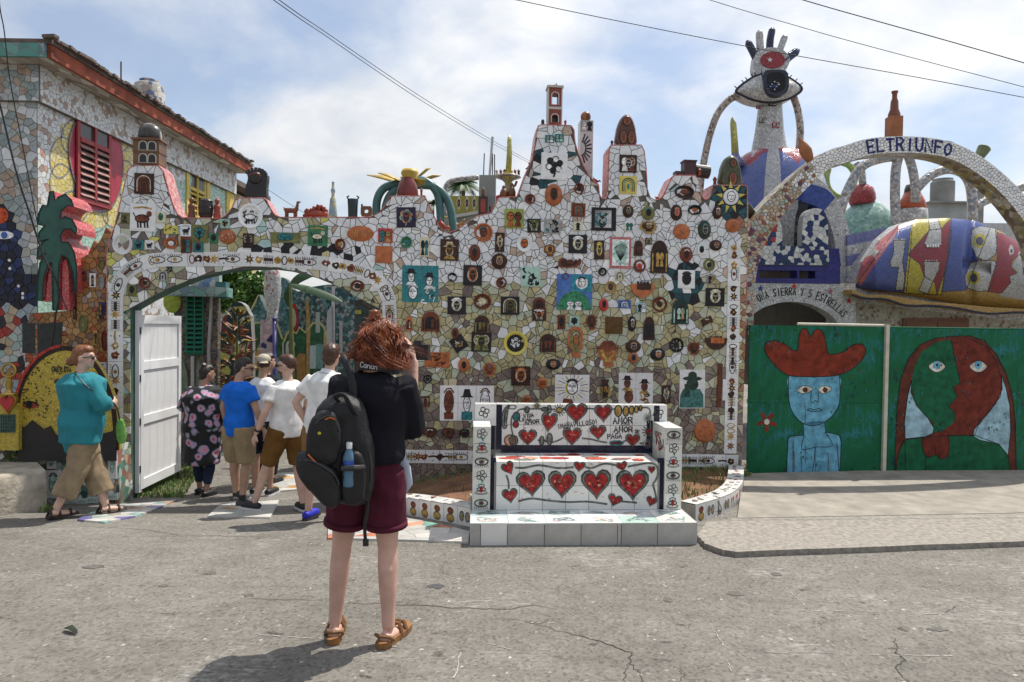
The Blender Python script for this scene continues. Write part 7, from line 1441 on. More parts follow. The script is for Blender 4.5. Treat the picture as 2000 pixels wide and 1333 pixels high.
seg_ring(mb, fr, hole, None, -.05,0); boxp(mb, p, -9,16,3,9,6); mb.build('pierced_clay_block', brc, label='brown clay block with a round hole above the gateway', cat='figurine')
figurine('red_vase', 796,386, [(19,0),(21,4),(20,14),(16,28),(10,36),(10,38),(8,38),(0,34)], mat('oxblood_glaze', (.16,.025,.02),.25,.3,12), 'dark red glazed vase on the middle hump of the wall', 1.0)
figurine('tiny_clay_figure', 823,385, [(2.5,0),(2,8),(2.8,12),(1.5,16),(0,17)], rdc, 'tiny red clay figure right of the dark red vase', 1.0)
def dog(px, py, m, label, tilt=0, k=1.0, face=1):
 p = wt_(px, py); u = (WF.u * face * math.cos(tilt) + Vector((0,0,1)) * math.sin(tilt)); v = Vector((0,0,1)) * math.cos(tilt) - WF.u * face * math.sin(tilt); q = PXM * k; mb = MB(); c = p + v * 9 * q
 mb.tube([c - u * 8 * q, c, c + u * 7 * q], [3 * q, 3.6 * q, 3.2 * q], 8)
 for x in (-6.5,5.5): mb.tube([c + u * x * q, p + u * x * q - v * 1 * q], [2 * q, 1.5 * q], 6)
 mb.tube([c + u * 6 * q, c + u * 9 * q + v * 6 * q, c + u * 14 * q + v * 5 * q], [2.4 * q, 2.6 * q, 1.4 * q], 8); mb.tube([c - u * 8 * q, c - u * 12 * q + v * 5 * q], [1.4 * q, .8 * q], 6); mb.build('clay_animal', m, label=label, cat='figurine', group='small clay animals on the wall crest', smooth=True)
dog(857,446, rdc, 'red clay dog climbing the dip in the wall crest', -.9,1.1); dog(904,444, mat('ochre_clay', (.3,.17,.05),.5), 'ochre clay animal on the rising side of the dip', .5,.8)
dog(1041,306, brc, 'small brown clay animal on the left flank of the tall peak', .9,.8,-1); dog(1030,334, dkc, 'small black clay animal low on the tall peak flank', .9,.8,-1); dog(1160,358, rdc, 'small red clay animal on the right flank of the tall peak', -.6,.7); dog(1285,392, rdc, 'tiny red clay animal in the dip beside the square peak', .0,.6)
p = wt_(943,421); b_ = empty('dark_framed_box', p, 'dark clay box with a red panel and figure on the wall crest', 'figurine'); mb = MB(); boxp(mb, p, 0,0,18,36,10); mb.build('box', dkc, b_); mb = MB(); fr = Frame(p + WF.n * 5.1 * PXM, WF.u); mb.prism(fr, rect(0,18 * PXM, 10 * PXM, 26 * PXM),0,.004); mb.build('red_panel', rdc, b_); mb = MB(); mb.lathe(p + Vector((0,0,36 * PXM)), [(4 * PXM, 0),(3 * PXM, 6 * PXM),(4 * PXM, 11 * PXM),(2 * PXM, 17 * PXM),(0,19 * PXM)], 10); mb.build('figure', brc, b_, smooth=True)
figurine('tiny_clay_figure', 957,418, [(2.5,0),(2,9),(3,13),(0,18)], brc, 'tiny brown figure between the framed box and the rising wall', 1.0)
p = wt_(992,387); b_ = empty('clay_couple', p, 'two brown clay figures embracing on the wall shoulder', 'figurine')
for x, hh in ((-8,24),(7,30)): mb = MB(); mb.lathe(p + WF.u * x * PXM, [(8 * PXM, 0),(8 * PXM, hh * .4 * PXM),(5 * PXM, hh * .7 * PXM),(3 * PXM, hh * .75 * PXM),(4.5 * PXM, hh * .87 * PXM),(0, hh * 1.05 * PXM)], 12); mb.build('figure', brc, b_, smooth=True)
mb = MB(); mb.tube([p + WF.u * 7 * PXM + Vector((0,0,20 * PXM)), p + WF.u * 14 * PXM + Vector((0,0,25 * PXM)), p + WF.u * 17 * PXM + Vector((0,0,33 * PXM))], 2.4 * PXM, 6); mb.build('raised_arm', brc, b_)
p = wt_(1082,247); t_ = empty('clay_bell_tower', p, 'red and white clay bell tower on the tallest peak', 'figurine'); rb = mat('brick_clay', (.24,.05,.03),.5,.2,20); 
for y0, h in ((0,30),(34,38)):
 mb = MB(); ops = [((-6,3,6,3) if y0 == 0 else (-5,6,5,6))]
 for x, w in ((-10,7),(10,7)): boxp(mb, p, x, y0, w, h, 22,0)
 boxp(mb, p, 0, y0,13,5,22); boxp(mb, p, 0, y0 + h - 12,13,12,22)
 if y0 == 0: boxp(mb, p, 0,4,13,16,6,1)
 mb.build('storey', [rb, dkc], t_)
 fr = Frame(p + WF.n * 11.2 * PXM, WF.u); mb = MB(); mb.stroke(fr, [(-7 * PXM, (y0 + 4) * PXM),(-7 * PXM, (y0 + h - 15) * PXM)] + [(-7 * PXM * math.cos(a),(y0 + h - 15 + 6 * math.sin(a)) * PXM) for a in np.linspace(.2, math.pi - .2,7)] + [(7 * PXM, (y0 + h - 15) * PXM),(7 * PXM, (y0 + 4) * PXM)], 2 * PXM, .003); mb.build('window_arch', clw, t_)
mb = MB(); boxp(mb, p, 0,29.5,28,5,24); boxp(mb, p, 0,71.5,32,4,27); boxp(mb, p, -13.2,0,2,72,23); boxp(mb, p, 13.2,0,2,72,23); mb.build('cornice', clw, t_)
pb = p + Vector((0,0,75.5 * PXM)); mb = MB(); mb.ball(pb + Vector((0,0,3 * PXM)),4.5 * PXM, 2.4 * PXM, 2.6 * PXM, 10,7); mb.ball(pb + WF.u * 3.5 * PXM + Vector((0,0,6.5 * PXM)),1.8 * PXM, 1.6 * PXM, 1.7 * PXM, 8,6); mb.tube([pb - WF.u * 3 * PXM + Vector((0,0,3 * PXM)), pb - WF.u * 8 * PXM + Vector((0,0,2 * PXM))], [1.6 * PXM, .6 * PXM], 6); mb.build('clay_bird', mat('grey_clay', (.3,.29,.28),.6), label='small grey bird on top of the clay bell tower', cat='bird', smooth=True)
figurine('tiny_bell_figure', 1060,246, [(4,0),(3,6),(3.5,9),(1.5,12),(0,13)], dkc, 'tiny dark bell figure left of the clay bell tower', 1.0)
figurine('tiny_clay_figure', 1104,247, [(2.5,0),(2,6),(3,9),(0,13)], rdc, 'tiny red figure right of the clay bell tower', 1.0)
SP = Frame(WF.w(0,0,-.45), WF.u); a = SP.st(1132,345); b_ = SP.st(1159,236); pl = empty('sun_pillar', SP.w((a[0] + b_[0]) / 2,0,-.08), 'narrow white pillar with half a painted sun behind the wall', 'pillar')
mb = MB(); mb.prism(SP, [(a[0], -.2),(b_[0], -.2),(b_[0], b_[1]),(a[0], b_[1])], -.17,0, back=True); mb.build('shaft', glaze((.6,.61,.62),.3), pl); mb = MB(); c = SP.st(1134,290); k_ = SP.scale(1145,290)
for q in range(9): an = R(68 - q * 17); mb.stroke(SP, [(c[0] + 11 * k_ * math.cos(an), c[1] + 15 * k_ * math.sin(an)),(c[0] + 22 * k_ * math.cos(an), c[1] + 30 * k_ * math.sin(an))], 2.6 * k_, .003)
mb.stroke(SP, [(c[0] + 10 * k_ * math.cos(R(x)), c[1] + 14 * k_ * math.sin(R(x))) for x in range(-80,81,20)], 2 * k_, .003); mb.build('painted_sun', paint(BLK), pl)
mb = MB(); c = SP.st(1146,246); mb.prism(SP, rect(c[0], c[1], 24 * k_, 20 * k_),0,.01); doodle(mb, SP, c[0], c[1], 24 * k_, 20 * k_, .0115, rng, (1,2,1), 'pair'); mb.build('ceramic_tile', [glaze(GRY, .3), paint(BLK), paint(W_)], pl)
c = SP.w((a[0] + b_[0]) / 2, b_[1] + 10 * k_, -.085); mb = MB(); mb.ball(c, 10 * k_, 10 * k_, 11 * k_, 20,12)
for i, f in enumerate(mb.F): mb.M[i] = (i % 20) // 3 % 2
mb.build('ball', [mat('ball_orange', (.34,.12,.03),.3), mat('ball_dark', (.08,.03,.02),.3)], pl, smooth=True)
def bullet(px, py, w, h, m, label, name, inner):
 p = wt_(px, py); root = empty(name, p, label, 'figurine'); fr = Frame(p + WF.n * w * .34 * PXM, WF.u); o_ = [(-w / 2,0),(w / 2,0),(w / 2, h * .45),(w * .42, h * .68),(w * .26, h * .9),(0, h),(-w * .26, h * .9),(-w * .42, h * .68),(-w / 2, h * .45)]; o_ = smoothpts([(x * PXM, y * PXM) for x, y in o_], 3, True); mb = MB(); n_ = len(o_)
 V = []; [V.extend([fr.w(x * k_, y * lerp(1, k_, .6), d) for x, y in o_]) for k_, d in ((.8,-w * .68 * PXM),(1,-w * .5 * PXM),(1,-w * .14 * PXM),(.86,0))]; F = [(r * n_ + i, r * n_ + (i + 1) % n_, (r + 1) * n_ + (i + 1) % n_, (r + 1) * n_ + i) for r in range(3) for i in range(n_)] + [tuple(3 * n_ + i for i in range(n_)), tuple(range(n_ - 1,-1,-1))]; F = [tuple(reversed(f)) for f in F]; mb.add(V, F); mb.build('shell', m, root, auto=45)
 for x, y, rw, rh in inner: mb = MB(); q = ell(x * PXM, y * PXM, rw * PXM, rh * PXM, 14); mb.prism(fr, q, -.01,.008,0); mb.stroke(fr, q + q[:1], 1.8 * PXM, .0095,1); doodle(mb, fr, x * PXM, y * PXM, rw * 1.5 * PXM, rh * 1.5 * PXM, .0098, random.Random(int(x + y)),(1,2,2), 'face'); mb.build('niche', [mat('niche_orange', (.3,.1,.025),.4), dkc, rdc], root)
bullet(1221,286,38,60, mat('brown_bullet', (.1,.035,.022),.3,.3,12), 'brown glazed domed shrine with orange faces on the square peak', 'domed_shrine', [(0,45,8,8),(-7,14,7,13),(9,14,7,13)])
bullet(1424,364,40,60, mat('green_shrine_m', (.07,.075,.035),.4,.4,14), 'olive green arched shrine above the sun face tile', 'green_shrine', [(2,43,6,8),(2,12,8,13)])
figurine('tiny_clay_figure', 1195,286, [(3,0),(2,5),(3,9),(0,12)], dkc, 'tiny dark clay figure left of the brown domed shrine', 1.0)
p = wt_(1350,345); b_ = empty('clay_locomotive', p, 'dark clay block and barrel like a small engine on the wall crest', 'figurine'); plm = mat('plum_clay', (.06,.022,.025),.45,.2,10); mb = MB(); boxp(mb, p, -6,0,24,28,22); boxp(mb, p, -6,27,27,3,25); mb.build('cabin', plm, b_); mb = MB(); boxp(mb, p, -26,0,18,8,18); mb.build('step', plm, b_); mb = MB(); mb.tube([p + WF.u * 6 * PXM + Vector((0,0,12 * PXM)), p + WF.u * 36 * PXM + Vector((0,0,9 * PXM))], 13 * PXM, 16); mb.build('barrel', dkc, b_); mb = MB(); mb.lathe(p + WF.u * 12 * PXM + WF.n * 14 * PXM, [(3 * PXM, 0),(2.5 * PXM, 6 * PXM),(3.5 * PXM, 10 * PXM),(0,14 * PXM)], 10); mb.build('figure', rdc, b_)
figurine('tiny_clay_figure', 1396,364, [(4,0),(3,9),(4.5,14),(0,20)], rdc, 'tiny red clay figure left of the olive shrine', 1.0); figurine('tiny_clay_figure', 1447,364, [(4,0),(3,4),(4,8),(0,11)], rdc, 'tiny red clay figure right of the olive shrine', 1.0)

# ================================================================== beyond the wall, in the middle
tp = mat('teal_pipe', (.06,.15,.15),.35,.25,6, bump=.1); fl = empty('pipe_flower', at_depth(800,440,11), 'yellow metal flower on four bent teal pipes behind the wall', 'sculpture')
for px in ([(736,440),(736,395),(748,370),(772,360),(800,358)], [(748,440),(756,395),(772,372),(795,366)], [(798,358),(825,353),(846,366),(858,395),(862,470)], [(815,362),(848,365),(870,385),(882,420),(886,480)]): tubepx(px, 11,8, tp, 'bent_pipe', fl)
ym = mat('yellow_petal', (.42,.28,.035),.5,.3,5); c0 = at_depth(800,368,11); k_ = 11 / FPX
for tx, ty, w_, dy in ((716,343,9,.3),(738,339,11,-.2),(842,329,11,.2),(862,344,7,.3),(770,350,13,-.5),(830,352,10,-.5),(795,350,16,-.7)):
 tip = at_depth(tx, ty, 11 + dy); mid = (c0 + tip) / 2 + Vector((0,0,.06 if ty < 345 else .02)); side = (tip - c0).cross(Vector((0,0,1))).normalized() * w_ * k_ + Vector((0,0, w_ * k_ * .5)); mb = MB(); mb.add([c0, lerp(c0, mid, .7) + side * .8, lerp(c0, mid, .7) - side * .8, lerp(mid, tip, .35) + side * .9, lerp(mid, tip, .35) - side * .9, tip], [(0,2,1),(1,2,4,3),(3,4,5)]); o = mb.build('petal', ym, fl, smooth=True); md = o.modifiers.new('t', 'SOLIDIFY'); md.thickness = .012
mb = MB(); mb.lathe(at_depth(800,366,10.7), [(8 * k_, -.2),(10 * k_, .05),(17 * k_, .22),(14 * k_, .27),(6 * k_, .12),(0,.1)], 12); mb.build('cup', ym, fl, smooth=True)
m1 = empty('ochre_mural_building', at_depth(905,460,17), 'ochre painted building with diamond faces behind the wall dip', 'building'); m1['kind'] = 'thing'; MF = Frame(at_depth(905,460,17),(1,0,0)); mb = MB(); mb.prism(MF, MF.sts([(862,470),(1000,470),(1000,383),(862,383)]),-2,0, back=True); mb.build('wall', mat('ochre_wall', (.3,.25,.045),.7,.25,1.5), m1)
mb = MB(); mb.prism(MF, MF.sts([(862,480),(940,480),(940,418),(862,424)]),0,.3); mb.build('lower_wall', mat('grey_green_render', (.22,.24,.2),.8,.3,2), m1)
for x in (896,912,926): mb = MB(); c = MF.st(x, 397); mb.flat(MF, [(c[0], c[1] - .22),(c[0] + .06, c[1]),(c[0], c[1] + .22),(c[0] - .06, c[1])], .004,0); mb.flat(MF, ell(c[0], c[1], .035,.1,12),.006,1); mb.flat(MF, ell(c[0], c[1], .02,.05,8),.008,2); mb.build('diamond_face', [paint((.5,.48,.4)), paint(BLK), paint((.3,.1,.08))], m1)
mb = MB(); mb.prism(MF, MF.sts([(868,412),(876,412),(875,392),(869,390)]),.0,.01); mb.prism(MF, MF.sts([(968,400),(978,400),(978,380),(966,384)]),.0,.01); mb.build('red_patch', paint((.4,.04,.06)), m1)
mb = MB(); mb.prism(MF, MF.sts([(885,425),(940,415),(940,421),(885,431)]),.3,.33); mb.build('white_rail', clw, m1)
mb = MB(); [mb.tube([at_depth(*a, 15), at_depth(*b_, 15)], .02,6) for a, b_ in (((860,425),(876,425)),((876,425),(902,445)),((876,425),(876,470)))]; mb.build('yellow_handrail', ym, label='thin yellow handrail seen through the wall dip', cat='handrail')
cc = empty('concrete_column', at_depth(952,460,14), 'unfinished concrete column with steel rods behind the wall', 'column'); k_ = 14 / FPX; mb = MB(); mb.box(at_depth(952,405,14),32 * k_, 32 * k_, 118 * k_); mb.build('shaft', cg, cc)
for x, y in ((944,300),(962,300),(966,302)): mb = MB(); mb.tube([at_depth(x, 352,14), at_depth(x + (2 if x < 950 else 0), y, 14)], 1.1 * k_, 5); mb.build('steel_rod', mat('rebar', (.05,.035,.03),.8), cc)
mb = MB(); mb.tube([at_depth(956,350,14), at_depth(962,268,14)], 2.6 * k_, 8); mb.build('white_pipe', mat('pvc_grey', (.5,.52,.54),.4), cc)
tubepx([(868,420),(868,380),(874,360),(890,352),(935,347)], 14.5,5, loop_m, 'mosaic_pipe', label='mosaic pipe bending over to the concrete column', cat='pipe', group='mosaic pipes on the roof')
def frond_palm(name, px, py, d, r, label, n_=13, trunk=True, seed=1, yb=480):
 root = empty(name, at_depth(px, yb, d), label, 'palm'); rr = random.Random(seed); c = at_depth(px, py, d); pm = [mat('palm_leaf_%d' % i, q, .6,.2,4) for i, q in enumerate([(.03,.07,.02),(.045,.1,.03),(.06,.11,.035)])]; mb = MB()
 for i in range(n_):
  a = i * 2.4 + rr.uniform(-.2,.2); el = rr.uniform(.0,1.1); d0 = Vector((math.cos(a) * math.cos(el), math.sin(a) * math.cos(el), math.sin(el))); P_ = [c + d0 * r * t - Vector((0,0, r * .75 * t * t)) for t in np.linspace(0,1,12)]
  for j in range(1,12):
   t = (P_[j] - P_[j - 1]).normalized(); sd = t.cross(Vector((0,0,1))).normalized()
   for s_ in (-1,1):
    for q in (0,.33,.66): l_ = r * .34 * math.sin(math.pi * min(1,(j + q) / 12 * .9 + .12)); b0 = lerp(P_[j - 1], P_[j], q); e = b0 + sd * s_ * l_ * .8 + t * l_ * .5 - Vector((0,0, l_ * .45)); w_ = t * r * .02; mb.add([b0 - w_, b0 + w_, e], [(0,1,2)], rr.randrange(3))
 mb.build('crown', pm, root)
 mb = MB(); mb.tube([at_depth(px, yb, d), c], [r * .1, r * .07], 8); mb.build('trunk', mat('palm_trunk', (.12,.1,.075),.9,.3,8, bump=.4), root)
frond_palm('palm_tree', 905,362,24,.9, 'small palm tree beyond the mosaic pipe', 16); frond_palm('palm_tree', 846,398,26,.6, 'far palm crown beside the teal pipes', 11, seed=4)
sp_ = empty('yellow_spire', at_depth(992,420,9.6), 'tall yellow spire over a dish of little figures behind the wall', 'spire'); k_ = 9.6 / FPX; B_ = lambda y, x=992: at_depth(x, y, 9.6)
mb = MB(); mb.tube([B_(335,993), B_(300,995), B_(273,995), B_(264,995)], [6 * k_, 5.5 * k_, 4.5 * k_, .8 * k_], 10); mb.build('spire', MC['yellow_post'], sp_, smooth=True)
mb = MB(); mb.lathe(B_(352), [(4 * k_, -60 * k_),(6 * k_, -6 * k_),(12 * k_, 0),(26 * k_, 5 * k_),(24 * k_, 8 * k_),(0,8 * k_)], 18); mb.build('dish', mosaic('dish_skin', [(.5,.48,.42),(.45,.38,.1),(.4,.3,.25)], 16,.04), sp_, smooth=True)
for i, x in enumerate((-22,-14,-7,7,14,21)): mb = MB(); mb.lathe(B_(343,992 + x), [(2.6 * k_, 0),(2.2 * k_, 6 * k_),(3 * k_, 9 * k_),(0,13 * k_)], 8); mb.build('small_figure', [clw, rdc, dkc][i % 3], sp_)
mb = MB(); fr = Frame(B_(345) - Vector((0,.12,0)),(1,0,0)); mb.prism(fr, [((11 if q % 2 == 0 else 5.5) * k_ * math.sin(q * math.pi / 6),(11 if q % 2 == 0 else 5.5) * k_ * math.cos(q * math.pi / 6)) for q in range(12)], -.02,.02, back=True); mb.build('yellow_star', mat('star_yellow', (.55,.46,.04),.5), sp_)

# ================================================================== garden seen through the gateway
NF = Frame((0,12.6,0),(math.cos(R(4)), math.sin(R(4)),0)); gw = empty('garden_wall', NF.w(-2.9,-.3,-.1), 'teal vertical-shard mosaic garden wall inside the gateway', 'wall'); gw['kind'] = 'thing'
go = NF.sts([(480,960),(484,640),(494,600),(506,576),(516,598),(522,620),(530,580),(540,556),(552,542),(562,548),(572,566),(584,570),(600,562),(640,556),(690,556),(775,556),(775,960)]); mb = MB(); mb.prism(NF, go, -.25,0, back=True); mb.build('wall_core', mat('garden_grout', (.1,.12,.12),.9), gw)
tq = [glaze(c, .3) for c in ((.08,.22,.25),(.14,.3,.32),(.2,.34,.36),(.1,.14,.15),(.28,.33,.34),(.06,.17,.16),(.34,.4,.38),(.05,.1,.11))]; SG = shards(go, .11,.008, [], 71,.5,.45); SG.sort(key=lambda e: -area(e[0])); n_ = 0; rest = MB()
for P_, c in SG:
 px, py = proj(NF.w(*c))
 if py > 830: continue
 k_ = rng.randrange(len(tq)) if px > 580 else rng.choice([0,1,2,5,1])
 if n_ < 260: mb = MB(); mb.prism(NF, P_, 0,.012); mb.build('tile_shard', tq[k_], gw); n_ += 1
 else: rest.prism(NF, P_, 0,.012, k_)
rest.build('small_tile_shards', tq, gw, kind='stuff')
def on_g(px, m, nm, h0=.0, h1=.04, closed=True, w=None):
 mb = MB()
 if w: mb.stroke(NF, NF.sts(px), w, h1)
 else: mb.prism(NF, NF.sts(px), h0, h1)
 return mb.build(nm, m, gw)
gyel = glaze((.5,.5,.24),.35); ggr = mosaic('hedge_green', [(.02,.11,.05),(.03,.14,.07),(.015,.09,.04)], 16,.03,(.02,.06,.03),.3)
hedge = [(492,960),(492,640),(500,632),(512,630),(520,637),(530,628),(542,632),(552,660),(556,668),(562,652),(570,645),(580,652),(586,640),(598,650),(606,640),(612,632),(624,630),(634,640),(640,660),(642,690),(640,960)]
on_g(hedge, ggr, 'green_panel', 0,.05); mb = MB(); mb.tube([NF.w(*NF.st(x, y),.05) for x, y in hedge[1:-1]], .02,6); mb.build('cream_edge', gyel, gw)
on_g(smoothpts([(575,592),(582,612),(584,630),(577,648),(570,630),(568,610)], 3, True), glaze((.38,.03,.03),.3), 'red_diamond', 0,.05); on_g(smoothpts([(575,602),(579,615),(580,628),(576,640),(573,628),(572,612)], 3, True), glaze((.45,.42,.36),.3), 'diamond_centre', .05,.06)
for px, c_, nm in (([(598,585),(604,588),(608,640),(606,700),(608,790),(596,790),(600,700),(600,640)], (.42,.28,.1), 'trunk_inlay'),([(637,700),(640,610),(648,598),(652,600),(654,700)], (.48,.5,.52), 'white_column_inlay'),([(649,700),(649,560),(655,560),(655,700)], (.55,.56,.58), 'white_strip'),([(618,650),(618,610),(626,610),(626,650)], (.4,.46,.42), 'pale_tile'),([(633,680),(634,640),(638,640),(638,690)], (.45,.3,.12), 'trunk_inlay'),([(664,650),(664,628),(670,628),(670,690),(664,690)], (.42,.44,.42), 'pale_tile'),([(580,700),(586,690),(598,692),(598,760),(582,760)], (.34,.2,.07), 'ochre_inlay'),([(605,720),(605,675),(618,675),(618,720)], (.42,.5,.5), 'pale_tile'),([(618,720),(618,672),(632,672),(632,720)], (.14,.3,.28), 'teal_tile'),([(558,720),(560,690),(568,672),(574,668),(566,690),(570,720)], (.55,.56,.56), 'white_deer'),([(500,720),(502,690),(508,670),(512,690),(514,720)], (.5,.3,.12), 'ochre_figure'),([(552,760),(553,668),(556,668),(557,760)], (.5,.48,.38), 'cream_trunk'),([(536,740),(536,700),(548,698),(550,740)], (.2,.38,.38), 'teal_tile')): on_g(px, glaze(c_, .3), nm, .03,.062)
mb = MB(); mb.tube([NF.w(*NF.st(x, y),.06) for x, y in smoothpts([(562,690),(563,672),(570,668),(576,672),(574,680)], 4)], .022,6); mb.build('white_antler', glaze((.55,.56,.56),.3), gw)
for px, c_ in (([(494,600),(506,576),(500,596),(490,612)], gyel),([(540,556),(552,542),(548,556),(540,570)], gyel)): on_g(px, c_, 'cream_edge', 0,.07)
k_ = 11.6 / FPX; mc_ = empty('mosaic_column', at_depth(530,900,11.6), 'white mosaic column on a pink diamond base inside the gateway', 'column'); mb = MB(); mb.lathe(at_depth(532,628,11.6), [(13 * k_, 0),(10 * k_, 10 * k_),(12 * k_, 30 * k_),(16.5 * k_, 60 * k_),(15 * k_, 85 * k_),(12 * k_, 115 * k_)], 18); mb.build('white_shaft', mosaic('column_white', [(.5,.5,.5),(.55,.54,.53),(.45,.45,.46),(.38,.12,.12),(.52,.51,.5),(.5,.5,.5),(.55,.55,.54)], 24,.05,(.2,.2,.2)), mc_, smooth=True)
mb = MB(); mb.box(at_depth(524,770,11.6),24 * k_, 24 * k_, 290 * k_); mb.build('pink_base', mosaic('pink_diamond', [(.55,.38,.42),(.55,.4,.43),(.03,.03,.14),(.5,.36,.4)], 8,.04,(.35,.3,.3)), mc_); mb = MB(); mb.tube([at_depth(536,905,11.4), at_depth(536,626,11.4)], 3.6 * k_, 10); mb.ball(at_depth(536,624,11.4),4.5 * k_, 4.5 * k_, 4.5 * k_, 10,7); mb.build('blue_pole', mat('blue_pole', (.03,.035,.17),.35), mc_, smooth=True)
KF = Frame((0,10.6,0),(math.cos(R(8)), math.sin(R(8)),0)); pv = empty('shuttered_pavilion', KF.w(-5,-.3,-.5), 'small dark mosaic pavilion with green louvred shutters and teal ledge', 'building'); pv['kind'] = 'thing'
mb = MB(); mb.prism(KF, KF.sts([(340,960),(425,960),(425,572),(340,572)]),-.15,0, back=True); mb.build('wall', mosaic('pavilion_dark', [(.1,.075,.055),(.14,.11,.08),(.07,.06,.055),(.05,.05,.08),(.2,.17,.13)], 22,.06,(.22,.2,.17),.5), pv)
mb = MB(); mb.prism(KF, KF.sts([(330,578),(442,580),(442,562),(330,556)], .25),-.1,.25, back=True); mb.build('ledge', mosaic('ledge_teal', [(.12,.3,.26),(.18,.36,.33),(.2,.3,.36),(.3,.42,.4)], 9,.03,(.1,.16,.15)), pv)
mb = MB(); mb.prism(KF, KF.sts([(375,563),(430,565),(430,536),(375,536)]),-.1,.05, back=True); mb.build('upper_block', mosaic('upper_block', [(.5,.5,.46),(.15,.25,.45),(.35,.45,.2),(.3,.42,.44)], 9,.03,(.2,.2,.2)), pv)
mb = MB(); mb.prism(KF, KF.sts([(425,582),(445,585),(445,552),(425,552)]),-.1,.12, back=True); mb.build('teal_block', glaze((.06,.16,.17),.35), pv)
gsh = mat('shutter_green', (.025,.2,.13),.5,.2,5); louvre(KF, [(363,693),(397,693),(397,578),(363,578)], pv, gsh, gsh, 12, top=False, dep=.0, nm='shutter')
for px, nm in (([(374,770),(380,770),(380,696),(374,696)], 'white_post'),([(407,770),(412,770),(411,680),(417,580),(412,580),(406,680)], 'white_rib')): mb = MB(); mb.prism(KF, KF.sts(px),0,.04); mb.build(nm, glaze((.5,.5,.5),.3), pv)
for px in ([(354,780),(352,730),(358,700),(366,730),(370,780)], [(384,780),(384,720),(388,700),(396,730),(398,780)], [(406,780),(402,740),(410,700),(420,740),(424,780)]): mb = MB(); mb.prism(KF, KF.sts(px),.0,.02); mb.build('leaf_inlay', mosaic('leaf_pale', [(.16,.24,.17),(.2,.28,.2)], 18,.05,(.3,.34,.28)), pv)
c = KF.st(337,590); mb = MB(); mb.prism(KF, ell(c[0], c[1], .12,.16,16),0,.02); mb.build('lime_disc', glaze((.35,.42,.06),.35), pv)
shard_panel(smoothpts([(430,960),(430,660),(440,615),(455,592),(472,592),(485,610),(492,660),(492,960)], 2), Frame((0,11.5,0),(1,0,0)),.17,77, [glaze(c, .3) for c in ((.03,.035,.03),(.02,.03,.04),(.42,.38,.1),(.03,.05,.05),(.14,.03,.03),(.4,.4,.4),(.02,.04,.04))], gw, name='diamond_screen')
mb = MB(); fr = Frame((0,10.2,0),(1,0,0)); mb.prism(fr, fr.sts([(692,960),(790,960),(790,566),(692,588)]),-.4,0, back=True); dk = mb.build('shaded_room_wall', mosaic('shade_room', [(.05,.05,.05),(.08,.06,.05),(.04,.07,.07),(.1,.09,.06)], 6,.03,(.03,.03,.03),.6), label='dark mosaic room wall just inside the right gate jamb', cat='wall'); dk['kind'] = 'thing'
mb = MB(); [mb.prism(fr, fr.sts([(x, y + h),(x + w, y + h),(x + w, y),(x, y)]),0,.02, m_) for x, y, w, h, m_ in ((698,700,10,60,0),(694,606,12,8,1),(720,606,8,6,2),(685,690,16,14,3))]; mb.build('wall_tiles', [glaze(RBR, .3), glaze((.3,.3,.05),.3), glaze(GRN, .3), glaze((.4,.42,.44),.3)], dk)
def inpath(x, y): px, py = proj((x, y, zg(x, y))); return 262 < px < 385 and py < 985 and y > 7.75 and px < 385 - (py - 930) * .6
lx = []
while len(lx) < 9000:
 x, y = rg.uniform(-5.4,-3.4), rg.uniform(7.9,11.5)
 if inpath(x, y): lx.append((x, y, zg(x, y)))
grass('lawn_grass', lx, None, .02,.06, gm, 12)
def big_leaves(name, px, py0, py1, d, n_, ln, cols, label, seed, spread=.25):
 root = empty(name, at_depth(px, py1, d), label, 'plant'); rr = random.Random(seed); b_ = at_depth(px, py1, d); t_ = at_depth(px, py0, d)
 for _ in range(n_):
  t = rr.random() ** .8; a = rr.uniform(0,6.28); c = lerp(b_, t_, t) + Vector((math.cos(a), math.sin(a),0)) * spread * rr.uniform(.1,1) * (1.1 - .6 * t); el = rr.uniform(-.2,1.1); dr_ = Vector((math.cos(a) * math.cos(el), math.sin(a) * math.cos(el), math.sin(el))); l_ = ln * rr.uniform(.6,1.2); sd = dr_.cross(Vector((0,0,1))).normalized() * l_ * .17; dn = Vector((0,0,-l_ * .15)); mb = MB(); mb.add([c, c + dr_ * l_ * .4 + sd, c + dr_ * l_ * .4 - sd, c + dr_ * l_ * .45 + Vector((0,0,.012)), c + dr_ * l_ + dn], [(0,3,1),(0,2,3),(3,4,1),(2,4,3)]); mb.build('leaf', rr.choice(cols), root)
 mb = MB(); mb.tube([b_, t_], [.02,.008], 6); mb.tube([b_, lerp(b_, t_, .7) + Vector((.15,0,0))], .012,6); mb.build('stem', MC['stem_green'], root)
crt = [mat('croton_%d' % i, c, .35,.3,10) for i, c in enumerate([(.16,.06,.015),(.3,.13,.03),(.05,.05,.015),(.33,.25,.05),(.2,.05,.02),(.04,.06,.02)])]
big_leaves('croton_plant', 463,612,780,9.7,130,.2, crt, 'reddish brown croton shrub inside the gateway', 5,.26); big_leaves('dark_shrub', 440,735,850,9.4,60,.17, crt[2:3] + crt[4:], 'low dark shrub behind the floral dress', 6,.2)
bn = empty('banana_plant', at_depth(575,900,11.9), 'banana plant with one long dark leaf inside the gateway', 'plant'); 
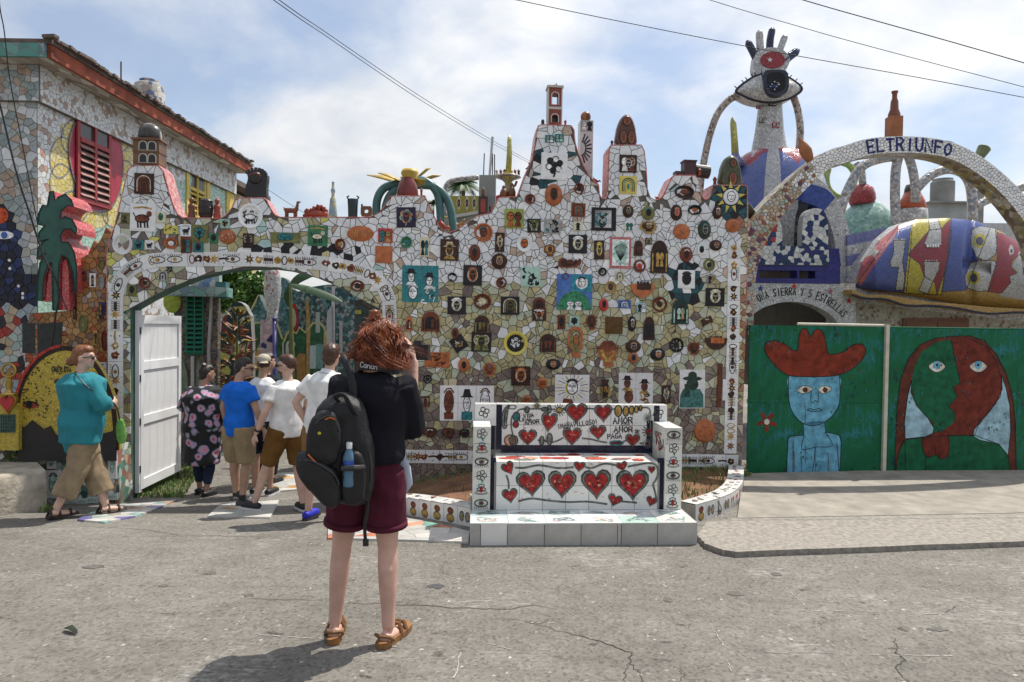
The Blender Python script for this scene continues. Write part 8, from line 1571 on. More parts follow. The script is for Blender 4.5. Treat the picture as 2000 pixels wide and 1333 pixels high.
def bleaf(px, wpx, d, sag=0):
 S = [at_depth(x, y, d) for x, y in smoothpts(px, 6)]; mb = MB(); n_ = len(S); k_ = d / FPX; V = []
 for i, p in enumerate(S):
  t = i / (n_ - 1); w_ = wpx * k_ * math.sin(math.pi * min(1, t * .9 + .08)) ** .7; tg = (S[min(i + 1, n_ - 1)] - S[max(i - 1,0)]).normalized(); up = Vector((0,-.75,.6)); s_ = tg.cross(up).normalized(); jj = (i % 2) * .06 * wpx * k_; V += [p + s_ * w_ * .5 - Vector((0,0,.3 * w_)), p, p - s_ * (w_ + jj) * .8 - Vector((0,0,.35 * w_ + jj))]
 F = [(3 * i + j, 3 * i + j + 1,3 * i + 4 + j, 3 * i + 3 + j) for i in range(n_ - 1) for j in range(2)]; mb.add(V, F); mb.build('leaf', mat('banana_green', (.018,.06,.018),.55,.25,6), bn, smooth=True)
bleaf([(568,556),(590,560),(620,569),(648,580),(668,590)], 15,11.6); bleaf([(570,556),(585,540),(605,532),(622,534)], 20,11.8); bleaf([(566,556),(560,575),(566,600)], 12,11.9)
mb = MB(); mb.tube([at_depth(575,900,11.9), at_depth(570,700,11.9), at_depth(567,553,11.8)], [.06,.05,.02], 8); mb.build('stalk', mat('banana_stalk', (.14,.17,.05),.5,.3,5), bn)
def tree(px, py, rx, ry, d, n_, label, seed, yb=900):
 root = empty('leafy_tree', at_depth(px, yb, d), label, 'tree'); rr = random.Random(seed); c = at_depth(px, py, d); k_ = d / FPX; lm = [mat('tree_leaf_%d' % i, q, .5,.2,3) for i, q in enumerate([(.05,.13,.015),(.08,.19,.025),(.12,.24,.04),(.035,.09,.012)])]; mb = MB(); cl = []
 for _ in range(38):
  v = Vector((rr.gauss(0,1), rr.gauss(0,1), rr.gauss(0,1))).normalized() * rr.random() ** .35; cl.append((c + Vector((v.x * rx * k_, v.y * rx * k_, v.z * ry * k_)), rr.uniform(.2,.38) * rx * k_))
 for _ in range(n_):
  b_, r = rr.choice(cl); v = Vector((rr.gauss(0,1), rr.gauss(0,1), rr.gauss(0,1))).normalized() * r * rr.random() ** .3; p = b_ + v; dd_ = (v.normalized() + Vector((rr.gauss(0,.6), rr.gauss(0,.6), rr.gauss(-.2,.6)))).normalized(); l_ = dd_ * rr.uniform(.06,.12); s_ = dd_.orthogonal().normalized() * l_.length * .3; mb.add([p, p + l_ * .5 + s_, p + l_, p + l_ * .5 - s_], [(0,1,2,3)], rr.randrange(4))
 mb.build('crown', lm, root); mb = MB(); b0 = at_depth(px, yb, d); mb.tube([b0, lerp(b0, c, .6), c], [.12,.09,.04], 8)
 for q, r in cl[::4]: mb.tube([lerp(b0, c, .7),(lerp(b0, c, .75) + q) / 2 + Vector((0,0,.05)), q], [.04,.025,.01], 5)
 mb.build('trunk', mat('tree_bark', (.12,.09,.06),.9,.3,8, bump=.5), root)
tree(480,555,62,52,14.5,7000, 'leafy green tree beyond the garden inside the gateway', 3)

# ================================================================== cables
cbl = mat('cable_black', (.012,.012,.013),.5)
def cable(px, ds, r, label, nseg=10):
 S = []; P_ = smoothpts(px, nseg); Ld = np.linspace(0,1, len(P_)); D = np.interp(Ld, np.linspace(0,1, len(ds)), ds); S = [at_depth(x, y, float(d)) for (x, y), d in zip(P_, D)]; mb = MB(); mb.tube(S, r, 6); mb.build('overhead_cable', cbl, label=label, cat='cable', group='overhead cables')
cable([(100,-330),(520,-18),(640,66),(800,175),(940,262),(1040,318)], [7,9,14,22], .006, 'upper of the two parallel cables slanting down over the wall'); cable([(100,-318),(520,-10),(640,73),(800,182),(940,268),(1040,322)], [7,9,14,22], .006, 'lower of the two parallel cables slanting down over the wall')
cable([(400,-128),(960,-10),(1200,40),(1500,99),(1800,153),(2040,198),(2600,300)], [10,10.5,11], .006, 'lowest cable crossing in front of the mosaic hand'); cable([(800,-180),(1340,-14),(1450,20),(1560,52),(1640,75),(1800,118),(2040,181),(2600,330)], [10,10], .005, 'sagging thin cable right of the mosaic hand'); cable([(900,-200),(1520,-14),(1700,38),(1850,80),(2040,135),(2600,300)], [8,8], .006, 'topmost thick cable in the upper right corner')
cable([(-120,-330),(-30,90),(0,205),(30,330),(58,418),(85,500),(108,545),(116,575),(108,620),(100,690)], [6.6,7.4,7.5], .009, 'thick black cable drooping down the left house front'); cable([(-30,-330),(-4,-20),(8,60),(20,160),(45,290),(66,400),(72,432)], [6,7.5], .005, 'thin black cable running down the left house corner'); cable([(100,520),(112,560),(124,590),(132,606)], [7.4,7.4], .006, 'short black cable end crossing the palm relief')
cable([(500,355),(560,395),(600,420)], [15,13], .005, 'thin wire behind the gateway crest')
# ================================================================== people
def bake(o):
 dg = bpy.context.evaluated_depsgraph_get(); me = bpy.data.meshes.new_from_object(o.evaluated_get(dg)); o.modifiers.clear(); old = o.data; o.data = me; bpy.data.meshes.remove(old)
 me.polygons.foreach_set('use_smooth', [True] * len(me.polygons)); return o
def skin(mb, name, m, parent, vox=.010, it=5, wr=0.0, wsc=8.0, seed=0, **k):
 o = mb.build(name, m, parent, **k); r = o.modifiers.new('r', 'REMESH'); r.mode = 'VOXEL'; r.voxel_size = vox; s_ = o.modifiers.new('s', 'SMOOTH'); s_.factor = .5; s_.iterations = it; bake(o)
 if wr:
  me = o.data; n_ = len(me.vertices); co = np.empty(n_ * 3); no = np.empty(n_ * 3); me.vertices.foreach_get('co', co); me.vertices.foreach_get('normal', no); co = co.reshape(-1,3); no = no.reshape(-1,3)
  for i in range(n_):
   v = Vector(co[i]); q = Vector((v.x * wsc + seed, v.y * wsc, v.z * wsc * .45)); a = mnoise.noise(q); b = mnoise.noise(Vector((v.x * wsc * 2.3, v.y * wsc * 2.3 + seed, v.z * wsc * 1.3 + v.x * 5))); co[i] += no[i] * wr * ((1 - abs(a) * 2.2) * .7 + b * .6)
  me.vertices.foreach_set('co', co.ravel()); me.update()
 return o
SKN = lambda c, n_: mat('skin_' + n_, c, .5,.16,7, bump=.06, bscale=90, sss=.08)
def person(px, pyf, pyh, yaw, label, skin_c, pose=None, g=1.0, wd=1.0, parts=(), vox=.011, sk='a', lean=(0,0), head=(0,0), lw=1.0, x0=None):
 loc = gp(px, pyf); d = (loc - CP).dot(CF); H = (pyf - pyh) * d / FPX; s = H / 1.735; root = empty('person', loc, label, 'person'); cy, sy = math.cos(yaw), math.sin(yaw)
 J = dict(LH=(-.09,0,.92), RH=(.09,0,.92), LK=(-.10,.02,.5), RK=(.10,.02,.5), LA=(-.10,0,.09), RA=(.10,0,.09), LS=(-.155,0,1.385), RS=(.155,0,1.385), LE=(-.23,-.03,1.13), RE=(.23,-.03,1.13), LW=(-.23,.06,.89), RW=(.23,.06,.89), LT=(0,1), RT=(0,1)); J.update(pose or {})
 def T(p):
  x, y, z = p; k_ = max(0,(z - .5) / 1.2); x += lean[0] * k_; y += lean[1] * k_; return loc + Vector((x * cy - y * sy, x * sy + y * cy, z)) * s
 def P_(l): return [T(p) for p in l]
 fwd = Vector((-sy, cy, 0))
 def torso(mb, zs, ad=0.0, kx=1.0, m=0):
  prof = [(.84,.14),(.93,.162),(1.0,.16),(1.1,.138),(1.2,.148),(1.3,.168),(1.36,.172),(1.4,.15),(1.43,.11),(1.46,.065)]; z0, z1 = zs
  pts = [z for z in np.linspace(z0, z1,9)]; mb.tube(P_([(0,-.01 + .015 * math.sin((z - .8) * 5), z) for z in pts]), [(interp(z, [p[0] for p in prof], [p[1] for p in prof]) * wd * kx + ad) * s for z in pts], 18, m, flat=.66 * g, up=fwd)
 def leg(mb, sd, t0, t1, ad=0.0, k_=1.0, flare=0.0):
  A = [Vector(J[sd + c]) for c in 'HKA']; R_ = [(0,.09),(.35,.085),(.8,.062),(1,.053),(1.15,.053),(1.35,.056),(1.6,.045),(1.85,.035),(2,.035)]; ts = np.linspace(t0, t1,9); pt = lambda t: lerp(A[0], A[1], t) if t < 1 else lerp(A[1], A[2], t - 1)
  mb.tube(P_([pt(t) for t in ts]), [(interp(t, [r[0] for r in R_], [r[1] for r in R_]) * k_ * lw + ad + flare * (t - t0)) * s for t in ts], 14, up=fwd)
 def arm(mb, sd, t0, t1, ad=0.0, k_=1.0, flare=0.0):
  A = [Vector(J[sd + c]) for c in 'SEW']; R_ = [(0,.056),(.3,.05),(1,.039),(1.25,.04),(2,.026)]; ts = np.linspace(t0, t1,9); pt = lambda t: lerp(A[0], A[1], t) if t < 1 else lerp(A[1], A[2], t - 1)
  mb.tube(P_([pt(t) for t in ts]), [(interp(t, [r[0] for r in R_], [r[1] for r in R_]) * k_ * lw + ad + flare * (t - t0)) * s for t in ts], 12)
 b = MB(); torso(b, (.86,1.45),-.012); b.tube(P_([(0,-.02,1.40),(0,-.005,1.48),(head[0] * .4,.015 + head[1] * .4,1.56)]), [.062 * s, .05 * s, .052 * s], 14)
 hx, hy = head; hyaw = 0.0; hz = J.get('hyaw', 0.0); hc, hs_ = math.cos(hz), math.sin(hz)
 def Hd(p): x, y, z = p; return T((hx + x * hc - y * hs_, .02 + hy + x * hs_ + y * hc, 1.615 + z - .25 * abs(hy)))
 def hball(mb, p, rx, ry, rz, m=0, n_=14, k_=9): a = yaw + hz; Q = Matrix.Rotation(a, 3, 'Z'); mb.ball(Hd(p), rx * s, ry * s, rz * s, n_, k_, m, Q)
 hball(b, (0,-.005,.01),.074,.093,.105); hball(b, (0,.03,-.045),.058,.062,.068); hball(b, (0,.062,-.085),.03,.026,.024); hball(b, (0,.094,-.01),.013,.022,.03); hball(b, (0,.102,-.024),.017,.018,.013); hball(b, (0,.082,-.06),.024,.014,.012); hball(b, (0,.08,.03),.045,.014,.012)
 for e in (-1,1): hball(b, (e * .077,.0,-.012),.011,.022,.032)
 for sd in 'LR':
  leg(b, sd, 0,2); arm(b, sd, 0,2); kk, aa = Vector(J[sd + 'K']), Vector(J[sd + 'A']); b.tube(P_([lerp(kk, aa, t) - Vector((0, o_, 0)) for t, o_ in ((.05,.0),(.25,.022),(.45,.018),(.7,.0))]), [.03 * s * lw, .043 * s * lw, .036 * s * lw, .02 * s * lw], 10); e = -1 if sd == 'L' else 1
  if J.get('foot', 1): a_ = Vector(J[sd + 'A']); t_ = Vector((J[sd + 'T'][0], J[sd + 'T'][1], 0)); dz = a_.z - .09; b.tube(P_([a_ + Vector((0,0,-.035)) - t_ * .05, a_ + Vector((0,0,-.045)) + t_ * .04, a_ + Vector((0,0,-.062)) + t_ * .12, a_ + Vector((0,0,-.07)) + t_ * .18]), [.034 * s, .036 * s, .036 * s, .018 * s], 12, up=(0,0,1), flat=.8)
  w_ = Vector(J[sd + 'W']); dr = (w_ - Vector(J[sd + 'E'])).normalized(); hd_ = Vector(J.get(sd + 'F', dr)).normalized(); pn = Vector((e, 0,0)); pn = (pn - hd_ * pn.dot(hd_)).normalized(); wv = hd_.cross(pn).normalized()
  b.tube(P_([w_ - hd_ * .01, w_ + hd_ * .04, w_ + hd_ * .085]), [.026 * s, .04 * s, .038 * s], 10, flat=.45, up=tuple(pn))
  for q, (o_, ln) in enumerate(((-.033,.062),(-.011,.078),(.012,.072),(.034,.055))): f0 = w_ + hd_ * .085 + wv * o_ * 1.0; b.tube(P_([f0 - hd_ * .02, f0 + hd_ * ln * .5 - pn * .008, f0 + hd_ * ln * .8 - pn * .024 + wv * o_ * .15, f0 + hd_ * ln - pn * .04 + wv * o_ * .2]), [.0098 * s, .0092 * s, .0086 * s, .006 * s], 7)
  tf = w_ + hd_ * .03 - wv * .03 * (1 if sd == 'R' else 1); b.tube(P_([tf, tf - wv * .03 + hd_ * .025 - pn * .01, tf - wv * .035 + hd_ * .055 - pn * .02]), [.013 * s, .011 * s, .007 * s], 7)
 body = skin(b, 'body', SKN(skin_c, sk), root, vox * s, 3)
 return dict(root=root, T=T, Hd=Hd, hball=hball, torso=torso, leg=leg, arm=arm, s=s, J=J, P=P_, fwd=fwd, loc=loc, d=d, yaw=yaw + hz)
def cloth(c, n_, col, kind, m=None, vox=.012, wr=.007, **k):
 m = m or mat(n_, col, .9,.2,9, bump=.15, bscale=250, spec=.2); b = MB(); T = c['T']
 if kind == 'shirt': c['torso'](b, (k.get('z0', .9),1.452), k.get('ad', .026), k.get('kx', 1.0)); [c['arm'](b, sd, -.02, k.get('sl', .55), k.get('sad', .012),1, k.get('fl', .03)) for sd in k.get('arms', 'LR')]
 elif kind == 'shorts': c['torso'](b, (k.get('z0', .84), k.get('z1', .955)), k.get('ad', .010)); [c['leg'](b, sd, -.02, k.get('t1', .8), k.get('lad', .03),1, k.get('fl', .0)) for sd in 'LR']
 return skin(b, k.get('name', kind), m, c['root'], vox * c['s'], 4, wr * c['s'], k.get('wsc', 9), hash(n_) % 50)
def shoes(c, up, sole, sock=None, low=False):
 for sd in 'LR':
  a_ = Vector(c['J'][sd + 'A']); t_ = Vector((c['J'][sd + 'T'][0], c['J'][sd + 'T'][1], 0)).normalized(); z = Vector((0,0,1)); b = MB(); s = c['s']; b.tube(c['P']([a_ - z * .03 - t_ * .075, a_ - z * .035 - t_ * .02, a_ - z * .04 + t_ * .08, a_ - z * .055 + t_ * .16, a_ - z * .06 + t_ * .205]), [.034 * s, .045 * s, .046 * s, .042 * s, .02 * s], 14, flat=.75 if low else .95, up=(0,0,1))
  o = skin(b, 'shoe', up, c['root'], .009 * s, 3); b = MB(); pts = [(-.08,.0),(-.07,.03),(-.02,.038),(.05,.042),(.12,.046),(.19,.036),(.215,0)]; pr = [(x, y) for x, y in pts] + [(x, -y) for x, y in pts[-2:0:-1]]; w_ = t_.cross(z); L0 = [T_ for T_ in c['P']([a_ + t_ * x + w_ * y - z * .088 for x, y in pr])]; L1 = [T_ for T_ in c['P']([a_ + t_ * x + w_ * y - z * .06 for x, y in pr])]; n_ = len(pr); b.add(L0 + L1, [tuple(range(n_)), tuple(range(2 * n_ - 1, n_ - 1,-1))] + [(i, n_ + i, n_ + (i + 1) % n_, (i + 1) % n_) for i in range(n_)]); b.build('sole', sole, o)
  if sock: b = MB(); b.tube(c['P']([a_ - z * .03, a_ + z * .06]), [.043 * s, .041 * s], 12); b.build('sock', sock, c['root'])
def hair(c, m, style='short', wr=.006, cap=None):
 b = MB(); h = c['hball']; h(b, (0,-.022,.03),.080,.088,.098); h(b, (0,.03,.075),.062,.055,.05)
 if style != 'crop': h(b, (0,-.055,-.03),.07,.05,.06)
 if style == 'bun': h(b, (.02,-.05,.115),.04,.04,.034)
 if style == 'lowbun': h(b, (0,-.125,-.045),.04,.042,.046); h(b, (0,-.1,-.01),.035,.03,.03)
 return skin(b, 'hair', m, c['root'], .009 * c['s'], 2, wr * c['s'], 30)
def glasses(c, m):
 b = MB(); Hd = c['Hd']; s = c['s']
 for e in (-1,1): b.tube([Hd((e * .068,.075,.005)), Hd((e * .076,.0,.0))], .004 * s, 6); b.ball(Hd((e * .034,.1,-.002)),.028 * s, .012 * s, .02 * s, 10,7,0, Matrix.Rotation(c['yaw'], 3, 'Z'))
 b.tube([Hd((-.066,.08,.008)), Hd((0,.106,.008)), Hd((.066,.08,.008))], .004 * s, 6); b.build('glasses', m, c['root'])
LIGHT = (.56,.36,.28); TAN = (.42,.25,.17); BRN = (.24,.13,.085); wht = (.74,.74,.74); hb = mat('hair_dark', (.02,.013,.01),.45,.3,40); hbr = mat('hair_brown', (.06,.025,.012),.45,.3,40); hgl = mat('hair_ginger', (.2,.075,.028),.45,.3,40); blk = mat('black_rubber', (.015,.015,.016),.5); dglass = mat('dark_glasses', (.008,.008,.01),.15)
wsole = mat('pale_sole', (.6,.6,.6),.6)
c = person(160,1010,675, R(-34), 'woman in a teal top and khaki cropped trousers walking past the left jamb', LIGHT, dict(LK=(-.03,.12,.5), RK=(.04,-.06,.5), LA=(.06,.2,.09), RA=(-.04,-.22,.12), LE=(-.26,.06,1.16), LW=(-.1,.24,1.12), RE=(.26,.06,1.16), RW=(.08,.26,1.14), hyaw=R(-48)),1.28,1.06, sk='l', lw=1.04)
tealm = mat('teal_jersey', (.012,.19,.235),.85,.12,6, bump=.1, bscale=300); b = MB(); c['torso'](b, (.76,1.455),.052,1.08); [c['arm'](b, sd, -.02,1.35,.03,1,.012) for sd in 'LR']; b.tube(c['P']([(.0,-.08,.95),(.0,-.11,.8),(.0,-.13,.66)]), [.21 * c['s'], .15 * c['s'], .015 * c['s']], 12, flat=.55, up=c['fwd']); skin(b, 'shirt', tealm, c['root'], .012,4,.013,8)
cloth(c, 'khaki_trousers', (.27,.205,.13), 'shorts', t1=1.68, lad=.022, fl=.024, ad=.004, z1=.9, name='trousers', wr=.013); hair(c, hgl, 'lowbun'); glasses(c, blk)
for sd in 'LR':
 a_ = Vector(c['J'][sd + 'A']); b = MB(); P_ = c['P']; b.tube(P_([a_ + Vector((0,-.08,-.072)), a_ + Vector((0,.06,-.076)), a_ + Vector((0,.2,-.078))]), [.045 * c['s'], .05 * c['s'], .04 * c['s']], 12, flat=.35, up=(0,0,1)); [b.tube(P_([a_ + Vector((-.045, y, -.06)), a_ + Vector((0, y + .01, z)), a_ + Vector((.045, y, -.06))]),.014 * c['s'], 6) for y, z in ((.02,.0),(.12,-.025),(-.06,.0))]; b.build('sandal', mat('dark_sandal', (.035,.02,.016),.7), c['root'])
T = c['T']; bag = empty('green_pouch', T((.08,.34,.76)), 'small bright green pouch hanging at the teal woman\'s hip', 'bag'); b = MB(); b.tube([T((.06,.36,.70)), T((.06,.36,.76)), T((.06,.35,.88)), T((.06,.345,.96))], [.03,.05,.05,.03], 14, flat=.5); skin(b, 'pouch', mat('lime_fabric', (.16,.4,.08),.7,.3,20), bag, .008,3); b = MB(); b.tube([T(p) for p in smoothpts([(.06,.34,.95),(.23,.2,1.15),(.27,-.05,1.32),(.1,-.1,1.46),(-.1,0,1.47)], 5)], .006,6); b.build('strap', blk, bag)
c = person(397,968,712, R(-12), 'woman in a black tunic with pink flowers inside the gateway', (.34,.19,.13), dict(hyaw=R(-35), LE=(-.29,0,1.12), RE=(.29,.0,1.12), LW=(-.32,.06,.86), RW=(.3,.1,.87), LA=(-.09,.05,.09), RA=(.1,-.08,.09)),1.55,1.32, sk='b', head=(.01,.03))
def floral():
 m, n, l, b = _base('floral_cloth'); b.inputs['Roughness'].default_value = .85; t = n.new('ShaderNodeTexCoord'); nz = n.new('ShaderNodeTexNoise'); nz.inputs['Scale'].default_value = 9; l.new(t.outputs['Object'], nz.inputs['Vector']); mxv = n.new('ShaderNodeMix'); mxv.data_type = 'RGBA'; mxv.inputs['Factor'].default_value = .07; l.new(t.outputs['Object'], mxv.inputs['A']); l.new(nz.outputs['Color'], mxv.inputs['B']); v = n.new('ShaderNodeTexVoronoi'); v.inputs['Scale'].default_value = 9.5; l.new(mxv.outputs['Result'], v.inputs['Vector']); r = n.new('ShaderNodeValToRGB'); e = r.color_ramp.elements; r.color_ramp.interpolation = 'CONSTANT'
 for i, (p, c_) in enumerate([(0,(.4,.06,.12)),(.16,(.55,.27,.36)),(.3,(.3,.28,.44)),(.4,(.08,.10,.09)),(.46,(.012,.012,.014))]):
  x = e[i] if i < 2 else e.new(p)
  x.position = p; x.color = c_ + (1,)
 l.new(v.outputs['Distance'], r.inputs[0]); l.new(r.outputs[0], b.inputs['Base Color']); return m
b = MB(); c['torso'](b, (.44,1.455),.04,1.03); [c['arm'](b, sd, -.02,1.0,.045,1,.02) for sd in 'LR']; skin(b, 'tunic', floral(), c['root'], .014,5,.012,6)
cloth(c, 'dark_jeans', (.02,.03,.06), 'shorts', t1=1.8, lad=.012, name='jeans'); hair(c, hb, 'bun'); shoes(c, blk, blk, low=True)
c = person(466,987,698, R(-28), 'man in a bright blue t-shirt and khaki cargo shorts', TAN, dict(hyaw=R(-50), LA=(-.11,.06,.09), RA=(.12,-.05,.09), RE=(.26,.03,1.13), RW=(.27,.12,.9)),1.15,1.06, sk='t', head=(.01,.04), lw=1.05)
cloth(c, 'blue_tee', (.012,.14,.62), 'shirt', z0=.82, ad=.03, sl=.62, sad=.016); cloth(c, 'khaki_shorts', (.3,.225,.13), 'shorts', t1=.98, lad=.042, wr=.01); hair(c, hb, 'short'); glasses(c, dglass); shoes(c, mat('grey_trainer', (.06,.06,.065),.7), wsole, blk)
b = MB(); w_ = Vector(c['J']['RW']); b.tube(c['P']([w_ + Vector((0,-.01,.05)), w_ + Vector((0,0,.035))]),.035 * c['s'], 10); b.build('watch', blk, c['root'])
c = person(512,968,693, R(-10), 'person in a white vest and pale cap beside the blue shirt', TAN, dict(hyaw=R(30)),1.05,1.0, sk='t')
cloth(c, 'white_vest', (.7,.7,.72), 'shirt', z0=.86, ad=.022, arms=''); cloth(c, 'navy_shorts', (.012,.016,.035), 'shorts', t1=.95, lad=.025); shoes(c, blk, wsole); hair(c, hbr, 'crop'); b = MB(); c['hball'](b, (0,-.015,.06),.088,.1,.075); c['hball'](b, (0,-.12,.025),.06,.05,.01); skin(b, 'cap', mat('khaki_cap', (.4,.36,.28),.8,.15,20), c['root'], .01,3)
c = person(520,945,690, R(-20), 'man in a dark shirt furthest inside the gateway', TAN, dict(hyaw=R(-20)),1.0,.95, sk='t')
cloth(c, 'dark_shirt', (.015,.018,.026), 'shirt', z0=.88); cloth(c, 'dark_trousers', (.02,.02,.025), 'shorts', t1=1.9, lad=.025, name='trousers'); hair(c, hb); shoes(c, blk, blk)
c = person(560,1000,693, R(48), 'bearded man in a white t-shirt and brown shorts stepping left', LIGHT, dict(hyaw=R(40), LH=(-.09,0,.92), LK=(-.17,.12,.52), LA=(-.24,.26,.10), RK=(.12,-.02,.5), RA=(.14,-.1,.09), LE=(-.27,-.02,1.13), LW=(-.31,.1,.89), LT=(-.3,1), RT=(.2,1)),1.12,1.05, sk='m', lw=1.02)
cloth(c, 'white_tee', wht, 'shirt', z0=.83, ad=.03, sl=.6, sad=.015); cloth(c, 'brown_shorts', (.15,.075,.02), 'shorts', t1=.95, lad=.035, wr=.009); hair(c, hbr, 'crop', .003); glasses(c, dglass); shoes(c, mat('black_trainer', (.02,.02,.024),.6), wsole)
b = MB(); w_ = Vector(c['J']['LW']); b.tube(c['P']([w_ + Vector((.01,-.02,.05)), w_ + Vector((.005,-.01,.025))]),.034 * c['s'], 10); b.build('watch', blk, c['root']); b = MB(); c['hball'](b, (0,.045,-.068),.054,.05,.042); skin(b, 'beard', mat('beard_brown', (.13,.06,.035),.8,.3,60), c['root'], .009,2)
c = person(624,1017,672, R(-12), 'man in a white polo shirt and bright blue shoes behind the backpack', LIGHT, dict(LA=(-.12,0,.09), RA=(.13,.02,.09), LE=(-.3,-.06,1.16), LW=(-.2,.02,.94), RE=(.3,0,1.15), RW=(.24,.15,.95)),1.15,1.1, sk='m', lean=(.09,.05))
cloth(c, 'white_polo', wht, 'shirt', z0=.84, ad=.032, sl=.62, sad=.018); b = MB(); b.tube(c['P']([(0,-.035,1.435),(0,-.02,1.475)]), [.085 * c['s'], .072 * c['s']], 14, flat=.85, up=c['fwd']); b.build('collar', MC['white_polo'], c['root']); cloth(c, 'tan_shorts', (.22,.12,.045), 'shorts', t1=.92, lad=.035); hair(c, hbr, 'short'); shoes(c, mat('blue_trainer', (.02,.025,.42),.6), mat('sole_dark', (.03,.03,.04),.6))
c = person(708,1252,622, R(-6), 'red-haired woman in a black top and burgundy shorts photographing the wall', (.55,.335,.265), dict(foot=1, LA=(-.155,0,.085), RA=(.145,-.01,.085), LK=(-.13,.03,.5), RK=(.125,.03,.5), LT=(-.25,1), RT=(.25,1), RE=(.175,.15,1.10), RW=(.15,.25,1.50), RF=(-.35,.15,1), LE=(-.22,.14,1.12), LW=(.02,.34,1.46), LF=(.3,.1,1), hyaw=R(-8)),1.05,.98, vox=.0085, sk='f', lean=(.065,0), head=(.015,.03), lw=1.0)
WM = c; T = c['T']; s = c['s']
blkm = mat('black_jersey', (.009,.009,.014),.9,.2,8, bump=.15, bscale=350, spec=.2); b = MB(); pr = [(.985,.185),(1.02,.2),(1.1,.19),(1.22,.19),(1.32,.195),(1.38,.18),(1.42,.13),(1.45,.08)]; b.tube(c['P']([(0,-.01, z) for z, r in pr]), [r * s for z, r in pr], 24, flat=.72, up=c['fwd']); [c['arm'](b, sd, -.05,.93,.024,1,.035) for sd in 'LR']; skin(b, 'shirt', blkm, c['root'], .010,5,.011,7)
cloth(c, 'burgundy_shorts', (.075,.012,.026), 'shorts', t1=.69, lad=.016, fl=.018, ad=.012, z0=.83, z1=1.05, wr=.010, vox=.009)
for sd in 'LR':
 b = MB(); A = [Vector(c['J'][sd + q]) for q in 'HK']; b.tube(c['P']([lerp(A[0], A[1], .655), lerp(A[0], A[1], .715)]), [.113 * s, .113 * s], 20); o = b.build('cuff', MC['burgundy_shorts'], c['root'], smooth=True)
 a_ = Vector(c['J'][sd + 'A']); t_ = Vector((c['J'][sd + 'T'][0], 1,0)).normalized(); w_ = t_.cross(Vector((0,0,1))); b = MB(); pts = [(-.085,.0),(-.075,.032),(-.02,.04),(.05,.042),(.12,.05),(.19,.038),(.215,0)]; prf = pts + [(x, -y) for x, y in pts[-2:0:-1]]; n_ = len(prf); L0 = c['P']([a_ + t_ * x + w_ * y - Vector((0,0,.083)) for x, y in prf]); L1 = c['P']([a_ + t_ * x * 1.03 + w_ * y * 1.05 - Vector((0,0,.05)) for x, y in prf]); b.add(L0 + L1, [tuple(range(n_)), tuple(range(2 * n_ - 1, n_ - 1,-1))] + [(i, n_ + i, n_ + (i + 1) % n_, (i + 1) % n_) for i in range(n_)])
 sn = b.build('sandal', mat('tan_cork', (.26,.12,.04),.75,.25,40), c['root']); b = MB()
 for q, (y0, h) in enumerate(((.07,.03),(.12,.02))): b.tube(c['P']([a_ + w_ * .045 + t_ * y0 - Vector((0,0,.055)), a_ + w_ * .02 + t_ * (y0 + .01) + Vector((0,0, h - .035)), a_ - w_ * .02 + t_ * (y0 + .01) + Vector((0,0, h - .035)), a_ - w_ * .045 + t_ * y0 - Vector((0,0,.055))]),.012 * s, 8)
 b.tube(c['P']([a_ + w_ * .046 - t_ * .02 - Vector((0,0,.05)), a_ + w_ * .042 - t_ * .06 - Vector((0,0,.02)), a_ - t_ * .085 - Vector((0,0,.012)), a_ - w_ * .042 - t_ * .06 - Vector((0,0,.02)), a_ - w_ * .046 - t_ * .02 - Vector((0,0,.05))]),.009 * s, 8); b.build('strap', mat('brown_leather', (.16,.075,.025),.55,.2,30), sn)
hr = [mat('auburn_%d' % i, q, .38,.25,60) for i, q in enumerate([(.16,.032,.009),(.24,.055,.014),(.09,.016,.006),(.33,.095,.025)])]; b = MB(); Hd = c['Hd']; c['hball'](b, (0,-.015,.025),.086,.10,.102); c['hball'](b, (0,-.05,-.03),.09,.065,.075); c['hball'](b, (.055,-.03,-.06),.05,.045,.075); c['hball'](b, (-.05,-.03,-.04),.05,.045,.06); hb_ = skin(b, 'hair', hr[2], c['root'], .009,2,.006,24)
b = MB(); rr = random.Random(12)
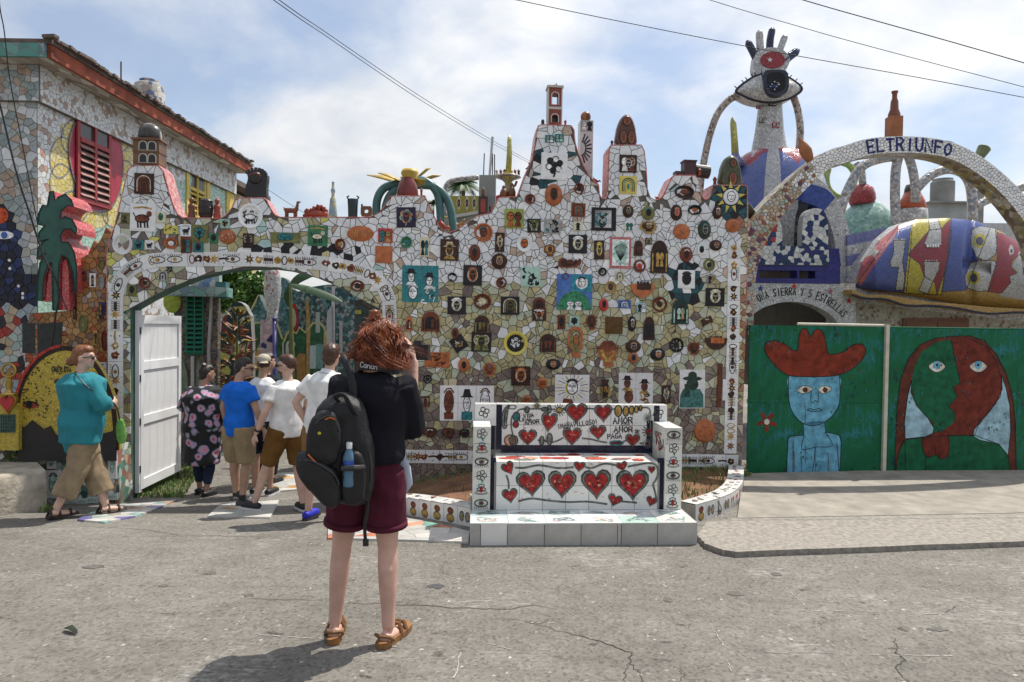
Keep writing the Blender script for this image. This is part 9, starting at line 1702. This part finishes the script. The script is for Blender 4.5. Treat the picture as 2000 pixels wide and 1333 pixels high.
for i in range(190):
 u = rr.uniform(-2.5,2.5); el = rr.uniform(.0,1.4) if i % 3 else rr.uniform(-.5,.4); ln = rr.uniform(.11,.22) if el > 0 else rr.uniform(.07,.15); am = rr.uniform(.004,.017); ph = rr.uniform(0,6.28); fq = rr.uniform(28,62); mi = rr.choice([0,0,1,1,1,2,3]); sw = rr.gauss(0,.08)
 for j2 in range(13):
  u2 = u + rr.gauss(0,.07); e2 = el + rr.gauss(0,.05); dv_ = Vector((math.sin(u2) * math.cos(e2),-math.cos(u2) * math.cos(e2), math.sin(e2))); p = Vector((dv_.x * .089,-.015 + dv_.y * .102,.025 + dv_.z * .103)); out_ = Vector((dv_.x, dv_.y, 0)); out_ = out_.normalized() if out_.length > .05 else Vector((0,-1,0)); sdv = Vector((-out_.y, out_.x, 0)); k_ = 10; P2 = []; l2 = ln * rr.uniform(.8,1.1); a2 = am * rr.uniform(.7,1.3); p2 = ph + rr.gauss(0,.3)
  for j in range(k_):
   t = j / (k_ - 1); l_ = l2 * t; q = p + out_ * (.014 * math.sin(3 * t) + .010 * t) + Vector((0,0,-l_ * (1 - .35 * max(0, e2 - .6)))) + out_ * max(0, e2) * .055 * min(1, l_ / .1) * (1 - .4 * t) + sdv * (a2 * math.sin(fq * l_ + p2) * min(1, t * 3) + sw * t * t) + out_ * a2 * math.cos(fq * l_ + p2) * min(1, t * 3); q.z = max(q.z, -.105 - .05 * max(0, min(1, q.x * 14)) + .035 * rr.random()); P2.append(Hd(q))
  b.tube(P2, [.0017 * s] * (k_ - 2) + [.0013 * s, .0005 * s], 4, mi if rr.random() < .8 else rr.choice([1,3]), cap=False)
for i in range(170):
 u = rr.uniform(-2.2,2.2); el = rr.uniform(-.6,1.3); d0 = Vector((math.sin(u) * math.cos(el),-math.cos(u) * math.cos(el), math.sin(el))); q0 = Vector((d0.x * .1,-.02 + d0.y * .11,.02 + d0.z * .11)); o2 = Vector((rr.gauss(0,.5), rr.gauss(0,.5), rr.gauss(-.2,.5))); ln = rr.uniform(.03,.075); w1 = Vector((rr.gauss(0,.008), rr.gauss(0,.008), rr.gauss(0,.008))); P2 = [Hd(q0 + (d0 * .8 + o2).normalized() * ln * t + w1 * math.sin(t * 5) - Vector((0,0,.05 * t * t))) for t in np.linspace(0,1,7)]; b.tube(P2, [.0014 * s] * 5 + [.001 * s, .0004 * s], 4, rr.choice([0,1,3,3]))
for i in range(150):
 a = rr.uniform(0,6.28); P2 = [Hd(Vector((-.035 + .03 * math.cos(a + t * 4) * (1 - .15 * abs(t - .5)),-.035 + .028 * math.sin(a + t * 4),.115 + (rr.random() * .004) + .05 * (a / 6.28)))) for t in np.linspace(0,1,7)]; b.tube(P2,.0028 * s, 5, rr.choice([0,1,2,3]))
b.build('strands', hr, hb_, kind='stuff', smooth=True)
b = MB(); c['hball'](b, (-.035,-.035,.14),.03,.028,.036); skin(b, 'bun', hr[0], hb_, .007,2,.004,40)
cp = T((.165,.30,1.50)) + Vector((-.01,.02,0)); cm = empty('camera_body', cp, 'black camera held up to her eye by the red-haired woman', 'camera'); b = MB(); b.box(cp + Vector((.0,.02,.045)),.13,.06,.09, R(-6)); b.box(cp + Vector((0,.02,.1)),.05,.05,.025, R(-6), taper=.8); b.build('body', blk, cm); b = MB(); b.lathe(cp + Vector((0,.05,.045)), [(.03,0),(.033,.02),(.033,.07),(.028,.075),(0,.072)], 16,0,(0,1,0)); b.build('lens', dglass, cm)
b = MB(); sp = [T(p) for p in smoothpts([(.14,.26,1.53),(.11,.08,1.455),(.06,-.06,1.475),(0,-.088,1.485),(-.06,-.06,1.48),(-.09,.08,1.46),(0,.3,1.5)], 6)]; nS = len(sp); V = []
for i, p in enumerate(sp): V += [p + Vector((0,-.008,.019)), p + Vector((0,-.014,-.019))]
b.add(V, [(2 * i, 2 * i + 1,2 * i + 3,2 * i + 2) for i in range(nS - 1)]); st = b.build('strap', mat('strap_black', (.012,.011,.012),.7), cm); st.modifiers.new('t', 'SOLIDIFY').thickness = .004
fr = Frame(T((.0,-.095,1.487)) + Vector((.004,-.008,0)),(1,-.12,-.14)); b = MB(); letters(b, fr, 'Canon', [(-.05,-.012),(.045,-.012)], .026,.0042,0,.006,1,.0,.8); b.build('lettering', mat('strap_text', (.6,.6,.6),.6), cm)
BK = at_depth(655,880, c['d'] - .27); bp_ = empty('backpack', BK - Vector((0,0,.3)), 'black backpack with a water bottle hanging from the red-haired woman\'s shoulder', 'backpack'); QF = Frame(BK, (1,.25,0),(.18,0,1)); nyl = mat('black_nylon', (.006,.006,.008),.6,.25,20, bump=.2, bscale=120)
def bkp(px, py, o_=0): return QF.w(*QF.st(px, py), o_)
def pod(pts, h0, h1, nm, wr=.006):
 S = QF.sts(smoothpts(pts, 4, True)); cx = sum(p[0] for p in S) / len(S); cy = sum(p[1] for p in S) / len(S); b = MB(); n_ = len(S); lv = [(.9, h0),(1, lerp(h0, h1,.2)),(1, lerp(h0, h1,.65)),(.9, lerp(h0, h1,.9)),(.7, h1)]; V = []
 for k_, h in lv: V += [QF.w(cx + (x - cx) * k_, cy + (y - cy) * k_, h) for x, y in S]
 b.add(V, [(r * n_ + i, r * n_ + (i + 1) % n_, (r + 1) * n_ + (i + 1) % n_, (r + 1) * n_ + i) for r in range(4) for i in range(n_)] + [tuple(4 * n_ + i for i in range(n_)), tuple(range(n_ - 1,-1,-1))]); return skin(b, nm, nyl, bp_, .009,4, wr, 14)
main = pod([(648,778),(680,772),(708,790),(722,840),(732,890),(728,960),(715,985),(680,988),(640,975),(608,945),(600,900),(606,850),(622,800)], -.13,.06, 'main_compartment')
pod([(616,806),(650,800),(664,830),(664,880),(640,905),(604,890),(600,850)], .05,.105, 'top_pocket'); pod([(583,884),(600,880),(650,905),(664,930),(664,975),(640,982),(606,950),(582,915)], .0,.12, 'front_pocket'); pod([(668,880),(700,876),(712,900),(712,962),(700,976),(668,972)], .03,.095, 'bottle_pocket', .003)
for P2, r, nm in (([(662,782,.04),(655,772,.07),(672,768,.09),(690,800,.08),(696,806,.04)], .014, 'grab_handle'),([(690,800,-.05),(690,760,-.06),(680,722,-.09),(668,702,-.14)], .02, 'shoulder_strap'),([(720,960,.0),(716,1000,.03),(712,1030,.03),(714,1055,.03)], .009, 'loose_strap')):
 b = MB(); b.tube([bkp(x, y, o_) for x, y, o_ in smoothpts(P2,4)], r, 8, flat=.4); b.build(nm, nyl, bp_, smooth=True)
b = MB(); b.box(bkp(714,1056,.03),.028,.012,.035); b.build('buckle', blk, bp_)
orm = mat('orange_pull', (.5,.12,.02),.6); 
for P2 in ([(636,812,.11),(645,808,.115),(655,812,.11)], [(603,877,.115),(612,886,.122),(618,892,.12)], [(661,935,.1),(660,945,.1)]): b = MB(); b.tube([bkp(*q) for q in P2], .004,6); b.build('zip_pull', orm, bp_)
for P2 in ([(606,850,.09),(622,815,.105),(650,806,.11),(664,836,.1)], [(586,890,.1),(612,890,.122),(650,912,.125),(662,935,.11)], [(696,800,.04),(716,860,.05),(724,920,.05),(716,975,.03)]): b = MB(); b.tube([bkp(*q) for q in smoothpts(P2,5)], .0045,6); b.build('zip', mat('zip_grey', (.035,.035,.038),.5), bp_)
b = MB(); cq = bkp(625,838,.112); b.ball(cq, .009,.004,.008,8,6); b.build('yellow_badge', mat('badge_yellow', (.5,.42,.02),.5), bp_)
bt0, bt1 = bkp(680,942,.075), bkp(682,857,.075); ax = (bt1 - bt0); Lb = ax.length; bo_ = empty('water_bottle', bt0, 'blue plastic water bottle with white cap in the backpack side pocket', 'bottle')
m, n, l, bs = _base('bottle_plastic'); bs.inputs['Base Color'].default_value = (.22,.42,.62,1); bs.inputs['Roughness'].default_value = .08; bs.inputs['Transmission Weight'].default_value = .55; bs.inputs['IOR'].default_value = 1.33
b = MB(); r = .031; b.lathe(bt0, [(r * .85,0),(r, .008),(r, Lb * .2),(r * .95, Lb * .23),(r, Lb * .26),(r, Lb * .62),(r * .85, Lb * .72),(r * .45, Lb * .84),(r * .4, Lb * .88),(0, Lb * .88)], 20,0, ax); b.build('flask', m, bo_, smooth=True); b = MB(); b.lathe(bt0, [(r * 1.02, Lb * .42),(r * 1.02, Lb * .6)], 20,0, ax); b.F = b.F[:-2]; b.M = b.M[:-2]; b.C = b.C[:-2]; b.build('label_band', mat('label_blue', (.03,.1,.45),.4,.4,30), bo_, smooth=True); b = MB(); b.lathe(bt0 + ax * .88, [(.015,-.006),(.0155,.02),(.013,.024),(0,.024)], 14,0, ax); b.build('cap', mat('cap_white', (.7,.72,.74),.4), bo_, auto=40)
b = MB(); b.tube([bkp(667,905,.11), bkp(690,903,.12), bkp(711,905,.09)], .016,8, flat=.9); b.build('pocket_band', blk, bp_)
b = MB(); b.tube([T((.15,.06,1.0)), T((.172,.07,.93)), T((.178,.08,.84)), T((.17,.08,.78))], [.02,.04,.05,.02], 12, flat=.45); b.build('shoulder_pouch', mat('pale_blue_cloth', (.42,.45,.55),.8), label='pale blue cloth pouch showing at her right hip', cat='bag', smooth=True)
p = gp(138,1232,.01); b = MB(); b.add([p + Vector((x, y, z)) for x, y, z in ((-.05,.03,.0),(-.01,.03,.02),(.05,-.02,.015),(.06,-.045,0),(.0,-.02,.02),(-.04,.005,.012))], [(0,5,1),(1,5,4),(1,4,2),(2,4,3)]); o = b.build('dead_leaf', mat('leaf_black', (.012,.02,.01),.7), label='small blackish leaf on the road at lower left', cat='leaf'); o.modifiers.new('t', 'SOLIDIFY').thickness = .004
